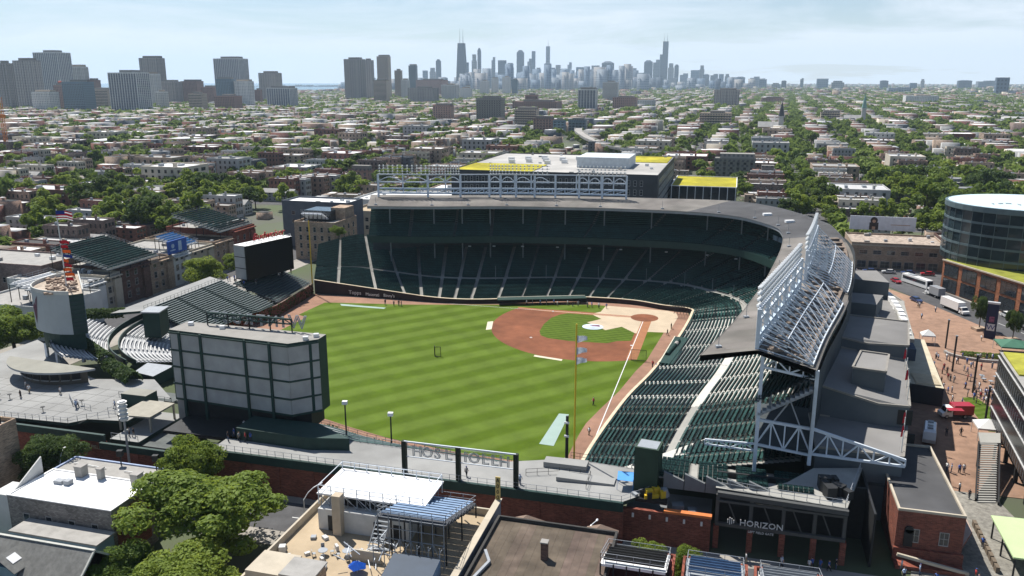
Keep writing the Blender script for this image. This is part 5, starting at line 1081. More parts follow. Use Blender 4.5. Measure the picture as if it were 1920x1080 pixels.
# round glass building on a brick base
rb = thing('round_building', 'round blue-green glass building on an orange brick base at the right edge', 'building', (-112, -60, 0))
ORB = brickmat('orange_brick', (.33, .125, .06), (.25, .15, .11)); GL = glassmat('teal_glass', (.022, .036, .042), .07, .5, .12); BAND = mat('glass_band', (.10, .14, .15), .4)
dirC = V((-.44, .898, 0)); P0 = V((-90.7, -58.4, 0)); base = [P0, P0+dirC*74, P0+dirC*74+V((-50, -20, 0)), V((-150, -95, 0)), V((-104, -78, 0))]
mb = MB(); mb.prism([(p.x, p.y) for p in base], 0, 10.3, 0, top=1); mb.build('base', [ORB, mat('green_roof', (.20, .21, .03), .95, .3, .3)], rb)
for k in range(9):
    for z, hh in ((.5, 4.2), (5.6, 3.7)):
        c = P0+dirC*(4.2+k*8.1); me = winmesh(6.1, hh, DARK, GLASS, 3); inst('bay_window', me, rb, (c.x+.05, c.y, z), math.atan2(dirC.y, dirC.x))
mb = MB(); a = P0; mb.bar(a+V((.2, 0, 10.4)), a+dirC*74+V((.2, 0, 10.4)), .5, 0, .4); mb.build('coping', LIME, rb)
CX, CY, RX, RY = -116.5, -66, 25, 21
el = lambda s, n=40: [(CX+RX*s*math.cos(2*math.pi*k/n), CY+RY*s*math.sin(2*math.pi*k/n)) for k in range(n)]
mb = MB(); mb.prism(el(1), 10.3, 27.4); mb.build('drum', GL, rb)
for k in range(5):
    z = 12.6+k*3.75; mb = MB(); mb.prism(el(1.008), z-.35, z+.35); mb.build('floor_band', BAND, rb)
mb = MB(); mb.prism(el(1.02), 27.4, 29.0); mb.build('parapet', BAND, rb); mb = MB(); mb.prism(el(.985), 28.5, 29.06); mb.build('roof', mat('pale_blue_roof', (.48, .60, .64), .7), rb)
mb = MB()
for k in range(40): x, y = el(1.006)[k]; mb.bar((x, y, 10.4), (x, y, 27.4), .12)
mb.build('mullion', BAND, rb, kind='stuff')
mb = MB()
for k in range(12): mb.obox(CX-14+k*2.5, CY+5+(k % 3), 29.05, 1.6, .5, .25, k)
mb.build('roof_marking', GREY_ST, rb, kind='stuff')
mb = MB(); mb.obox(CX-6, CY+17.2, 19, 14, 8, 8.6, -.1); mb.build('brick_bay', ORB, rb)
# dark glass block at the right edge
t = thing('glass_block', 'black glass office block with white mullion bands at the right edge', 'building', (-86, 85, 0))
Q = [(-73.6, 66.2), (-70.6, 103), (-100, 103), (-100, 66.2)]
mb = MB(); mb.prism(Q, 4.2, 17.4, 0, top=1); mb.build('body', [mat('black_glass', (.012, .014, .016), .25, .2, .3), GRAVEL], t)
for z in (6.4, 9.8, 13.2, 16.6):
    mb = MB(); mb.bar((-73.55, 66, z), (-70.5, 103.2, z), .25, 0, .16); mb.bar((-70.5, 103.05, z), (-100, 103.05, z), .25, 0, .16); mb.build('band', BENCH_A, t)
mb = MB()
for k in range(26):
    u = k/25; x, y = -73.5+3*u, 66.3+36.6*u
    for z in (4.3, 9.9, 13.3): mb.bar((x, y, z), (x, y, z+2.2), .05)
mb.build('mullion', GREY_ST, t, kind='stuff')
for y in (70, 78, 86, 94, 101): mb = MB(); x = -73.6+(y-66.2)*.0815; mb.bar((x-1, y, 0), (x-1, y, 4.2), .6); mb.build('column', DARK, t)
mb = MB(); mb.box(-99, -76, 68, 101, 0, 4.2); mb.build('ground_storey', GLASS, t)
mb = MB(); mb.prism([(-74, 67), (-73, 80), (-84, 80), (-84, 67)], 17.42, 17.7); mb.build('planted_roof', mat('green_roof2', (.30, .29, .04), .95, .3, .4), t)
cn = thing('green_canopy', 'wide pale green flat canopy at the bottom right corner', 'canopy', (-68, 112, 0)); mb = MB(); mb.prism([(-63.6, 106.6), (-63.4, 118.4), (-74, 118.4), (-74, 106.2)], 3.4, 3.65); mb.build('roof', mat('canopy_green', (.42, .53, .28), .8, .05, .3), cn)
for x, y in ((-64, 107), (-63.9, 112), (-63.8, 118), (-72, 118)): mb = MB(); mb.bar((x, y, 0), (x, y, 3.4), .2); mb.build('post', DARK, cn)
mb = MB(); mb.tube((-68, 113.4, 3.65), (-68, 113.4, 4.1), .5, .5, 12); mb.build('vent', GREY_ST, cn)
mb = MB()
for k in range(9): mb.obox(-62.4+.02*k, 104+k*1.55, .05, .5, 1.2, .9, 0)
mb.solo('planter_row', mat('planter_timber', (.14, .11, .08)), 'row of dark timber planters along the pale green canopy', 'planter')
# plaza stairs, brick gate house
st = thing('plaza_stairs', 'broad pale staircase with dark gaps beside the black glass block', 'stairs', (-67, 88, 0))
for k in range(26):
    u = k/25; x, y, z = -66.3-3.0*u, 95-13*u, .2+4.8*u; mb = MB(); mb.obox(x, y, z-.12, 3.1, .4, .12, .23); mb.build('step', CONC_L, st)
mb = MB(); mb.prism([(-68, 82), (-71.4, 81.2), (-72.6, 76.5), (-68.8, 77.2)], 4.7, 5.1); mb.build('landing', CONC_L, st)
mb = MB(); mb.bar((-64.7, 95, .2), (-67.7, 82, 5.0), .2, 0, 1.0); mb.bar((-67.9, 95.6, .2), (-70.9, 82.6, 5.0), .2, 0, 1.0); mb.build('balustrade', DARK, st)
for x, y in ((-68.3, 81), (-71.6, 80.4), (-72, 77)): mb = MB(); mb.bar((x, y, 0), (x, y, 4.7), .35); mb.build('post', DARK, st)
t = bldg('brick_gatehouse', 'two-storey red brick gatehouse with arched door at the bottom right', -57.4, -48.6, 93, 116.8, 7.8, BRICK_R, ROOF_GR, [('n', 2, 1, 1.1, 1.9, 3.2, 3, 2)], par=.35, par_m=LIME)
mb = MB(); mb.box(-50.9, -49.7, 116.8, 117.0, 2.4, 5.0); mb.tube((-50.3, 116.8, 5), (-50.3, 117.0, 5), .6, .6, 12); mb.build('arched_door', DARK, t)
mb = MB(); mb.box(-57.6, -48.4, 116.82, 117.3, 0, 2.2, 0); mb.bar((-58, 119.2, .6), (-48.6, 119.2, 2.2), .4, 1, .4); mb.box(-57.5, -48.5, 117.3, 119.4, 0, .6, 0); mb.build('front_wall', [BRICK_R, LIME], t)
mb = MB(); mb.prism([(-57.8, 93), (-57.3, 117), (-59.8, 112), (-60.2, 96)], 3, 3.4, 0, top=1); mb.build('side_awning', [BRICK_R, mat('awning_tan', (.36, .27, .22))], t)
# timber deck building on the plaza
t = thing('plaza_deck', 'low dark shop with pale timber roof deck beside the west wing', 'building', (-66, 32, 0))
mb = MB(); mb.prism([(-61.5, 14), (-60, 50), (-68.5, 52), (-71.5, 16)], 0, 4.2, 0, top=1); mb.build('body', [mat('shop_dark', (.03, .035, .045)), mat('pale_timber', (.47, .42, .31), .9)], t)
for k in range(11): mb = MB(); mb.box(-68.2, -63.4, 44+k*.62, 44.35+k*.62, 4.22, 4.5); mb.build('slat', mat('slat_cream', (.58, .50, .36)), t)
mb = MB(); mb.prism([(-62, 24), (-61.6, 34), (-66, 34.5), (-66.5, 24.5)], 4.2, 7, 0); mb.prism([(-62, 15), (-62, 21), (-68, 21), (-68.4, 15)], 4.2, 6.6, 0); mb.build('roof_block', mat('slate_blue', (.07, .09, .13)), t)
# ------------------------------------------------------------------ the city to the horizon
import numpy as np
CAMP = Vector((-23.08, 234.19, 67.36)); FPX = 1547.96
def px(x, y, z):
    d = Vector((x, y, z))-CAMP; w = d.dot(fw)
    return (960+FPX*d.dot(rt)/w, 540-FPX*d.dot(up)/w, w) if w > 1 else (-9999, 0, w)
def facade(name, wall, win, fx=4.2, fz=3.5, wx=.55, wz=.5, rough=.7):
    m = bpy.data.materials.new(name); m.use_nodes = True; t = m.node_tree; B = t.nodes['Principled BSDF']; L = t.links.new; B.inputs['Roughness'].default_value = rough; B.inputs['Specular IOR Level'].default_value = .2
    g = N(t, 'ShaderNodeNewGeometry'); s = N(t, 'ShaderNodeSeparateXYZ'); L(g.outputs['Position'], s.inputs[0])
    def band(src, per, duty):
        a = N(t, 'ShaderNodeMath', operation='DIVIDE'); L(src, a.inputs[0]); a.inputs[1].default_value = per
        b = N(t, 'ShaderNodeMath', operation='FRACT'); L(a.outputs[0], b.inputs[0]); c = N(t, 'ShaderNodeMath', operation='LESS_THAN'); L(b.outputs[0], c.inputs[0]); c.inputs[1].default_value = duty; return c.outputs[0]
    ad = N(t, 'ShaderNodeMath', operation='ADD'); L(s.outputs['X'], ad.inputs[0]); L(s.outputs['Y'], ad.inputs[1])
    mu = N(t, 'ShaderNodeMath', operation='MULTIPLY'); L(band(ad.outputs[0], fx, wx), mu.inputs[0]); L(band(s.outputs['Z'], fz, wz), mu.inputs[1])
    up_ = N(t, 'ShaderNodeSeparateXYZ'); L(g.outputs['Normal'], up_.inputs[0]); lt = N(t, 'ShaderNodeMath', operation='LESS_THAN'); L(up_.outputs['Z'], lt.inputs[0]); lt.inputs[1].default_value = .5
    m2 = N(t, 'ShaderNodeMath', operation='MULTIPLY'); L(mu.outputs[0], m2.inputs[0]); L(lt.outputs[0], m2.inputs[1])
    mx = N(t, 'ShaderNodeMix', data_type='RGBA'); mx.inputs['A'].default_value = wall+(1,); mx.inputs['B'].default_value = win+(1,); L(m2.outputs[0], mx.inputs['Factor'])
    oi = N(t, 'ShaderNodeObjectInfo'); r3 = N(t, 'ShaderNodeMapRange', inp={3: .75, 4: 1.25}); L(oi.outputs['Random'], r3.inputs[0]); h = N(t, 'ShaderNodeHueSaturation'); L(mx.outputs['Result'], h.inputs['Color']); L(r3.outputs[0], h.inputs['Value']); L(h.outputs[0], B.inputs['Base Color'])
    return m
SKY=[(2641,-6736,41,24,151,''),(2506,-6559,47,28,171,''),(2422,-6475,39,23,238,''),(2039,-5938,68,41,340,'H'),(2032,-6046,25,15,202,''),(2165,-6651,40,24,280,''),(2216,-6958,29,17,343,''),(2126,-7089,30,18,269,''),(1938,-6712,64,39,232,''),(1927,-6929,58,35,215,''),(2049,-7751,65,39,350,''),(1914,-7573,36,22,266,''),(1902,-7683,32,19,337,''),(1737,-7194,43,26,178,''),(1769,-7719,41,25,381,'T'),(1703,-7417,62,37,228,''),(1634,-7329,35,21,179,''),(1697,-7846,61,37,212,''),(1610,-7976,38,23,239,''),(1521,-7466,76,46,152,''),(1447,-7699,83,50,189,''),(1331,-7838,99,59,205,''),(1186,-7663,106,64,240,''),(1076,-8013,87,52,157,''),(1016,-8243,50,30,185,''),(917,-7950,53,32,137,''),(856,-8073,78,47,257,''),(789,-8198,65,39,264,''),(742,-8424,77,46,443,'W'),(661,-8339,56,33,231,''),(623,-8563,42,25,225,''),(520,-8164,75,45,133,''),(434,-8507,83,50,167,''),(383,-8841,49,29,218,''),(321,-8431,62,37,130,''),(244,-8452,73,44,130,''),(178,-8577,48,29,130,''),(121,-8592,48,29,131,''),(-10,-7880,83,50,102,''),(-129,-7271,76,46,99,''),(-196,-7289,62,37,77,''),(-283,-6779,62,37,48,''),(-349,-6903,37,22,68,''),(-515,-7375,26,16,86,''),(-636,-6874,84,50,81,''),(-697,-6356,84,51,65,''),(-1106,-7001,58,35,69,''),(-798,-4461,105,63,34,''),(-1229,-6500,46,28,50,''),(-1504,-7642,29,17,78,''),(-1718,-7166,95,57,70,''),(-2028,-7784,142,85,66,''),(-1120,-3907,50,30,80,'')]
MID=[(1524,-1270,28,17,103,'b'),(1560,-1367,49,29,111,'b'),(1663,-1553,73,44,135,'s'),(1684,-1654,47,28,102,'p'),(1644,-1665,28,17,68,'r'),(1298,-1225,52,31,64,'g'),(1365,-1206,43,26,44,'p'),(1373,-1258,24,14,57,'r'),(1159,-1209,65,39,82,'w'),(1558,-1795,56,34,127,'b'),(1422,-1618,29,18,83,'p'),(1201,-1358,22,13,43,'p'),(1447,-1718,49,29,64,'b'),(1456,-1823,51,31,65,'r'),(1347,-1745,37,22,50,'r'),(1407,-1943,81,49,128,'s'),(1185,-1575,39,23,70,'g'),(1142,-1587,39,23,65,'p'),(1125,-1378,33,20,39,'t'),(1031,-1350,49,29,35,'r'),(1300,-1972,55,33,88,'b'),(1027,-1565,60,36,50,'w'),(1223,-1779,17,10,43,'r'),(1203,-1891,22,13,36,'p'),(1398,-1411,43,26,47,'t'),(1197,-2320,59,35,134,'b'),(1198,-2426,31,19,133,'b'),(1189,-2536,42,25,148,'t'),(1181,-2645,25,15,102,'t'),(1283,-3044,32,19,126,'g'),(1079,-2459,25,15,69,'p'),(989,-2056,40,24,68,'t'),(834,-1991,74,44,47,'b'),(898,-2401,50,30,53,'p'),(1209,-3064,115,69,69,'r'),(913,-2610,38,23,41,'p'),(970,-2808,16,10,47,'w'),(1090,-3417,38,23,65,'p'),(1074,-3528,28,17,76,'p'),(995,-3443,34,20,81,'p'),(932,-3353,25,15,69,'g'),(428,-1022,29,17,29,'r'),(356,-1041,40,24,40,'d'),(395,-1522,95,57,24,'r'),(409,-1529,26,15,37,'r'),(286,-1519,37,22,49,'w'),(375,-2435,47,28,62,'W2'),(221,-1622,51,31,31,'r'),(286,-996,33,20,25,'t'),(200,-827,15,9,17,'g'),(183,-864,23,14,16,'g'),(229,-862,25,15,18,'r'),(9,-985,43,26,23,'t'),(10,-1893,58,35,45,'b'),(-109,-2246,61,37,20,'r'),(-162,-1192,28,17,18,'t'),(-22,-364,27,16,15,'d'),(-42,-326,17,10,11,'r2'),(229,-296,15,9,7,'r'),(-509,-2354,82,49,26,'p'),(212,-1838,67,40,21,'p')]
FS = {'b': facade('tower_dark', (.38, .35, .325), (.15, .155, .17)), 'p': facade('tower_pale', (.58, .57, .54), (.22, .24, .26)), 'r': facade('block_brick', (.29, .18, .15), (.11, .11, .115), 3.4, 3.4, .4, .45),
      't': facade('block_tan', (.38, .31, .24), (.12, .125, .13), 3.6, 3.4, .45, .5), 'g': facade('tower_glass', (.14, .20, .24), (.08, .13, .165), 3, 3.6, .8, .7, .35), 'd': facade('block_grey', (.22, .21, .19), (.10, .105, .11), 3, 3.3, .5, .45),
      's': facade('tower_pier', (.27, .285, .30), (.11, .125, .15), 2.2, 3.4, .8, .6), 'w': facade('tower_grid', (.22, .24, .27), (.08, .10, .125), 2.6, 3.2, .8, .6)}
PIER = mat('pier_white', (.62, .62, .60), .7); FS['W2'] = FS['p']; FS['r2'] = FS['r']
ORDW = ['first', 'second', 'third', 'fourth', 'fifth', 'sixth', 'seventh', 'eighth', 'ninth', 'tenth', 'eleventh', 'twelfth', 'thirteenth', 'fourteenth', 'fifteenth', 'sixteenth', 'seventeenth', 'eighteenth', 'nineteenth', 'twentieth']
TENS = ['', '', 'twent', 'thirt', 'fort', 'fift', 'sixt', 'sevent', 'eight', 'ninet']
def ordn(n):
    if n < 20: return ORDW[n]
    m = n+1; pre = {1: 'hundred-', 2: 'two-hundred-', 3: 'three-hundred-'}.get(m//100, ''); q = m % 100
    if q == 0: return pre[:-1]+'th'
    if q < 21: return pre+ORDW[q-1]
    return pre+TENS[q//10]+('ieth' if q % 10 == 0 else 'y-'+ORDW[q % 10-1])
KIND = {'b': 'dark brown high-rise', 'p': 'pale concrete block', 'r': 'red brick block', 't': 'tan block', 'g': 'blue glass block', 'd': 'grey brick slab', 's': 'high-rise with white vertical piers', 'w': 'dark block with white grid', 'W2': 'white office block', 'r2': 'red brick block'}
foot = []
for i, (X, Y, w, d, h, s) in enumerate(sorted(MID, key=lambda e: px(e[0], e[1], 0)[0])):
    foot.append((X-w/2-6, X+w/2+6, Y-d/2-6, Y+d/2+6)); t = thing('tower_block' if h > 35 else 'apartment_block', '%s in the middle distance, %s from the left' % (KIND[s], ordn(i)), 'building', (X, Y, 0))
    mb = MB(); mb.box(X-w/2, X+w/2, Y-d/2, Y+d/2, 0, h); mb.build('body', FS[s], t)
    mb = MB(); q = .28+.1*(i % 3); mb.box(X-w*q, X+w*(q-.1), Y-d*.3, Y+d*.3, h, h+min(6, 3+h*.03)); mb.build('plant_room', FS['d'] if s != 'p' else FS['t'], t)
    mb = MB(); mb.box(X-w/2-.3, X+w/2+.3, Y-d/2-.3, Y+d/2+.3, h-1.2, h+.6, 0, 't'); mb.build('parapet', PIER if s in 'swpW2' else FS[s], t)
    if s in ('s', 'w', 'p', 'b'):
        n = max(4, int(w/(5.5 if s != 'b' else 7))); m = PIER if s in 'sw' else FS['d' if s == 'b' else 'p']
        for k in range(n+1): x = X-w/2+w*k/n; mb = MB(); mb.box(x-.45, x+.45, Y+d/2, Y+d/2+.7, 0, h); mb.build('pier', m, t)
        n2 = max(2, int(d/5.5))
        for k in range(n2+1): y = Y-d/2+d*k/n2; mb = MB(); mb.box(X-w/2-.7, X-w/2, y-.45, y+.45, 0, h); mb.build('pier', m, t)
        if s == 'w':
            nf = int(h/3.4); mb = MB()
            for k in range(nf): mb.box(X-w/2-.5, X-w/2, Y-d/2, Y+d/2, k*3.4+2.6, k*3.4+3.1)
            mb.build('balcony', PIER, t, kind='stuff')
    if s in ('r', 'r2', 't', 'W2', 'd', 'g'):
        nf = max(1, int(h/3.4)); mb = MB()
        for k in range(nf):
            z = k*3.4+1.2
            if s == 'W2' or s == 't': mb.box(X-w/2, X+w/2, Y+d/2, Y+d/2+.12, z, z+1.3)
            else:
                nn = max(3, int(w/4))
                for j in range(nn): x = X-w/2+w*(j+.3)/nn; mb.box(x, x+w*.4/nn, Y+d/2, Y+d/2+.1, z, z+1.5)
        mb.build('window', GLASS, t, kind='stuff')
    if s == 'r' and 1200 < -Y < 1500 and w < 45: mb = MB(); mb.tube((X, Y, h), (X, Y, h+8), 4, 4, 10); mb.tube((X, Y, h+8), (X, Y, h+10), 4.2, .5, 10); mb.build('water_tank', mat('tank_red', (.35, .08, .05)), t)
# downtown skyline
DT = [facade('down_a', (.14, .19, .25), (.06, .09, .13), 14, 16), facade('down_b', (.24, .27, .30), (.10, .13, .17), 12, 14), facade('down_c', (.07, .095, .13), (.04, .06, .085), 12, 18), facade('down_d', (.30, .29, .28), (.12, .14, .17), 16, 14)]
for i, (X, Y, w, d, h, s) in enumerate(sorted(SKY, key=lambda e: px(e[0], e[1], 0)[0])):
    lab = {'H': 'tapered black skyscraper with twin white masts on the skyline', 'W': 'stepped black skyscraper with twin masts, tallest on the right of the skyline', 'T': 'slim pale glass skyscraper with a needle spire mid skyline'}.get(s, '%s skyscraper from the left along the hazy downtown skyline' % ordn(i))
    t = thing('skyscraper', lab, 'skyscraper', (X, Y, 0)); m = DT[2] if s in 'HW' and s else DT[i*7 % 4]; mb = MB()
    if s == 'H':
        P = [(X-w*.62, Y-d*.6, 0), (X+w*.62, Y-d*.6, 0), (X+w*.62, Y+d*.6, 0), (X-w*.62, Y+d*.6, 0)]; mb.grid8(P+[(X+(a-X)*.62, Y+(b-Y)*.62, h) for a, b, c in P])
    elif s == 'W':
        mb.box(X-w*.5, X+w*.5, Y-d/2, Y+d/2, 0, h*.56); mb.box(X-w*.5, X+w*.17, Y-d/2, Y+d/2, h*.56, h); mb.box(X+w*.17, X+w*.5, Y-d/2, Y+d/2, h*.56, h*.72)
    elif s == 'T': mb.box(X-w*.5, X+w*.5, Y-d/2, Y+d/2, 0, h*.6); mb.box(X-w*.4, X+w*.45, Y-d*.45, Y+d*.45, h*.6, h)
    else:
        k = i % 4
        if k == 0: mb.box(X-w/2, X+w/2, Y-d/2, Y+d/2, 0, h)
        elif k == 1: mb.box(X-w/2, X+w/2, Y-d/2, Y+d/2, 0, h*.82); mb.box(X-w*.36, X+w*.36, Y-d*.4, Y+d*.4, h*.82, h)
        elif k == 2: mb.box(X-w/2, X+w/2, Y-d/2, Y+d/2, 0, h*.93); mb.grid8([(X-w/2, Y-d/2, h*.93), (X+w/2, Y-d/2, h*.93), (X+w/2, Y+d/2, h*.93), (X-w/2, Y+d/2, h*.93)]+[(X+a*w*.2, Y+b*d*.2, h) for a, b in ((-1, -1), (1, -1), (1, 1), (-1, 1))])
        else: mb.box(X-w/2, X+w/2, Y-d/2, Y+d/2, 0, h*.9); mb.box(X-w*.5, X+w*.1, Y-d*.5, Y+d*.5, h*.9, h)
    mb.build('body', m, t)
    masts = {'H': ((-.18, 106), (.18, 106)), 'W': ((-.35, 82), (.02, 82)), 'T': ((0, 60),)}.get(s, ())
    for a, hh in masts: mb = MB(); mb.tube((X+a*w, Y, h), (X+a*w, Y, h+hh*.5), 3, 2, 6); mb.tube((X+a*w, Y, h+hh*.5), (X+a*w, Y, h+hh), 1.6, .8, 6); mb.build('mast', mat('mast_pale', (.5, .5, .5)), t)
rng = random.Random(77)
def boxes_np(name, items, mats, kind='stuff'):   # items: x0,x1,y0,y1,h,wall,roof
    n = len(items); A = np.array([it[:5] for it in items], dtype=np.float32); x0, x1, y0, y1, h = A.T; z = np.zeros(n)
    v = np.stack([np.stack(c, -1) for c in ((x0, y0, z), (x1, y0, z), (x1, y1, z), (x0, y1, z), (x0, y0, h), (x1, y0, h), (x1, y1, h), (x0, y1, h))], 1).reshape(-1, 3)
    q = np.array([(4, 5, 6, 7), (0, 1, 5, 4), (1, 2, 6, 5), (2, 3, 7, 6), (3, 0, 4, 7)]); f = (q[None]+(np.arange(n)*8)[:, None, None]).reshape(-1, 4)
    mi = np.array([[it[6]]+[it[5]]*4 for it in items], dtype=np.int32).reshape(-1)
    return np_mesh(name, v, f, mats, mi, kind)
def np_mesh(name, v, f, mats, mi=None, kind='stuff'):
    me = bpy.data.meshes.new(name); nf = len(f); me.vertices.add(len(v)); me.vertices.foreach_set('co', np.asarray(v, np.float32).ravel()); me.loops.add(nf*4); me.loops.foreach_set('vertex_index', np.asarray(f, np.int32).ravel())
    me.polygons.add(nf); me.polygons.foreach_set('loop_start', np.arange(0, nf*4, 4, dtype=np.int32)); me.polygons.foreach_set('loop_total', np.full(nf, 4, np.int32))
    for m in mats: me.materials.append(m)
    if mi is not None: me.polygons.foreach_set('material_index', mi)
    me.update(calc_edges=True); me.validate(); o = bpy.data.objects.new(name, me); COL.objects.link(o); o['kind'] = kind; return o
lows = []
for k in range(230):     # lower downtown mass between the towers
    pxx = rng.gauss(1030, 150) if k < 150 else rng.uniform(760, 1420); D = rng.uniform(5200, 8600)
    a = yaw+math.atan((960-pxx)/FPX); X = CAMP.x+D*math.sin(a)/math.cos(a-yaw); Y = CAMP.y-D*math.cos(a)/math.cos(a-yaw); w = rng.uniform(30, 75); h = rng.uniform(45, 150)*(1.15 if abs(pxx-1040) < 170 else .62)
    lows.append((X-w/2, X+w/2, Y-w/3, Y+w/3, h, rng.randrange(4), rng.randrange(4)))
tag(boxes_np('downtown_blocks', lows, DT), 'hazy mass of lower downtown blocks between the skyscrapers', 'buildings')
# harbour pier far out on the lake
mb = MB(); mb.box(3950, 5300, -8350, -8200, .3, 4)
for k in range(12): x = 4150+k*70; mb.box(x, x+45, -8320, -8240, 4, rng.uniform(10, 22))
mb.solo('harbour_pier', mat('pier_grey', (.32, .33, .33)), 'low pier with pale sheds far out on the lake', 'pier')

# ---- street grid with houses, alleys and trees
XS = [146+104*k for k in range(-14, 34)]; YS = [-76-103*j for j in range(-4, 46)]
def blocked(x0, x1, y0, y1):
    if x1 > -112 and x0 < 190 and y1 > -118 and y0 < 180: return True
    if x1 > 100 and x0 < 214 and y1 > -155 and y0 < 66: return True
    if x1 > -6 and x0 < 100 and y1 > -195 and y0 < -95: return True
    if x1 > -170 and x0 < -64 and y1 > -118 and y0 < 60: return True
    if x1 > -45 and x0 < 10 and y1 > -132: return True
    if x0 > 1500+max(0, -y0)*.14: return True
    cl = -88+.413*(-(y0+y1)/2-45)   # the diagonal street
    if y0 > -1500 and abs((x0+x1)/2-cl) < 16: return True
    return any(x1 > a and x0 < b and y1 > c and y0 < d for a, b, c, d in foot)
st = MB()
for x in XS:
    if -900 < x < 2600: st.box(x-5.5, x+5.5, -480, -86 if -120 < x < 190 else 400, -.05, -.015, 0, 'b')
    for j in range(1, 12):
        y1_ = -309*(j+1); jx = ((j+1)*37) % 104; st.box(x+jx-5, x+jx+5, y1_-309, y1_, -.05, -.0155-.001*(j % 3), 0, 'b')
for y in YS:
    if y < -90: st.box(-1400, 2600, y-5, y+5, -.05, -.025, 0, 'b')
for k in range(24): b0 = -78-k*60; x, y = CL(0, b0-60)[0], CL(0, b0-60)[1]; st.obox(x+11, y+28, -.05, 15, 66, .045, R(22.4))
struct('side_streets', st, ASPH)
houses = []; hr = random.Random(123)
WALLC = [brickmat('house_brick_%d' % k, c, tuple(x*.9 for x in c), .6, .2) for k, c in enumerate(((.20, .10, .08), (.34, .26, .20), (.17, .13, .115), (.28, .19, .15)))]+[mat('house_grey', (.34, .34, .33), .9, .15, .3, rnd=.15), mat('house_cream', (.48, .43, .35), .9, .1, .3), mat('house_slate', (.10, .115, .135), .9, .1, .3)]
WALLN = ['red brick', 'tan brick', 'dark brick', 'brown brick', 'grey', 'cream', 'slate blue']
ROOFC = [mat('roof_white', (.66, .66, .65), .85, .1, .1, big=(.03, .15)), mat('roof_silver', (.42, .42, .42), .8, .15, .1), mat('roof_grey', (.30, .295, .285), .95, .2, .15), mat('roof_black', (.07, .068, .066), .95, .2, .15), mat('roof_brown', (.27, .22, .18), .95, .2, .15)]
ROOFN = ['white', 'silver', 'grey', 'black', 'brown']
trees = []; garages = []
for xa0, xb0 in zip(XS, XS[1:]):
    for yb, ya in zip(YS, YS[1:]):
        jx = (int(-yb//309)*37) % 104 if yb < -480 else 0; xa, xb = xa0+jx, xb0+jx      # blocks step sideways from one band to the next
        c = px((xa+xb)/2, (ya+yb)/2, 0); dist = c[2]
        if dist < 20 or c[0] < -1300 or c[0] > 2900 or dist > 5200: continue
        west = (xa < -100); dens = .93 if xa > 0 else .8
        big = hr.random() < (.10 if dist < 900 else .16)
        for side in (0, 1):
            y = ya+9
            while y < yb-12:
                w = hr.uniform(6.4, 7.4); dp = hr.uniform(15, 24); h = hr.choice([7.2, 8, 9.5, 10.5, 10.8, 11.5]); gab = hr.random() < (.42 if west else .10)
                if hr.random() < .07 or (big and hr.random() < .3): w = hr.uniform(15, 30); dp = hr.uniform(22, 34); h = hr.uniform(9, 14.5); gab = False
                if gab: h = hr.uniform(5.2, 6.6)
                x0 = xa+10.5 if side == 0 else xb-10.5-dp; x1 = x0+dp
                rf = hr.choices(range(5), (.46, .22, .14, .10, .08) if not west else (.34, .2, .22, .16, .08))[0]; wl = hr.choices(range(7), (.16, .2, .14, .14, .2, .1, .06))[0]
                if hr.random() < dens and not blocked(x0, x1, y, y+w):
                    houses.append((x0, x1, y, y+w, h, wl, rf, gab))
                    if hr.random() < .55: gx = (xa+xb)/2+(-9 if side == 0 else 3); garages.append((gx, gx+6, y+.5, y+6, 3.4, hr.randrange(7), hr.randrange(5)))
                y += w+hr.choice([.5, .9, 1.2, 2.4])
        tn = 1.0 if xa < -60 else (.72 if xa < 420 else .78)
        patch = .95+.4*math.sin(xa*.013+1.7)*math.cos(ya*.011)
        for xx in (xa+7.4, xb-7.4):
            y = ya+6
            while y < yb-3:
                if hr.random() < tn*patch: trees.append((xx+hr.uniform(-1, 1), y, hr.uniform(1.0, 1.7)))
                y += hr.uniform(7, 11)
        for k in range(int(9*tn*patch*(1.8 if xa < -100 else 1))): trees.append(((xa+xb)/2+hr.uniform(-20, 20), hr.uniform(ya, yb), hr.uniform(.8, 1.5)))
        for xx in range(int(xa)+14, int(xb)-12, 10):
            if hr.random() < tn*.55: trees.append((xx, yb-7.5+hr.uniform(-1, 1), hr.uniform(.9, 1.5)))
trees = [t for t in trees if not blocked(t[0]-3, t[0]+3, t[1]-3, t[1]+3)]
# wooded patches that read as masses in the photograph (east of the scoreboard, right-hand avenue)
for cx, cy, rx, ry, n in ((236, 58, 40, 34, 46), (262, 10, 30, 26, 22), (225, -70, 26, 22, 14), (262, -150, 40, 20, 18), (-128, -185, 16, 60, 26), (-120, -300, 18, 70, 30), (-165, -240, 20, 40, 14), (330, -120, 60, 20, 20), (175, -215, 20, 26, 10)):
    for k in range(n): a = hr.random()*6.283; q = math.sqrt(hr.random()); trees.append((cx+rx*q*math.cos(a), cy+ry*q*math.sin(a), hr.uniform(1.3, 2.0)))
def clear(b):   # keep houses out of the wooded patches
    x, y = (b[0]+b[1])/2, (b[2]+b[3])/2
    return not any(((x-cx)/rx)**2+((y-cy)/ry)**2 < .8 for cx, cy, rx, ry in ((236, 58, 40, 34), (262, 10, 30, 26), (-128, -185, 16, 60), (-120, -300, 18, 70)))
houses = [h for h in houses if clear(h)]
def vis(x, y, m=-10): c = px(x, y, 5); return -m < c[0] < 1920+m and 100 < c[1] < 1130 and c[2] > 20
def hidden(x, y, z=8):   # behind the grandstand or the hotel as the camera sees it
    c = px(x, y, z); return (700 < c[0] < 1460 and c[1] > 372) or (1400 < c[0] < 1600 and c[1] > 400)
houses.sort(key=lambda h: px(h[0], h[3], h[4])[2]/math.sqrt((h[1]-h[0])*h[4])+(1e6 if hidden((h[0]+h[1])/2, h[2], h[4]+2) or not vis((h[0]+h[1])/2, (h[2]+h[3])/2) else 0))
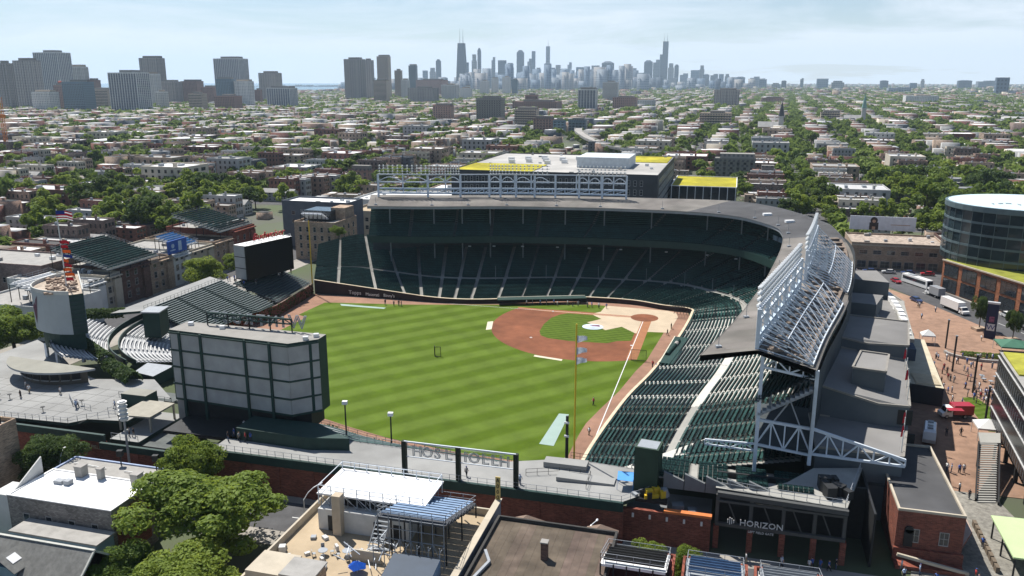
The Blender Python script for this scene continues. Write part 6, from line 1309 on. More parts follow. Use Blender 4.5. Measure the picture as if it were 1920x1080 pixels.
trees.sort(key=lambda t: px(t[0], t[1], 5)[2]/t[2]+(1e6 if hidden(t[0], t[1], 10) or not vis(t[0], t[1]) else 0))
near_h, far_h = houses[:300], houses[300:]; near_t, far_t = trees[:300], trees[300:]
# detailed houses: one prototype per wall colour, roof colour and type; copies are scaled to their plots
PROTO = {}
def hmeshes(wl, rf, gab):
    k = (wl, rf, gab)
    if k in PROTO: return PROTO[k]
    W, D, H = 20.0, 7.0, 10.0; wall = MB(); wall.box(-W/2, W/2, -D/2, D/2, 0, H); parts = {}
    if gab:
        wall.poly([(-W/2, -D/2, H), (-W/2, D/2, H), (-W/2, 0, H+3.2)]); wall.poly([(W/2, D/2, H), (W/2, -D/2, H), (W/2, 0, H+3.2)]); r = MB()
        for s in (-1, 1): r.poly([(-W/2-.4, 0, H+3.4), (W/2+.4, 0, H+3.4), (W/2+.4, s*(D/2+.5), H-.3), (-W/2-.4, s*(D/2+.5), H-.3)][::s]); r.poly([(-W/2-.4, 0, H+3.15), (W/2+.4, 0, H+3.15), (W/2+.4, s*(D/2+.5), H-.55), (-W/2-.4, s*(D/2+.5), H-.55)][::-s])
        parts['roof'] = (r, [ROOFC[max(2, rf)]])
    else:
        r = MB(); r.box(-W/2+.3, W/2-.3, -D/2+.3, D/2-.3, H, H+.04); parts['roof'] = (r, [ROOFC[rf]]); q = MB()
        for a in ((-W/2, W/2, -D/2-.02, -D/2+.3), (-W/2, W/2, D/2-.3, D/2+.02), (-W/2-.02, -W/2+.3, -D/2+.3, D/2-.3), (W/2-.3, W/2+.02, -D/2+.3, D/2-.3)): q.box(*a, H-.01, H+.55)
        parts['parapet'] = (q, [WALLC[wl]]); u = MB(); u.box(-3, -1.6, -1, .2, H+.04, H+.9); u.box(4, 5, .6, 1.7, H+.04, H+1.4); parts['roof_unit'] = (u, [GREY_ST])
    c = MB(); c.box(-5, -4.2, D/2-1.4, D/2-.6, H, H+2.2); parts['chimney'] = (c, [WALLC[wl]])
    w = MB()
    for j in range(6):
        for z in (1.6, 4.8, 7.6): w.box(-W/2+1.6+j*3.1, -W/2+2.6+j*3.1, D/2, D/2+.06, z, z+1.5)
    for j in range(3):
        for z in (1.6, 4.8, 7.6): w.box(-W/2-.06, -W/2, -2.6+j*2, -1.4+j*2, z, z+1.6)
    parts['window'] = (w, [GLASS]); po = MB()
    for z in (3, 6, 9): po.box(W/2, W/2+2.2, -2.4, 2.4, z-.15, z); po.box(W/2+2.1, W/2+2.2, -2.4, 2.4, z, z+.9)
    parts['back_porch'] = (po, [mat('porch_timber', (.20, .17, .14))])
    PROTO[k] = (wall.mesh('wall', [WALLC[wl]]), {n: mb.mesh(n, m) for n, (mb, m) in parts.items()}); return PROTO[k]
rows = {}
for h in near_h: rows.setdefault(int((300-h[2])//103), []).append(h)
bands = sorted(rows)
for bi_, b in enumerate(bands):
    for j, (x0, x1, y0, y1, h, wl, rf, gab) in enumerate(sorted(rows[b], key=lambda h: px(h[0], h[2], 5)[0])):
        big = (y1-y0) > 12
        t = thing('apartment_house' if big else ('gabled_house' if gab else 'row_house'), '%s %s with %s roof, %s from left in %s house row' % (WALLN[wl], 'apartment house' if big else ('gabled house' if gab else 'flat-roofed house'), ROOFN[max(2, rf) if gab else rf], ordn(j), ordn(bi_)), 'house', ((x0+x1)/2, (y0+y1)/2, 0), 'houses of the blocks around the ballpark')
        t.scale = ((x1-x0)/20, (y1-y0)/7, h/10); wm, ps = hmeshes(wl, rf, gab)
        for n, me in [('wall', wm)]+list(ps.items()):
            if n == 'back_porch' and big: continue
            o = bpy.data.objects.new(n, me); COL.objects.link(o); o.parent = t
            if n in ('window', 'back_porch', 'roof_unit'): o['kind'] = 'stuff'
items = [h[:7] for h in far_h]
for k, h in enumerate(far_h):      # stair heads and plant on the farther roofs
    if k % 2 == 0 and px(h[0], h[2], 5)[2] < 1800: a, b = h[0]+(h[1]-h[0])*.3, h[2]+(h[3]-h[2])*.3; items.append((a, a+2.4, b, b+2, h[4]+1.5, h[5], (h[6]+2) % 5))
fr = random.Random(9)
for k in range(5200):              # beyond the grid the blocks thin out to the horizon
    D = 5200*fr.random()+3600 if k < 3600 else fr.uniform(8800, 16000); a = yaw+math.radians(fr.uniform(-33, 34)); X, Y = CAMP.x+D*math.sin(a), CAMP.y-D*math.cos(a)
    if X > 2050-Y*.12: continue
    w = fr.uniform(14, 46); items.append((X-w/2, X+w/2, Y-fr.uniform(8, 16), Y+fr.uniform(8, 16), fr.uniform(7, 16)*(1.6 if fr.random() < .08 else 1), fr.randrange(7), fr.choice([0, 0, 1, 2, 3, 4])))
boxes_np('distant_houses', items, WALLC+ROOFC) if False else None
items = [(a, b, c, d, h, wl, 7+rf) for a, b, c, d, h, wl, rf in items]
tag(boxes_np('distant_houses', items, WALLC+ROOFC), 'countless low houses and flat roofs stretching to the horizon', 'houses')
gi = [(a, b, c, d, h, wl, 7+rf) for a, b, c, d, h, wl, rf in garages]
tag(boxes_np('alley_garages', gi, WALLC+ROOFC), 'small flat garages along the alleys behind the houses', 'garages')
tr = sorted(near_t, key=lambda t: px(t[0], t[1], 6)[0])
for j, (x, y, s) in enumerate(tr):
    d = px(x, y, 5)[2]; key = ('mid', j % 6) if d < 520 else ('far', j % 5)
    tree(key, x, y, s, 'leafy green street tree, %s from the left among the nearer city trees' % ordn(j), 'trees between the houses', rz=j*1.7, sz=s*(.85+.25*((j*37) % 10)/10))
LEAF_F = bpy.data.materials.new('leaf_far'); LEAF_F.use_nodes = True
def _lf():
    t = LEAF_F.node_tree; B = t.nodes['Principled BSDF']; L = t.links.new; B.inputs['Roughness'].default_value = .7; B.inputs['Specular IOR Level'].default_value = .1
    g = N(t, 'ShaderNodeNewGeometry'); n1 = N(t, 'ShaderNodeTexNoise', inp={'Scale': .045, 'Detail': 2.0}); n2 = N(t, 'ShaderNodeTexNoise', inp={'Scale': .5, 'Detail': 2.0})
    for n in (n1, n2): L(g.outputs['Position'], n.inputs['Vector'])
    ad = N(t, 'ShaderNodeMath', operation='ADD'); L(n1.outputs['Fac'], ad.inputs[0]); L(n2.outputs['Fac'], ad.inputs[1]); mr = N(t, 'ShaderNodeMapRange', inp={1: .75, 2: 1.25}); L(ad.outputs[0], mr.inputs[0])
    mx = N(t, 'ShaderNodeMix', data_type='RGBA'); mx.inputs['A'].default_value = (.085, .135, .03, 1); mx.inputs['B'].default_value = (.25, .32, .075, 1); L(mr.outputs[0], mx.inputs['Factor']); L(mx.outputs['Result'], B.inputs['Base Color'])
    tr = N(t, 'ShaderNodeBsdfTranslucent'); L(mx.outputs['Result'], tr.inputs[0]); ms = N(t, 'ShaderNodeMixShader'); ms.inputs[0].default_value = .4; L(B.outputs[0], ms.inputs[1]); L(tr.outputs[0], ms.inputs[2]); L(ms.outputs[0], t.nodes['Material Output'].inputs[0])
_lf()
def tmpl(n, leaf, seed):
    r = random.Random(seed); mb = MB(); crown(mb, 4.6, 7.0, 2.0, n, leaf, r, 9, .3); return np.array(mb.v, np.float32).reshape(-1, 4, 3)
TA = [tmpl(95, 1.6, s) for s in range(4)]; TB = [tmpl(30, 2.7, s+9) for s in range(4)]
pts = [(x, y, s, px(x, y, 5)[2]) for x, y, s in far_t]
for k in range(7500):
    D = fr.uniform(2600, 9000); a = yaw+math.radians(fr.uniform(-33, 34)); X, Y = CAMP.x+D*math.sin(a), CAMP.y-D*math.cos(a)
    if X < 1700-Y*.12 and not any(X > q[0] and X < q[1] and Y > q[2] and Y < q[3] for q in foot): pts.append((X, Y, fr.uniform(1.1, 2.2) if D > 4000 else fr.uniform(.8, 1.6), D))
vs = []
for k, (x, y, s, d) in enumerate(pts):
    T = (TA if d < 1500 else TB)[k % 4]; a = k*2.399; c, sn = math.cos(a)*s, math.sin(a)*s; q = np.empty_like(T); q[..., 0] = T[..., 0]*c-T[..., 1]*sn+x; q[..., 1] = T[..., 0]*sn+T[..., 1]*c+y; q[..., 2] = T[..., 2]*s*(.8+.3*((k*7) % 9)/9); vs.append(q.reshape(-1, 3))
vv = np.concatenate(vs); tag(np_mesh('distant_trees', vv, np.arange(len(vv)).reshape(-1, 4), [LEAF_F]), 'green mass of street trees between the far houses', 'trees')
# elevated railway viaduct under construction
ra = thing('rail_viaduct', 'curved pale concrete railway viaduct beyond the yellow-roofed block', 'viaduct', (110, -600, 0)); pth = cr([(170, -800, 9), (156, -727, 9), (122, -608, 9), (88, -523, 9), (58, -478, 9), (20, -440, 9)], 8); mb = MB()
for a, b in zip(pth, pth[1:]): mb.bar(a, b, 9, 0, 1.4); 
mb.build('deck', CONC, ra); mb = MB()
for a, b in zip(pth, pth[1:]):
    n = (b-a).cross(Vector((0, 0, 1))).normalized()*4.5
    for s in (-1, 1): mb.bar(a+n*s+Vector((0, 0, 1.2)), b+n*s+Vector((0, 0, 1.2)), .3, 0, 1.4)
mb.build('parapet', CONC_L, ra)
for p in pth[::3]: mb = MB(); mb.bar((p.x, p.y, 0), (p.x, p.y, 8.4), 2.2); mb.build('pier', CONC, ra)
# orange crane mast at the left edge
ct = thing('construction_crane', 'orange lattice construction mast at the left edge', 'crane', (632, -392, 0)); mb = MB()
for k in range(22):
    z = k*2.4
    for sx, sy in ((-1, -1), (1, -1), (1, 1), (-1, 1)): mb.bar((632+sx*1.1, -392+sy*1.1, z), (632+sx*1.1, -392+sy*1.1, z+2.4), .3)
    for (a, b), (c, d) in (((-1, 1), (1, 1)), ((-1, -1), (-1, 1))): mb.bar((632+a*1.1, -392+b*1.1, z), (632+c*1.1, -392+d*1.1, z+2.4), .22)
mb.build('mast', mat('crane_orange', (.48, .16, .03)), ct); mb = MB(); mb.box(630, 634, -394, -390, 34, 37); mb.build('cab', mat('crane_orange', (.48, .16, .03)), ct)
# churches and the school with the white roof
for l, x, y, h, c in (('dark church steeple rising above the trees right of centre', -75, -900, 42, (.06, .06, .065)), ('pale green church spire on the right above the trees', -206, -1150, 48, (.18, .30, .26))):
    t = thing('church', l, 'church', (x, y, 0)); mb = MB(); mb.box(x-3, x+3, y-3, y+3, 0, h*.55); mb.build('tower', WALLC[4], t); mb = MB(); mb.tube((x, y, h*.55), (x, y, h), 4, .1, 8); mb.build('spire', mat('spire_%d' % h, c, .6), t)
    mb = MB(); mb.box(x+3.2, x+28, y-8, y+8, 0, 10); mb.build('nave', WALLC[1], t); mb = MB()
    for s in (-1, 1): mb.poly([(x+3, y, 16), (x+28.4, y, 16), (x+28.4, y+s*8.6, 9.6), (x+3, y+s*8.6, 9.6)][::s])
    mb.build('roof', ROOFC[2], t)
bldg('school', 'brick school with a broad bright white roof on the right', -262, -216, -700, -640, 8, BRICK_R, MEMB, [('n', 12, 2, 1.6, 1.6, 1.5, 3.2)], par=.3)
bldg('school', 'taller brick block behind the broad white school roof', -262, -232, -760, -735, 13, BRICK_R, MEMB, [('n', 8, 3, 1.6, 1.6, 1.5, 3.4)], par=.4)
# ------------------------------------------------------------------ trees close by
NT = [(('near', 0), 47.2, 142.6, 1.95, 1.36, 'large spreading green tree at the bottom left beside the white roof'), (('near', 1), 59.5, 129.6, 1.02, 1.12, 'rounded light green tree against the street wall below the video board'), (('near', 1), 41.5, 155, 1.35, .9, 'light green tree crown at the bottom edge left of the tan terrace'),
      (('near', 0), 52.5, 155, .95, .8, 'smaller green tree below the large spreading tree at the bottom left'), (('near', 2), 85, 131.5, .98, 1.0, 'dark green rounded tree behind the tall tan building at the left'), (('near', 0), -3.2, 133.2, .66, .72, 'small green tree behind the brown flat roof'), (('near', 1), -14.6, 132.8, .52, .66, 'small bright tree in front of the red brick wall, left of two'), (('near', 1), -20.4, 133.6, .5, .72, 'small bright tree in front of the red brick wall, right of two'),
      (('near', 1), 143.5, 5, 1.2, 1.15, 'bright green tree behind the centre bleachers and the black video board'), (('near', 0), 149, 76, 1.5, 1.25, 'green tree mass behind the round kiosk at the left edge'), (('near', 0), 152, 92, 1.3, 1.1, 'green tree at the left edge behind the bleacher plaza'), (('near', 2), -91.2, -12, .45, .95, 'narrow dark tree in a brick planter on the plaza, left of two'), (('near', 2), -97, -3, .42, .85, 'narrow dark tree in a brick planter on the plaza, right of two'),
      (('near', 0), 143.5, -14, 1.0, .95, 'green tree on the street behind the black video board'), (('near', 0), 120, -44.5, .55, .5, 'low green bush along the top of the right-field corner seats')]
for i, (k, x, y, s, sz, l) in enumerate(NT): tree(k, x, y, s, l, rz=i*1.3, sz=sz, z=9.5 if x == 120 else 0)
# ------------------------------------------------------------------ vehicles
TYRE = mat('tyre', (.02, .02, .02), .8); RIM = mat('rim', (.4, .4, .4), .4, metal=.4); HL = mat('headlight', (.7, .7, .68), .2); TL = mat('taillight', (.3, .02, .02), .3)
def paint(n, c): return mat('paint_'+n, c, .3, .04, .5, spec=.5)
class At:
    def __init__(s, x, y, rot): s.x, s.y, s.c, s.s, s.rot = x, y, math.cos(rot), math.sin(rot), rot
    def __call__(s, a, b, z): return Vector((s.x+a*s.c-b*s.s, s.y+a*s.s+b*s.c, z))
def loft(mb, T, prof, hw, mi=0):   # side profile (a, z) extruded across +-hw (hw per point)
    n = len(prof); k = len(mb.v)
    for sgn in (-1, 1):
        for (a, z), w in zip(prof, hw): mb.v.append(tuple(T(a, sgn*w, z)))
    mb.f.append(tuple(k+i for i in range(n))); mb.m.append(mi); mb.f.append(tuple(k+n+i for i in reversed(range(n)))); mb.m.append(mi)
    for i in range(n): j = (i+1) % n; mb.f.append((k+j, k+i, k+n+i, k+n+j)); mb.m.append(mi)
def wheels(t, T, axles, hw, r):
    for a in axles:
        for s in (-1, 1):
            mb = MB(); mb.tube(T(a, s*hw, r), T(a, s*(hw-.24), r), r, r, 12); w = mb.build('wheel', TYRE, t); mb = MB(); mb.tube(T(a, s*(hw+.02), r), T(a, s*(hw-.05), r), r*.6, r*.6, 8); mb.build('rim', RIM, w)
def car(x, y, rot, col, label, suv=0, z=.06):
    T0 = At(x, y, rot); T = lambda a, b, zz: T0(a, b, zz+z); t = thing('parked_car', label, 'car', (x, y, z), 'cars on the streets by the plaza'); h = .25*suv
    mb = MB(); loft(mb, T, [(-2.25, .35), (2.2, .35), (2.3, .62), (2.05, .86), (1.0, .98+h*.3), (-1.9, 1.02+h*.4), (-2.28, .85)], [.86, .86, .8, .84, .9, .9, .84]); mb.build('body', col, t)
    mb = MB(); loft(mb, T, [(1.0, .97+h*.3), (.35, 1.42+h), (-1.35, 1.44+h), (-1.95, 1.0+h*.4)], [.84, .66, .66, .8]); mb.build('windows', GLASS, t)
    mb = MB(); loft(mb, T, [(.38, 1.41+h), (.3, 1.47+h), (-1.3, 1.49+h), (-1.4, 1.43+h)], [.66, .64, .64, .66]); mb.build('roof', col, t)
    for s in (-1, 1):
        mb = MB(); mb.bar(T(2.2, s*.6, .7), T(2.27, s*.6, .7), .3, 0, .14); mb.build('headlight', HL, t); mb = MB(); mb.bar(T(-2.2, s*.65, .82), T(-2.29, s*.65, .82), .28, 0, .14); mb.build('taillight', TL, t)
    wheels(t, T, (1.4, -1.35), .88, .33); return t
def boxtruck(x, y, rot, ln, label, hcab=2.3, hbox=3.4, name='box_truck', boxm=None, z=.06):
    T0 = At(x, y, rot); T = lambda a, b, zz: T0(a, b, zz+z); t = thing(name, label, 'truck', (x, y, z), 'trucks on the diagonal street'); W = paint('white', (.7, .7, .68)); f = ln/2
    mb = MB(); loft(mb, T, [(-f, .95), (f-2.2, .95), (f-2.2, hbox), (-f, hbox)], [1.2]*4); mb.build('cargo_box', boxm or W, t)
    mb = MB(); loft(mb, T, [(f-2.05, .5), (f+.1, .5), (f+.15, 1.2), (f-.5, 1.45), (f-.85, hcab), (f-2.05, hcab)], [1.05, 1.05, 1.0, 1.05, .95, .95]); mb.build('cab', W, t)
    mb = MB(); mb.poly([T(f-.46, -.9, 1.5), T(f-.46, .9, 1.5), T(f-.80, .84, hcab-.12), T(f-.80, -.84, hcab-.12)]); mb.build('windscreen', GLASS, t)
    for s in (-1, 1): mb = MB(); mb.bar(T(f-1.7, s*1.03, 1.75), T(f-.85, s*1.03, 1.75), .08, 0, .55); mb.build('side_window', GLASS, t); mb = MB(); mb.bar(T(f+.1, s*.75, .85), T(f+.18, s*.75, .85), .3, 0, .2); mb.build('headlight', HL, t)
    mb = MB(); loft(mb, T, [(-f, .55), (f-2, .55), (f-2, .9), (-f, .9)], [.8]*4); mb.build('chassis', DARK, t); wheels(t, T, (f-.9, -f+1.6), 1.05, .45); return t
CA = math.atan2(.92, -.38)
boxtruck(-89.2, -31.5, CA, 10.5, 'large white box truck nearest the plaza on the diagonal street'); boxtruck(-87.2, -49.0, CA+math.pi, 7, 'smaller white and grey box truck behind the large one', boxm=paint('grey', (.28, .29, .30)))
bus = thing('city_bus', 'long white city bus at the far end of the diagonal street', 'bus', (-84.6, -63.5, 0)); T = At(-84.6, -63.5, CA+.1)
mb = MB(); loft(mb, T, [(-6.2, .4), (6.2, .4), (6.25, 1.4), (6.1, 3.1), (-6.2, 3.1)], [1.25, 1.25, 1.25, 1.18, 1.2]); mb.build('body', paint('white', (.7, .7, .68)), bus)
for s in (-1, 1): mb = MB(); mb.bar(T(-5.6, s*1.23, 2.1), T(5.4, s*1.23, 2.1), .1, 0, .95); mb.build('window', GLASS, bus)
mb = MB(); mb.bar(T(6.2, -1, 2), T(6.2, 1, 2), .12, 0, 1.3); mb.build('windscreen', GLASS, bus); mb = MB(); mb.bar(T(-4, 0, 3.2), T(-1, 0, 3.2), 1.6, 0, .25); mb.build('roof_unit', GREY_ST, bus); wheels(bus, T, (4, -3.6), 1.2, .5)
for a in ((-80.3, -40.5, CA, paint('navy', (.03, .05, .13)), 'dark blue car parked at the plaza kerb', 0), (-90.4, -93, 0, paint('silver', (.42, .43, .44)), 'silver car on the cross street below the corner shops', 0), (-78.6, -66.2, 1.9, paint('red', (.33, .02, .03)), 'dark red car at the corner by the west wing', 0), (-102.5, -27.5, CA, paint('white', (.7, .7, .68)), 'white car beside the orange brick base', 1), (-107.2, -16.5, CA, paint('red', (.33, .02, .03)), 'red car at the right edge of the diagonal street', 0), (-104, -14, CA+math.pi, paint('black', (.02, .02, .022)), 'black car at the right edge beyond the plaza trees', 1),
          (12, 130.8, 0, paint('silver', (.42, .43, .44)), 'silver car half hidden on the shaded street by the ballpark wall', 0)): car(*a)
rng = random.Random(31); cols = [paint('navy', (.03, .05, .13)), paint('silver', (.42, .43, .44)), paint('white', (.7, .7, .68)), paint('black', (.02, .02, .022)), paint('red', (.33, .02, .03))]; cn_ = ['navy', 'silver', 'white', 'black', 'red']
for k in range(9): c = rng.randrange(5); car(-40-k*6.4, -80.5, 0, cols[c], '%s car parked on the cross street, %s from the grandstand' % (cn_[c], ordn(k)))
ft = boxtruck(-69.9, 57.3, .25, 6.2, 'red food truck parked in the shade edge of the plaza', 2.4, 2.9, 'food_truck', paint('red', (.42, .025, .02))); mb = MB(); mb.prism([(-70.5, 58.8), (-67.5, 59.3), (-67.8, 60.6), (-70.8, 60.1)], [2.6]*4, [2.7, 2.7, 2.5, 2.5]); mb.build('awning', paint('red', (.42, .025, .02)), ft)
tl = thing('camper_trailer', 'silver camper trailer in the shadow beside the west wing', 'trailer', (-62.4, 70.6, 0)); T = At(-62.4, 70.6, 1.35)
mb = MB(); loft(mb, T, [(-3, .5), (3, .5), (3.2, 1.2), (2.8, 2.6), (2.2, 2.95), (-2.3, 2.95), (-3, 2.4)], [1.15, 1.15, 1.1, 1.1, .95, .95, 1.1]); mb.build('body', SILVER, tl)
for k in range(3): mb = MB(); p = T(-1.8+k*1.6, 0, 2.95); mb.obox(p.x, p.y, 2.95, .9, 1.0, .25, 1.35); mb.build('roof_unit', WHITE if k % 2 else GREY_ST, tl)
wheels(tl, T, (.4, -.6), 1.1, .34)
# ------------------------------------------------------------------ plaza furniture
for i, (x, y, h) in enumerate(((-78.4, 8.3, 7.6), (-75.9, 27.2, 8.8), (-77.0, 41.2, 8.8), (-74.5, 60.8, 8.4))):
    th = thing('lamp_column', 'tall dark plaza lamp column, %s from the street end' % ordn(i), 'lamp post', (x, y, 0), 'lamp columns on the plaza'); mb = MB(); mb.bar((x, y, 0), (x, y, h), .34); mb.build('column', DARK, th); mb = MB(); mb.bar((x, y, h), (x, y, h+.25), .5); mb.build('cap', GREY_ST, th)
bn = thing('banner_column', 'tall dark banner column with a white W flag on the plaza', 'sign', (-91.8, -4.4, 0)); mb = MB(); mb.obox(-91.8, -4.4, 0, 2.7, 1.0, 9.6, -.3, 0); mb.build('column', mat('banner_navy', (.02, .025, .06), .6), bn)
n_ = Vector((math.sin(.3), math.cos(.3), 0)); c_ = Vector((-91.8, -4.4, 0))+n_*.53; xd = Vector((-math.cos(.3), math.sin(.3), 0))
mb = MB(); mb.bar(c_-xd*.95+Vector((0, 0, 3.2)), c_+xd*.95+Vector((0, 0, 3.2)), .05, 0, 1.9); mb.build('flag_panel', WHITE, bn); mb = MB(); mb.text('W', c_+n_*.06+Vector((0, 0, 2.55)), xd, (0, 0, 1), 1.35, .04); mb.build('letter', mat('w_blue', (.02, .04, .2)), bn)
mb = MB(); mb.bar(c_+Vector((0, 0, 5.4))-xd*.6, c_+Vector((0, 0, 5.4))+xd*.6, .05, 0, 1.5); mb.build('picture', mat('pic_redblue', (.25, .08, .14), .6, .6, 1.5), bn)
mb = MB(); mb.obox(-91.8, -4.4, 9.6, 2.9, 1.2, .5, -.3); mb.build('cap', SILVER, bn)
def tent(x, y, w, m, label, h=2.6):
    t = thing('canopy_tent', label, 'tent', (x, y, 0)); mb = MB(); q = [(x-w, y-w), (x+w, y-w), (x+w, y+w), (x-w, y+w)]
    for i in range(4): a, b = q[i], q[(i+1) % 4]; mb.poly([(a[0], a[1], h), (b[0], b[1], h), (x, y, h+1.3)]); mb.poly([(b[0], b[1], h-.05), (a[0], a[1], h-.05), (x, y, h+1.2)]); mb.bar((a[0], a[1], h-.15), (b[0], b[1], h-.15), .04, 0, .35)
    mb.build('canopy', m, t)
    for a, b in q: mb = MB(); mb.bar((a, b, 0), (a, b, h), .1); mb.build('leg', SILVER, t)
tent(-73.4, 66.6, 2.2, WHITE, 'white canopy tent by the top of the plaza stairs'); tent(-93.6, 8.5, 3.4, mat('tent_green', (.05, .14, .09), .7), 'dark green canopy tent near the banner column'); tent(-74.6, 5, 1.6, WHITE, 'small white tent beside the low plaza shop')
mb = MB(); mb.prism([(-74, 45), (-77, 44), (-82, 63), (-74.6, 63.5)], .04, .075); struct('lawn_patch', mb, GRASS_IN)
t = thing('curved_planter', 'curved stone planter bench with shrubs in the middle of the plaza', 'planter', (-86, 16, 0)); mb = MB(); arc_ = [(-86+8.5*math.cos(R(a)), 12+5.5*math.sin(R(a))) for a in range(0, 181, 12)]
for a, b in zip(arc_, arc_[1:]): mb.bar((a[0], a[1], .35), (b[0], b[1], .35), .7, 0, .7)
mb.build('bench_wall', CONC, t); mb = MB(); rr_ = random.Random(2); [hedge(mb, -91, 13.5, -81, 13.5, 2.4, .1, 1.0, 900, .25, rr_)]; mb.build('shrub', LEAF, t)
for i, (x, y) in enumerate(((-91.2, -12), (-97, -3))): mb = MB(); mb.obox(x, y, 0, 3.4, 2.4, .8, .4); mb.solo('brick_planter', BRICK_T, 'low brick planter under the %s plaza tree' % ('left', 'right')[i], 'planter')
rng = random.Random(14)
for k in range(12):
    x, y = -80-rng.random()*12, 29+rng.random()*5; t = thing('cafe_table', 'dark cafe table, %s in the seating strip on the plaza' % ordn(k), 'table', (x, y, 0), 'cafe tables on the plaza'); mb = MB(); mb.obox(x, y, .7, .9, .9, .06, rng.random()); mb.build('top', GREY_ST, t); mb = MB(); mb.bar((x, y, 0), (x, y, .7), .12); mb.build('leg', DARK, t)
# field equipment
cg = thing('batting_screen', 'dark netted protective screen standing on the outfield grass', 'screen', (46.5, 48.5, 0)); mb = MB()
for a, b in (((-.9, 0), (.5, .4)), ((.5, .4), (1.1, -.9))):
    A, B_ = Vector((46.5+a[0], 48.5+a[1], .05)), Vector((46.5+b[0], 48.5+b[1], .05)); H = Vector((0, 0, 2.5)); mb.bar(A, A+H, .12); mb.bar(B_, B_+H, .12); mb.bar(A+H, B_+H, .1); mb.bar(A, B_, .12)
    for k in range(1, 5): mb.bar(A.lerp(B_, k/5), A.lerp(B_, k/5)+H, .035)
mb.build('frame', DARK, cg)
sc = thing('batting_screen', 'green netted screen beside third base', 'screen', (-2.6, 38.6, 0)); mb = MB(); mb.bar((-.9, 38.8, 0), (-.9, 38.8, 2.8), .1); mb.bar((-4.6, 38.6, 0), (-4.6, 38.6, 2.8), .1); mb.bar((-.9, 38.8, 2.8), (-4.6, 38.6, 2.8), .1); mb.bar((-.9, 38.8, .1), (-4.6, 38.6, .1), .1); mb.build('frame', DARK, sc)
mb = MB()
for k in range(1, 12): mb.bar((-.9-3.7*k/12, 38.75, .1), (-.9-3.7*k/12, 38.75, 2.8), .03)
for k in range(1, 8): mb.bar((-.9, 38.78, .1+k*.34), (-4.6, 38.62, .1+k*.34), .03)
mb.build('net', mat('net_green', (.03, .07, .03)), sc)
cgb = thing('rolled_tarp', 'long dark green rolled tarp beside the third-base seats', 'tarp', (-9.9, 32, 1)); mb = MB(); mb.tube((-11.6, 26, 2.0), (-9.6, 38, 2.0), .55, .55, 12); mb.build('roll', GREEN_ST, cgb); mb = MB(); mb.tube((-11.3, 28, 2.0), (-11.0, 30, 2.0), .58, .58, 12); mb.build('strap', CONC, cgb)
bc = thing('batting_cage', 'dark folded batting cage behind the plate', 'cage', (-10, -6, 0)); mb = MB()
for k in range(6):
    a0 = k*.9
    pts = [Vector((-12.5+a0, -6.5, .05)), Vector((-12.8+a0, -7.2, 2.4)), Vector((-11.8+a0*.8, -4.4, 3.3)), Vector((-9.8+a0*.6, -2.4, 3.0))]
    for a, b in zip(pts, pts[1:]): mb.bar(a, b, .1)
for z in (.6, 2.4): mb.bar((-12.8, -7, z), (-8, -7, z), .1)
mb.bar((-11.8, -4.4, 3.3), (-8.2, -4.4, 3.3), .1); mb.build('frame', DARK, bc)
# ------------------------------------------------------------------ people
def bodymesh(seed, pose):
    rng = random.Random(seed); s = {'stand': (.0, .0), 'walk': (.26, -.24), 'wide': (.08, -.05)}[pose]; aw = .22 if pose != 'wide' else .34
    J = [((0, 0, .95), .135), ((0, 0, 1.18), .13), ((0, 0, 1.40), .15), ((0, .0, 1.50), .062), ((0, .02, 1.60), .085), ((0, .02, 1.72), .095)]; E = [(0, 1), (1, 2), (2, 3), (3, 4), (4, 5)]
    for sg, f in ((-1, s[0]), (1, s[1])):
        k = len(J); J += [((sg*.10, 0, .88), .095), ((sg*.11, f*.55+.02, .48), .068), ((sg*.115, f, .09), .048), ((sg*.12, f+.16, .04), .045)]; E += [(0, k), (k, k+1), (k+1, k+2), (k+2, k+3)]
        k = len(J); J += [((sg*.2, 0, 1.40), .062), ((sg*(aw+.02), -f*.35-.02, 1.13), .045), ((sg*(aw+.01), -f*.8+.06, .90), .034), ((sg*(aw+.01), -f*.9+.09, .80), .036)]; E += [(2, k), (k, k+1), (k+1, k+2), (k+2, k+3)]
    me = bpy.data.meshes.new('p'); me.from_pydata([j[0] for j in J], E, []); ob = bpy.data.objects.new('p', me); COL.objects.link(ob); md = ob.modifiers.new('s', 'SKIN'); md.use_smooth_shade = True
    for v, j in zip(me.skin_vertices[0].data, J): v.radius = (j[1], j[1]*(.75 if j[0][2] in (1.18, 1.40, .95) else 1))
    me.skin_vertices[0].data[0].use_root = True
    dg = bpy.context.evaluated_depsgraph_get(); m2 = bpy.data.meshes.new_from_object(ob.evaluated_get(dg)); bpy.data.objects.remove(ob); m2.name = 'person'; m2.materials.clear()
    for k in range(5): m2.materials.append(None)
    for p in m2.polygons:
        c = p.center; ax = abs(c.x)
        if c.z > 1.70 or (c.z > 1.58 and c.y < -.02): i = 4
        elif c.z > 1.49: i = 3
        elif ax > .2 and c.z < 1.22: i = 3
        elif c.z > .93: i = 2
        elif c.z > .10: i = 1
        else: i = 0
        p.material_index = i; p.use_smooth = True
    return m2
PM = [bodymesh(1, 'stand'), bodymesh(2, 'walk'), bodymesh(3, 'wide')]
SKIN = [mat('skin_a', (.42, .26, .19), .6), mat('skin_b', (.20, .11, .075), .6), mat('skin_c', (.50, .33, .25), .6)]; HAIR = [mat('hair_dark', (.02, .015, .012)), mat('hair_brown', (.09, .05, .03)), mat('cap_blue', (.03, .06, .22))]
SHIRT = [('white', mat('shirt_white', (.66, .66, .65))), ('blue', mat('shirt_blue', (.05, .11, .35))), ('grey', mat('shirt_grey', (.28, .28, .28))), ('red', mat('shirt_red', (.4, .05, .05))), ('black', mat('shirt_black', (.025, .025, .03))), ('pale blue', mat('shirt_pale', (.35, .45, .6)))]
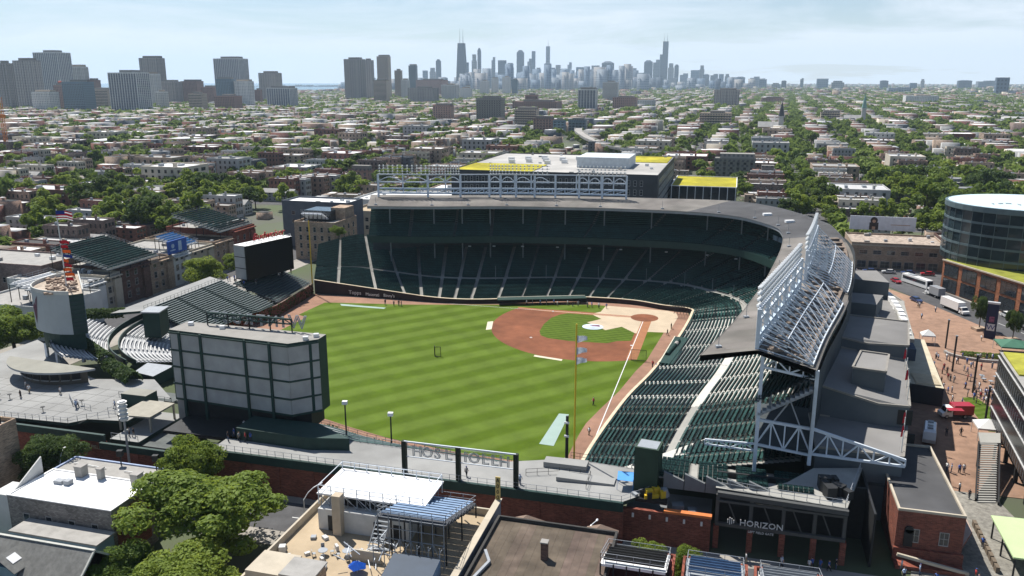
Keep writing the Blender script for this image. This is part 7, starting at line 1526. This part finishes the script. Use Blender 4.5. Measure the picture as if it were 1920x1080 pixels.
PANT = [('dark trousers', mat('pants_dark', (.03, .03, .04))), ('blue jeans', mat('pants_jeans', (.07, .1, .17))), ('khaki shorts', mat('pants_khaki', (.32, .26, .18))), ('grey trousers', mat('pants_grey', (.2, .2, .2)))]
SHOE = mat('shoe', (.05, .05, .05)); prng = random.Random(55)
def person(x, y, where, z=.06, shirt=None, group=None):
    me = PM[prng.randrange(3)]; si = shirt if shirt is not None else prng.choices(range(6), (.3, .27, .12, .09, .12, .1))[0]; pi = prng.randrange(4)
    o = bpy.data.objects.new('person', me); COL.objects.link(o); o.location = (x, y, z); o.rotation_euler.z = prng.random()*6.28; s = prng.uniform(.93, 1.06); o.scale = (s, s, s)
    for sl, m in zip(o.material_slots, (SHOE, PANT[pi][1], SHIRT[si][1], SKIN[prng.randrange(3)], HAIR[prng.randrange(3)])): sl.link = 'OBJECT'; sl.material = m
    return tag(o, 'person in %s shirt and %s, %s' % (SHIRT[si][0], PANT[pi][0], where), 'person', group)
crowd = []
for k in range(150):
    if k < 100: x, y = prng.uniform(-89, -76), prng.gauss(43, 4.2)
    elif k < 122: x, y = prng.uniform(-75.5, -70.5), prng.uniform(22, 50)
    else: x, y = prng.uniform(-92, -74), prng.uniform(14, 30)
    crowd.append((x, y))
for k, (x, y) in enumerate(sorted(crowd, key=lambda c: -c[0])): person(x, y, '%s from left in plaza crowd' % ordn(k), group='plaza crowd')
for x, y, w in ((-79.4, -33, 'left of a pair near the parked trucks'), (-80, -33.6, 'right of a pair near the parked trucks'), (-83.5, -29, 'walking alone beside the white truck'), (-78, -20, 'standing alone on the open plaza'), (-62.9, 92.1, 'left walker on the cobbled lane'), (-63.9, 94.3, 'right walker on the cobbled lane'), (-62, 110.1, 'walking alone by the pale green canopy'), (-62.6, 84.5, 'left of a group at the paving edge'), (-63.2, 85, 'second of a group at the paving edge'), (-64.6, 84.6, 'third of a group at the paving edge'), (-65.4, 84.2, 'right of a group at the paving edge'),
                (-66, 68, 'in the shadow beside the trailer'), (-68.8, 67, 'at the edge of the plaza shadow'), (-76.6, 58, 'standing on the lawn patch'), (-79, 60, 'on the lawn patch by the black block'), (-92, 2, 'below the banner column'), (-95, 16, 'right of the curved planter'), (-89, -1, 'beside the plaza tree')): person(x, y, w, group='people on the plaza')
for k in range(9): person(-49-prng.random()*11, 119.5+prng.random()*3.5, '%s outside the brick gatehouse' % ordn(k), group='people by the gatehouse')
for k in range(8): person(-25-prng.random()*17, 121.5+prng.random()*2.5, '%s under the gate sign' % ordn(k), group='people under the gate')
for x, y, w in ((79, 6.5, 'leftmost by the far blanket'), (76, 6.8, 'second by the far blanket'), (74.6, 6.2, 'third by the far blanket'), (73.6, 6.6, 'rightmost by the far blanket'), (3.2, 70, 'raking the warning track by the left foul line'), (1.4, 85.6, 'bending by the left foul line'), (-7.9, 15.5, 'standing at the third-base track'), (-8.4, 9, 'near the plate by the seats'), (-6.6, 42.5, 'left of a pair by the third-base seats'), (-7.6, 44.5, 'right of a pair by the third-base seats')): person(x, y, w, .02, 4 if y < 10 else None, 'ground staff on the field')
for k in range(13): x = 12+k*2.05; person(x+prng.random(), -8.4+prng.random()*1.6+(-.06*x if x > 25 else 0)*0+(.28*(x-22) if x > 22 else 0)*.6, '%s from left at the far dugout' % ordn(12-k), .02, group='players at the dugout')
for k in range(8): person(prng.uniform(90, 130), prng.uniform(107, 118.5), '%s on the bleacher plaza' % ordn(k), 6.5, group='people on the bleacher plaza')
for x, y, z, w in ((113.5, 107.5, 6.5, 'walking on the bleacher plaza'), (96, 113, 6.5, 'crossing the plaza by the railing'), (88.8, 111.4, 6.5, 'left of a group on the plaza corner'), (88, 110.6, 6.5, 'middle of a group on the plaza corner'), (87.2, 111, 6.5, 'right of a group on the plaza corner'), (79.5, 119, 5.2, 'left of a pair on the lower deck'), (78.4, 119.2, 5.2, 'right of a pair on the lower deck'), (15, 120.8, 6.6, 'in dark clothes behind the letter sign'), (6.2, 121, 6.6, 'by the right post of the letter sign')): person(x, y, w, z, group='people on the bleacher decks')
for k in range(16): person(50+prng.random()*10, 113.5+prng.random()*6, '%s in the shade under the board' % ordn(k), 6.62, group='people under the video board')
for k in range(14): person(112+prng.random()*14, 3+prng.random()*20, '%s below the black video board' % ordn(k), 7.42, group='people below the right-field board')
# ------------------------------------------------------------------ summer haze
mb = MB(); mb.box(-16000, 14000, -17500, 1200, -1.2, 620); hz = mb.build('haze', [], None, kind='stuff'); hz.data.materials.clear()
hm = bpy.data.materials.new('haze_air'); hm.use_nodes = True; t = hm.node_tree; t.nodes.clear()
vo = N(t, 'ShaderNodeVolumePrincipled'); vo.inputs['Color'].default_value = (.66, .83, 1.0, 1); vo.inputs['Density'].default_value = 4.6e-5; vo.inputs['Anisotropy'].default_value = .1
t.links.new(vo.outputs[0], N(t, 'ShaderNodeOutputMaterial').inputs['Volume']); hz.data.materials.append(hm)
tag(hz, 'thin blue summer haze over the far city', 'haze')
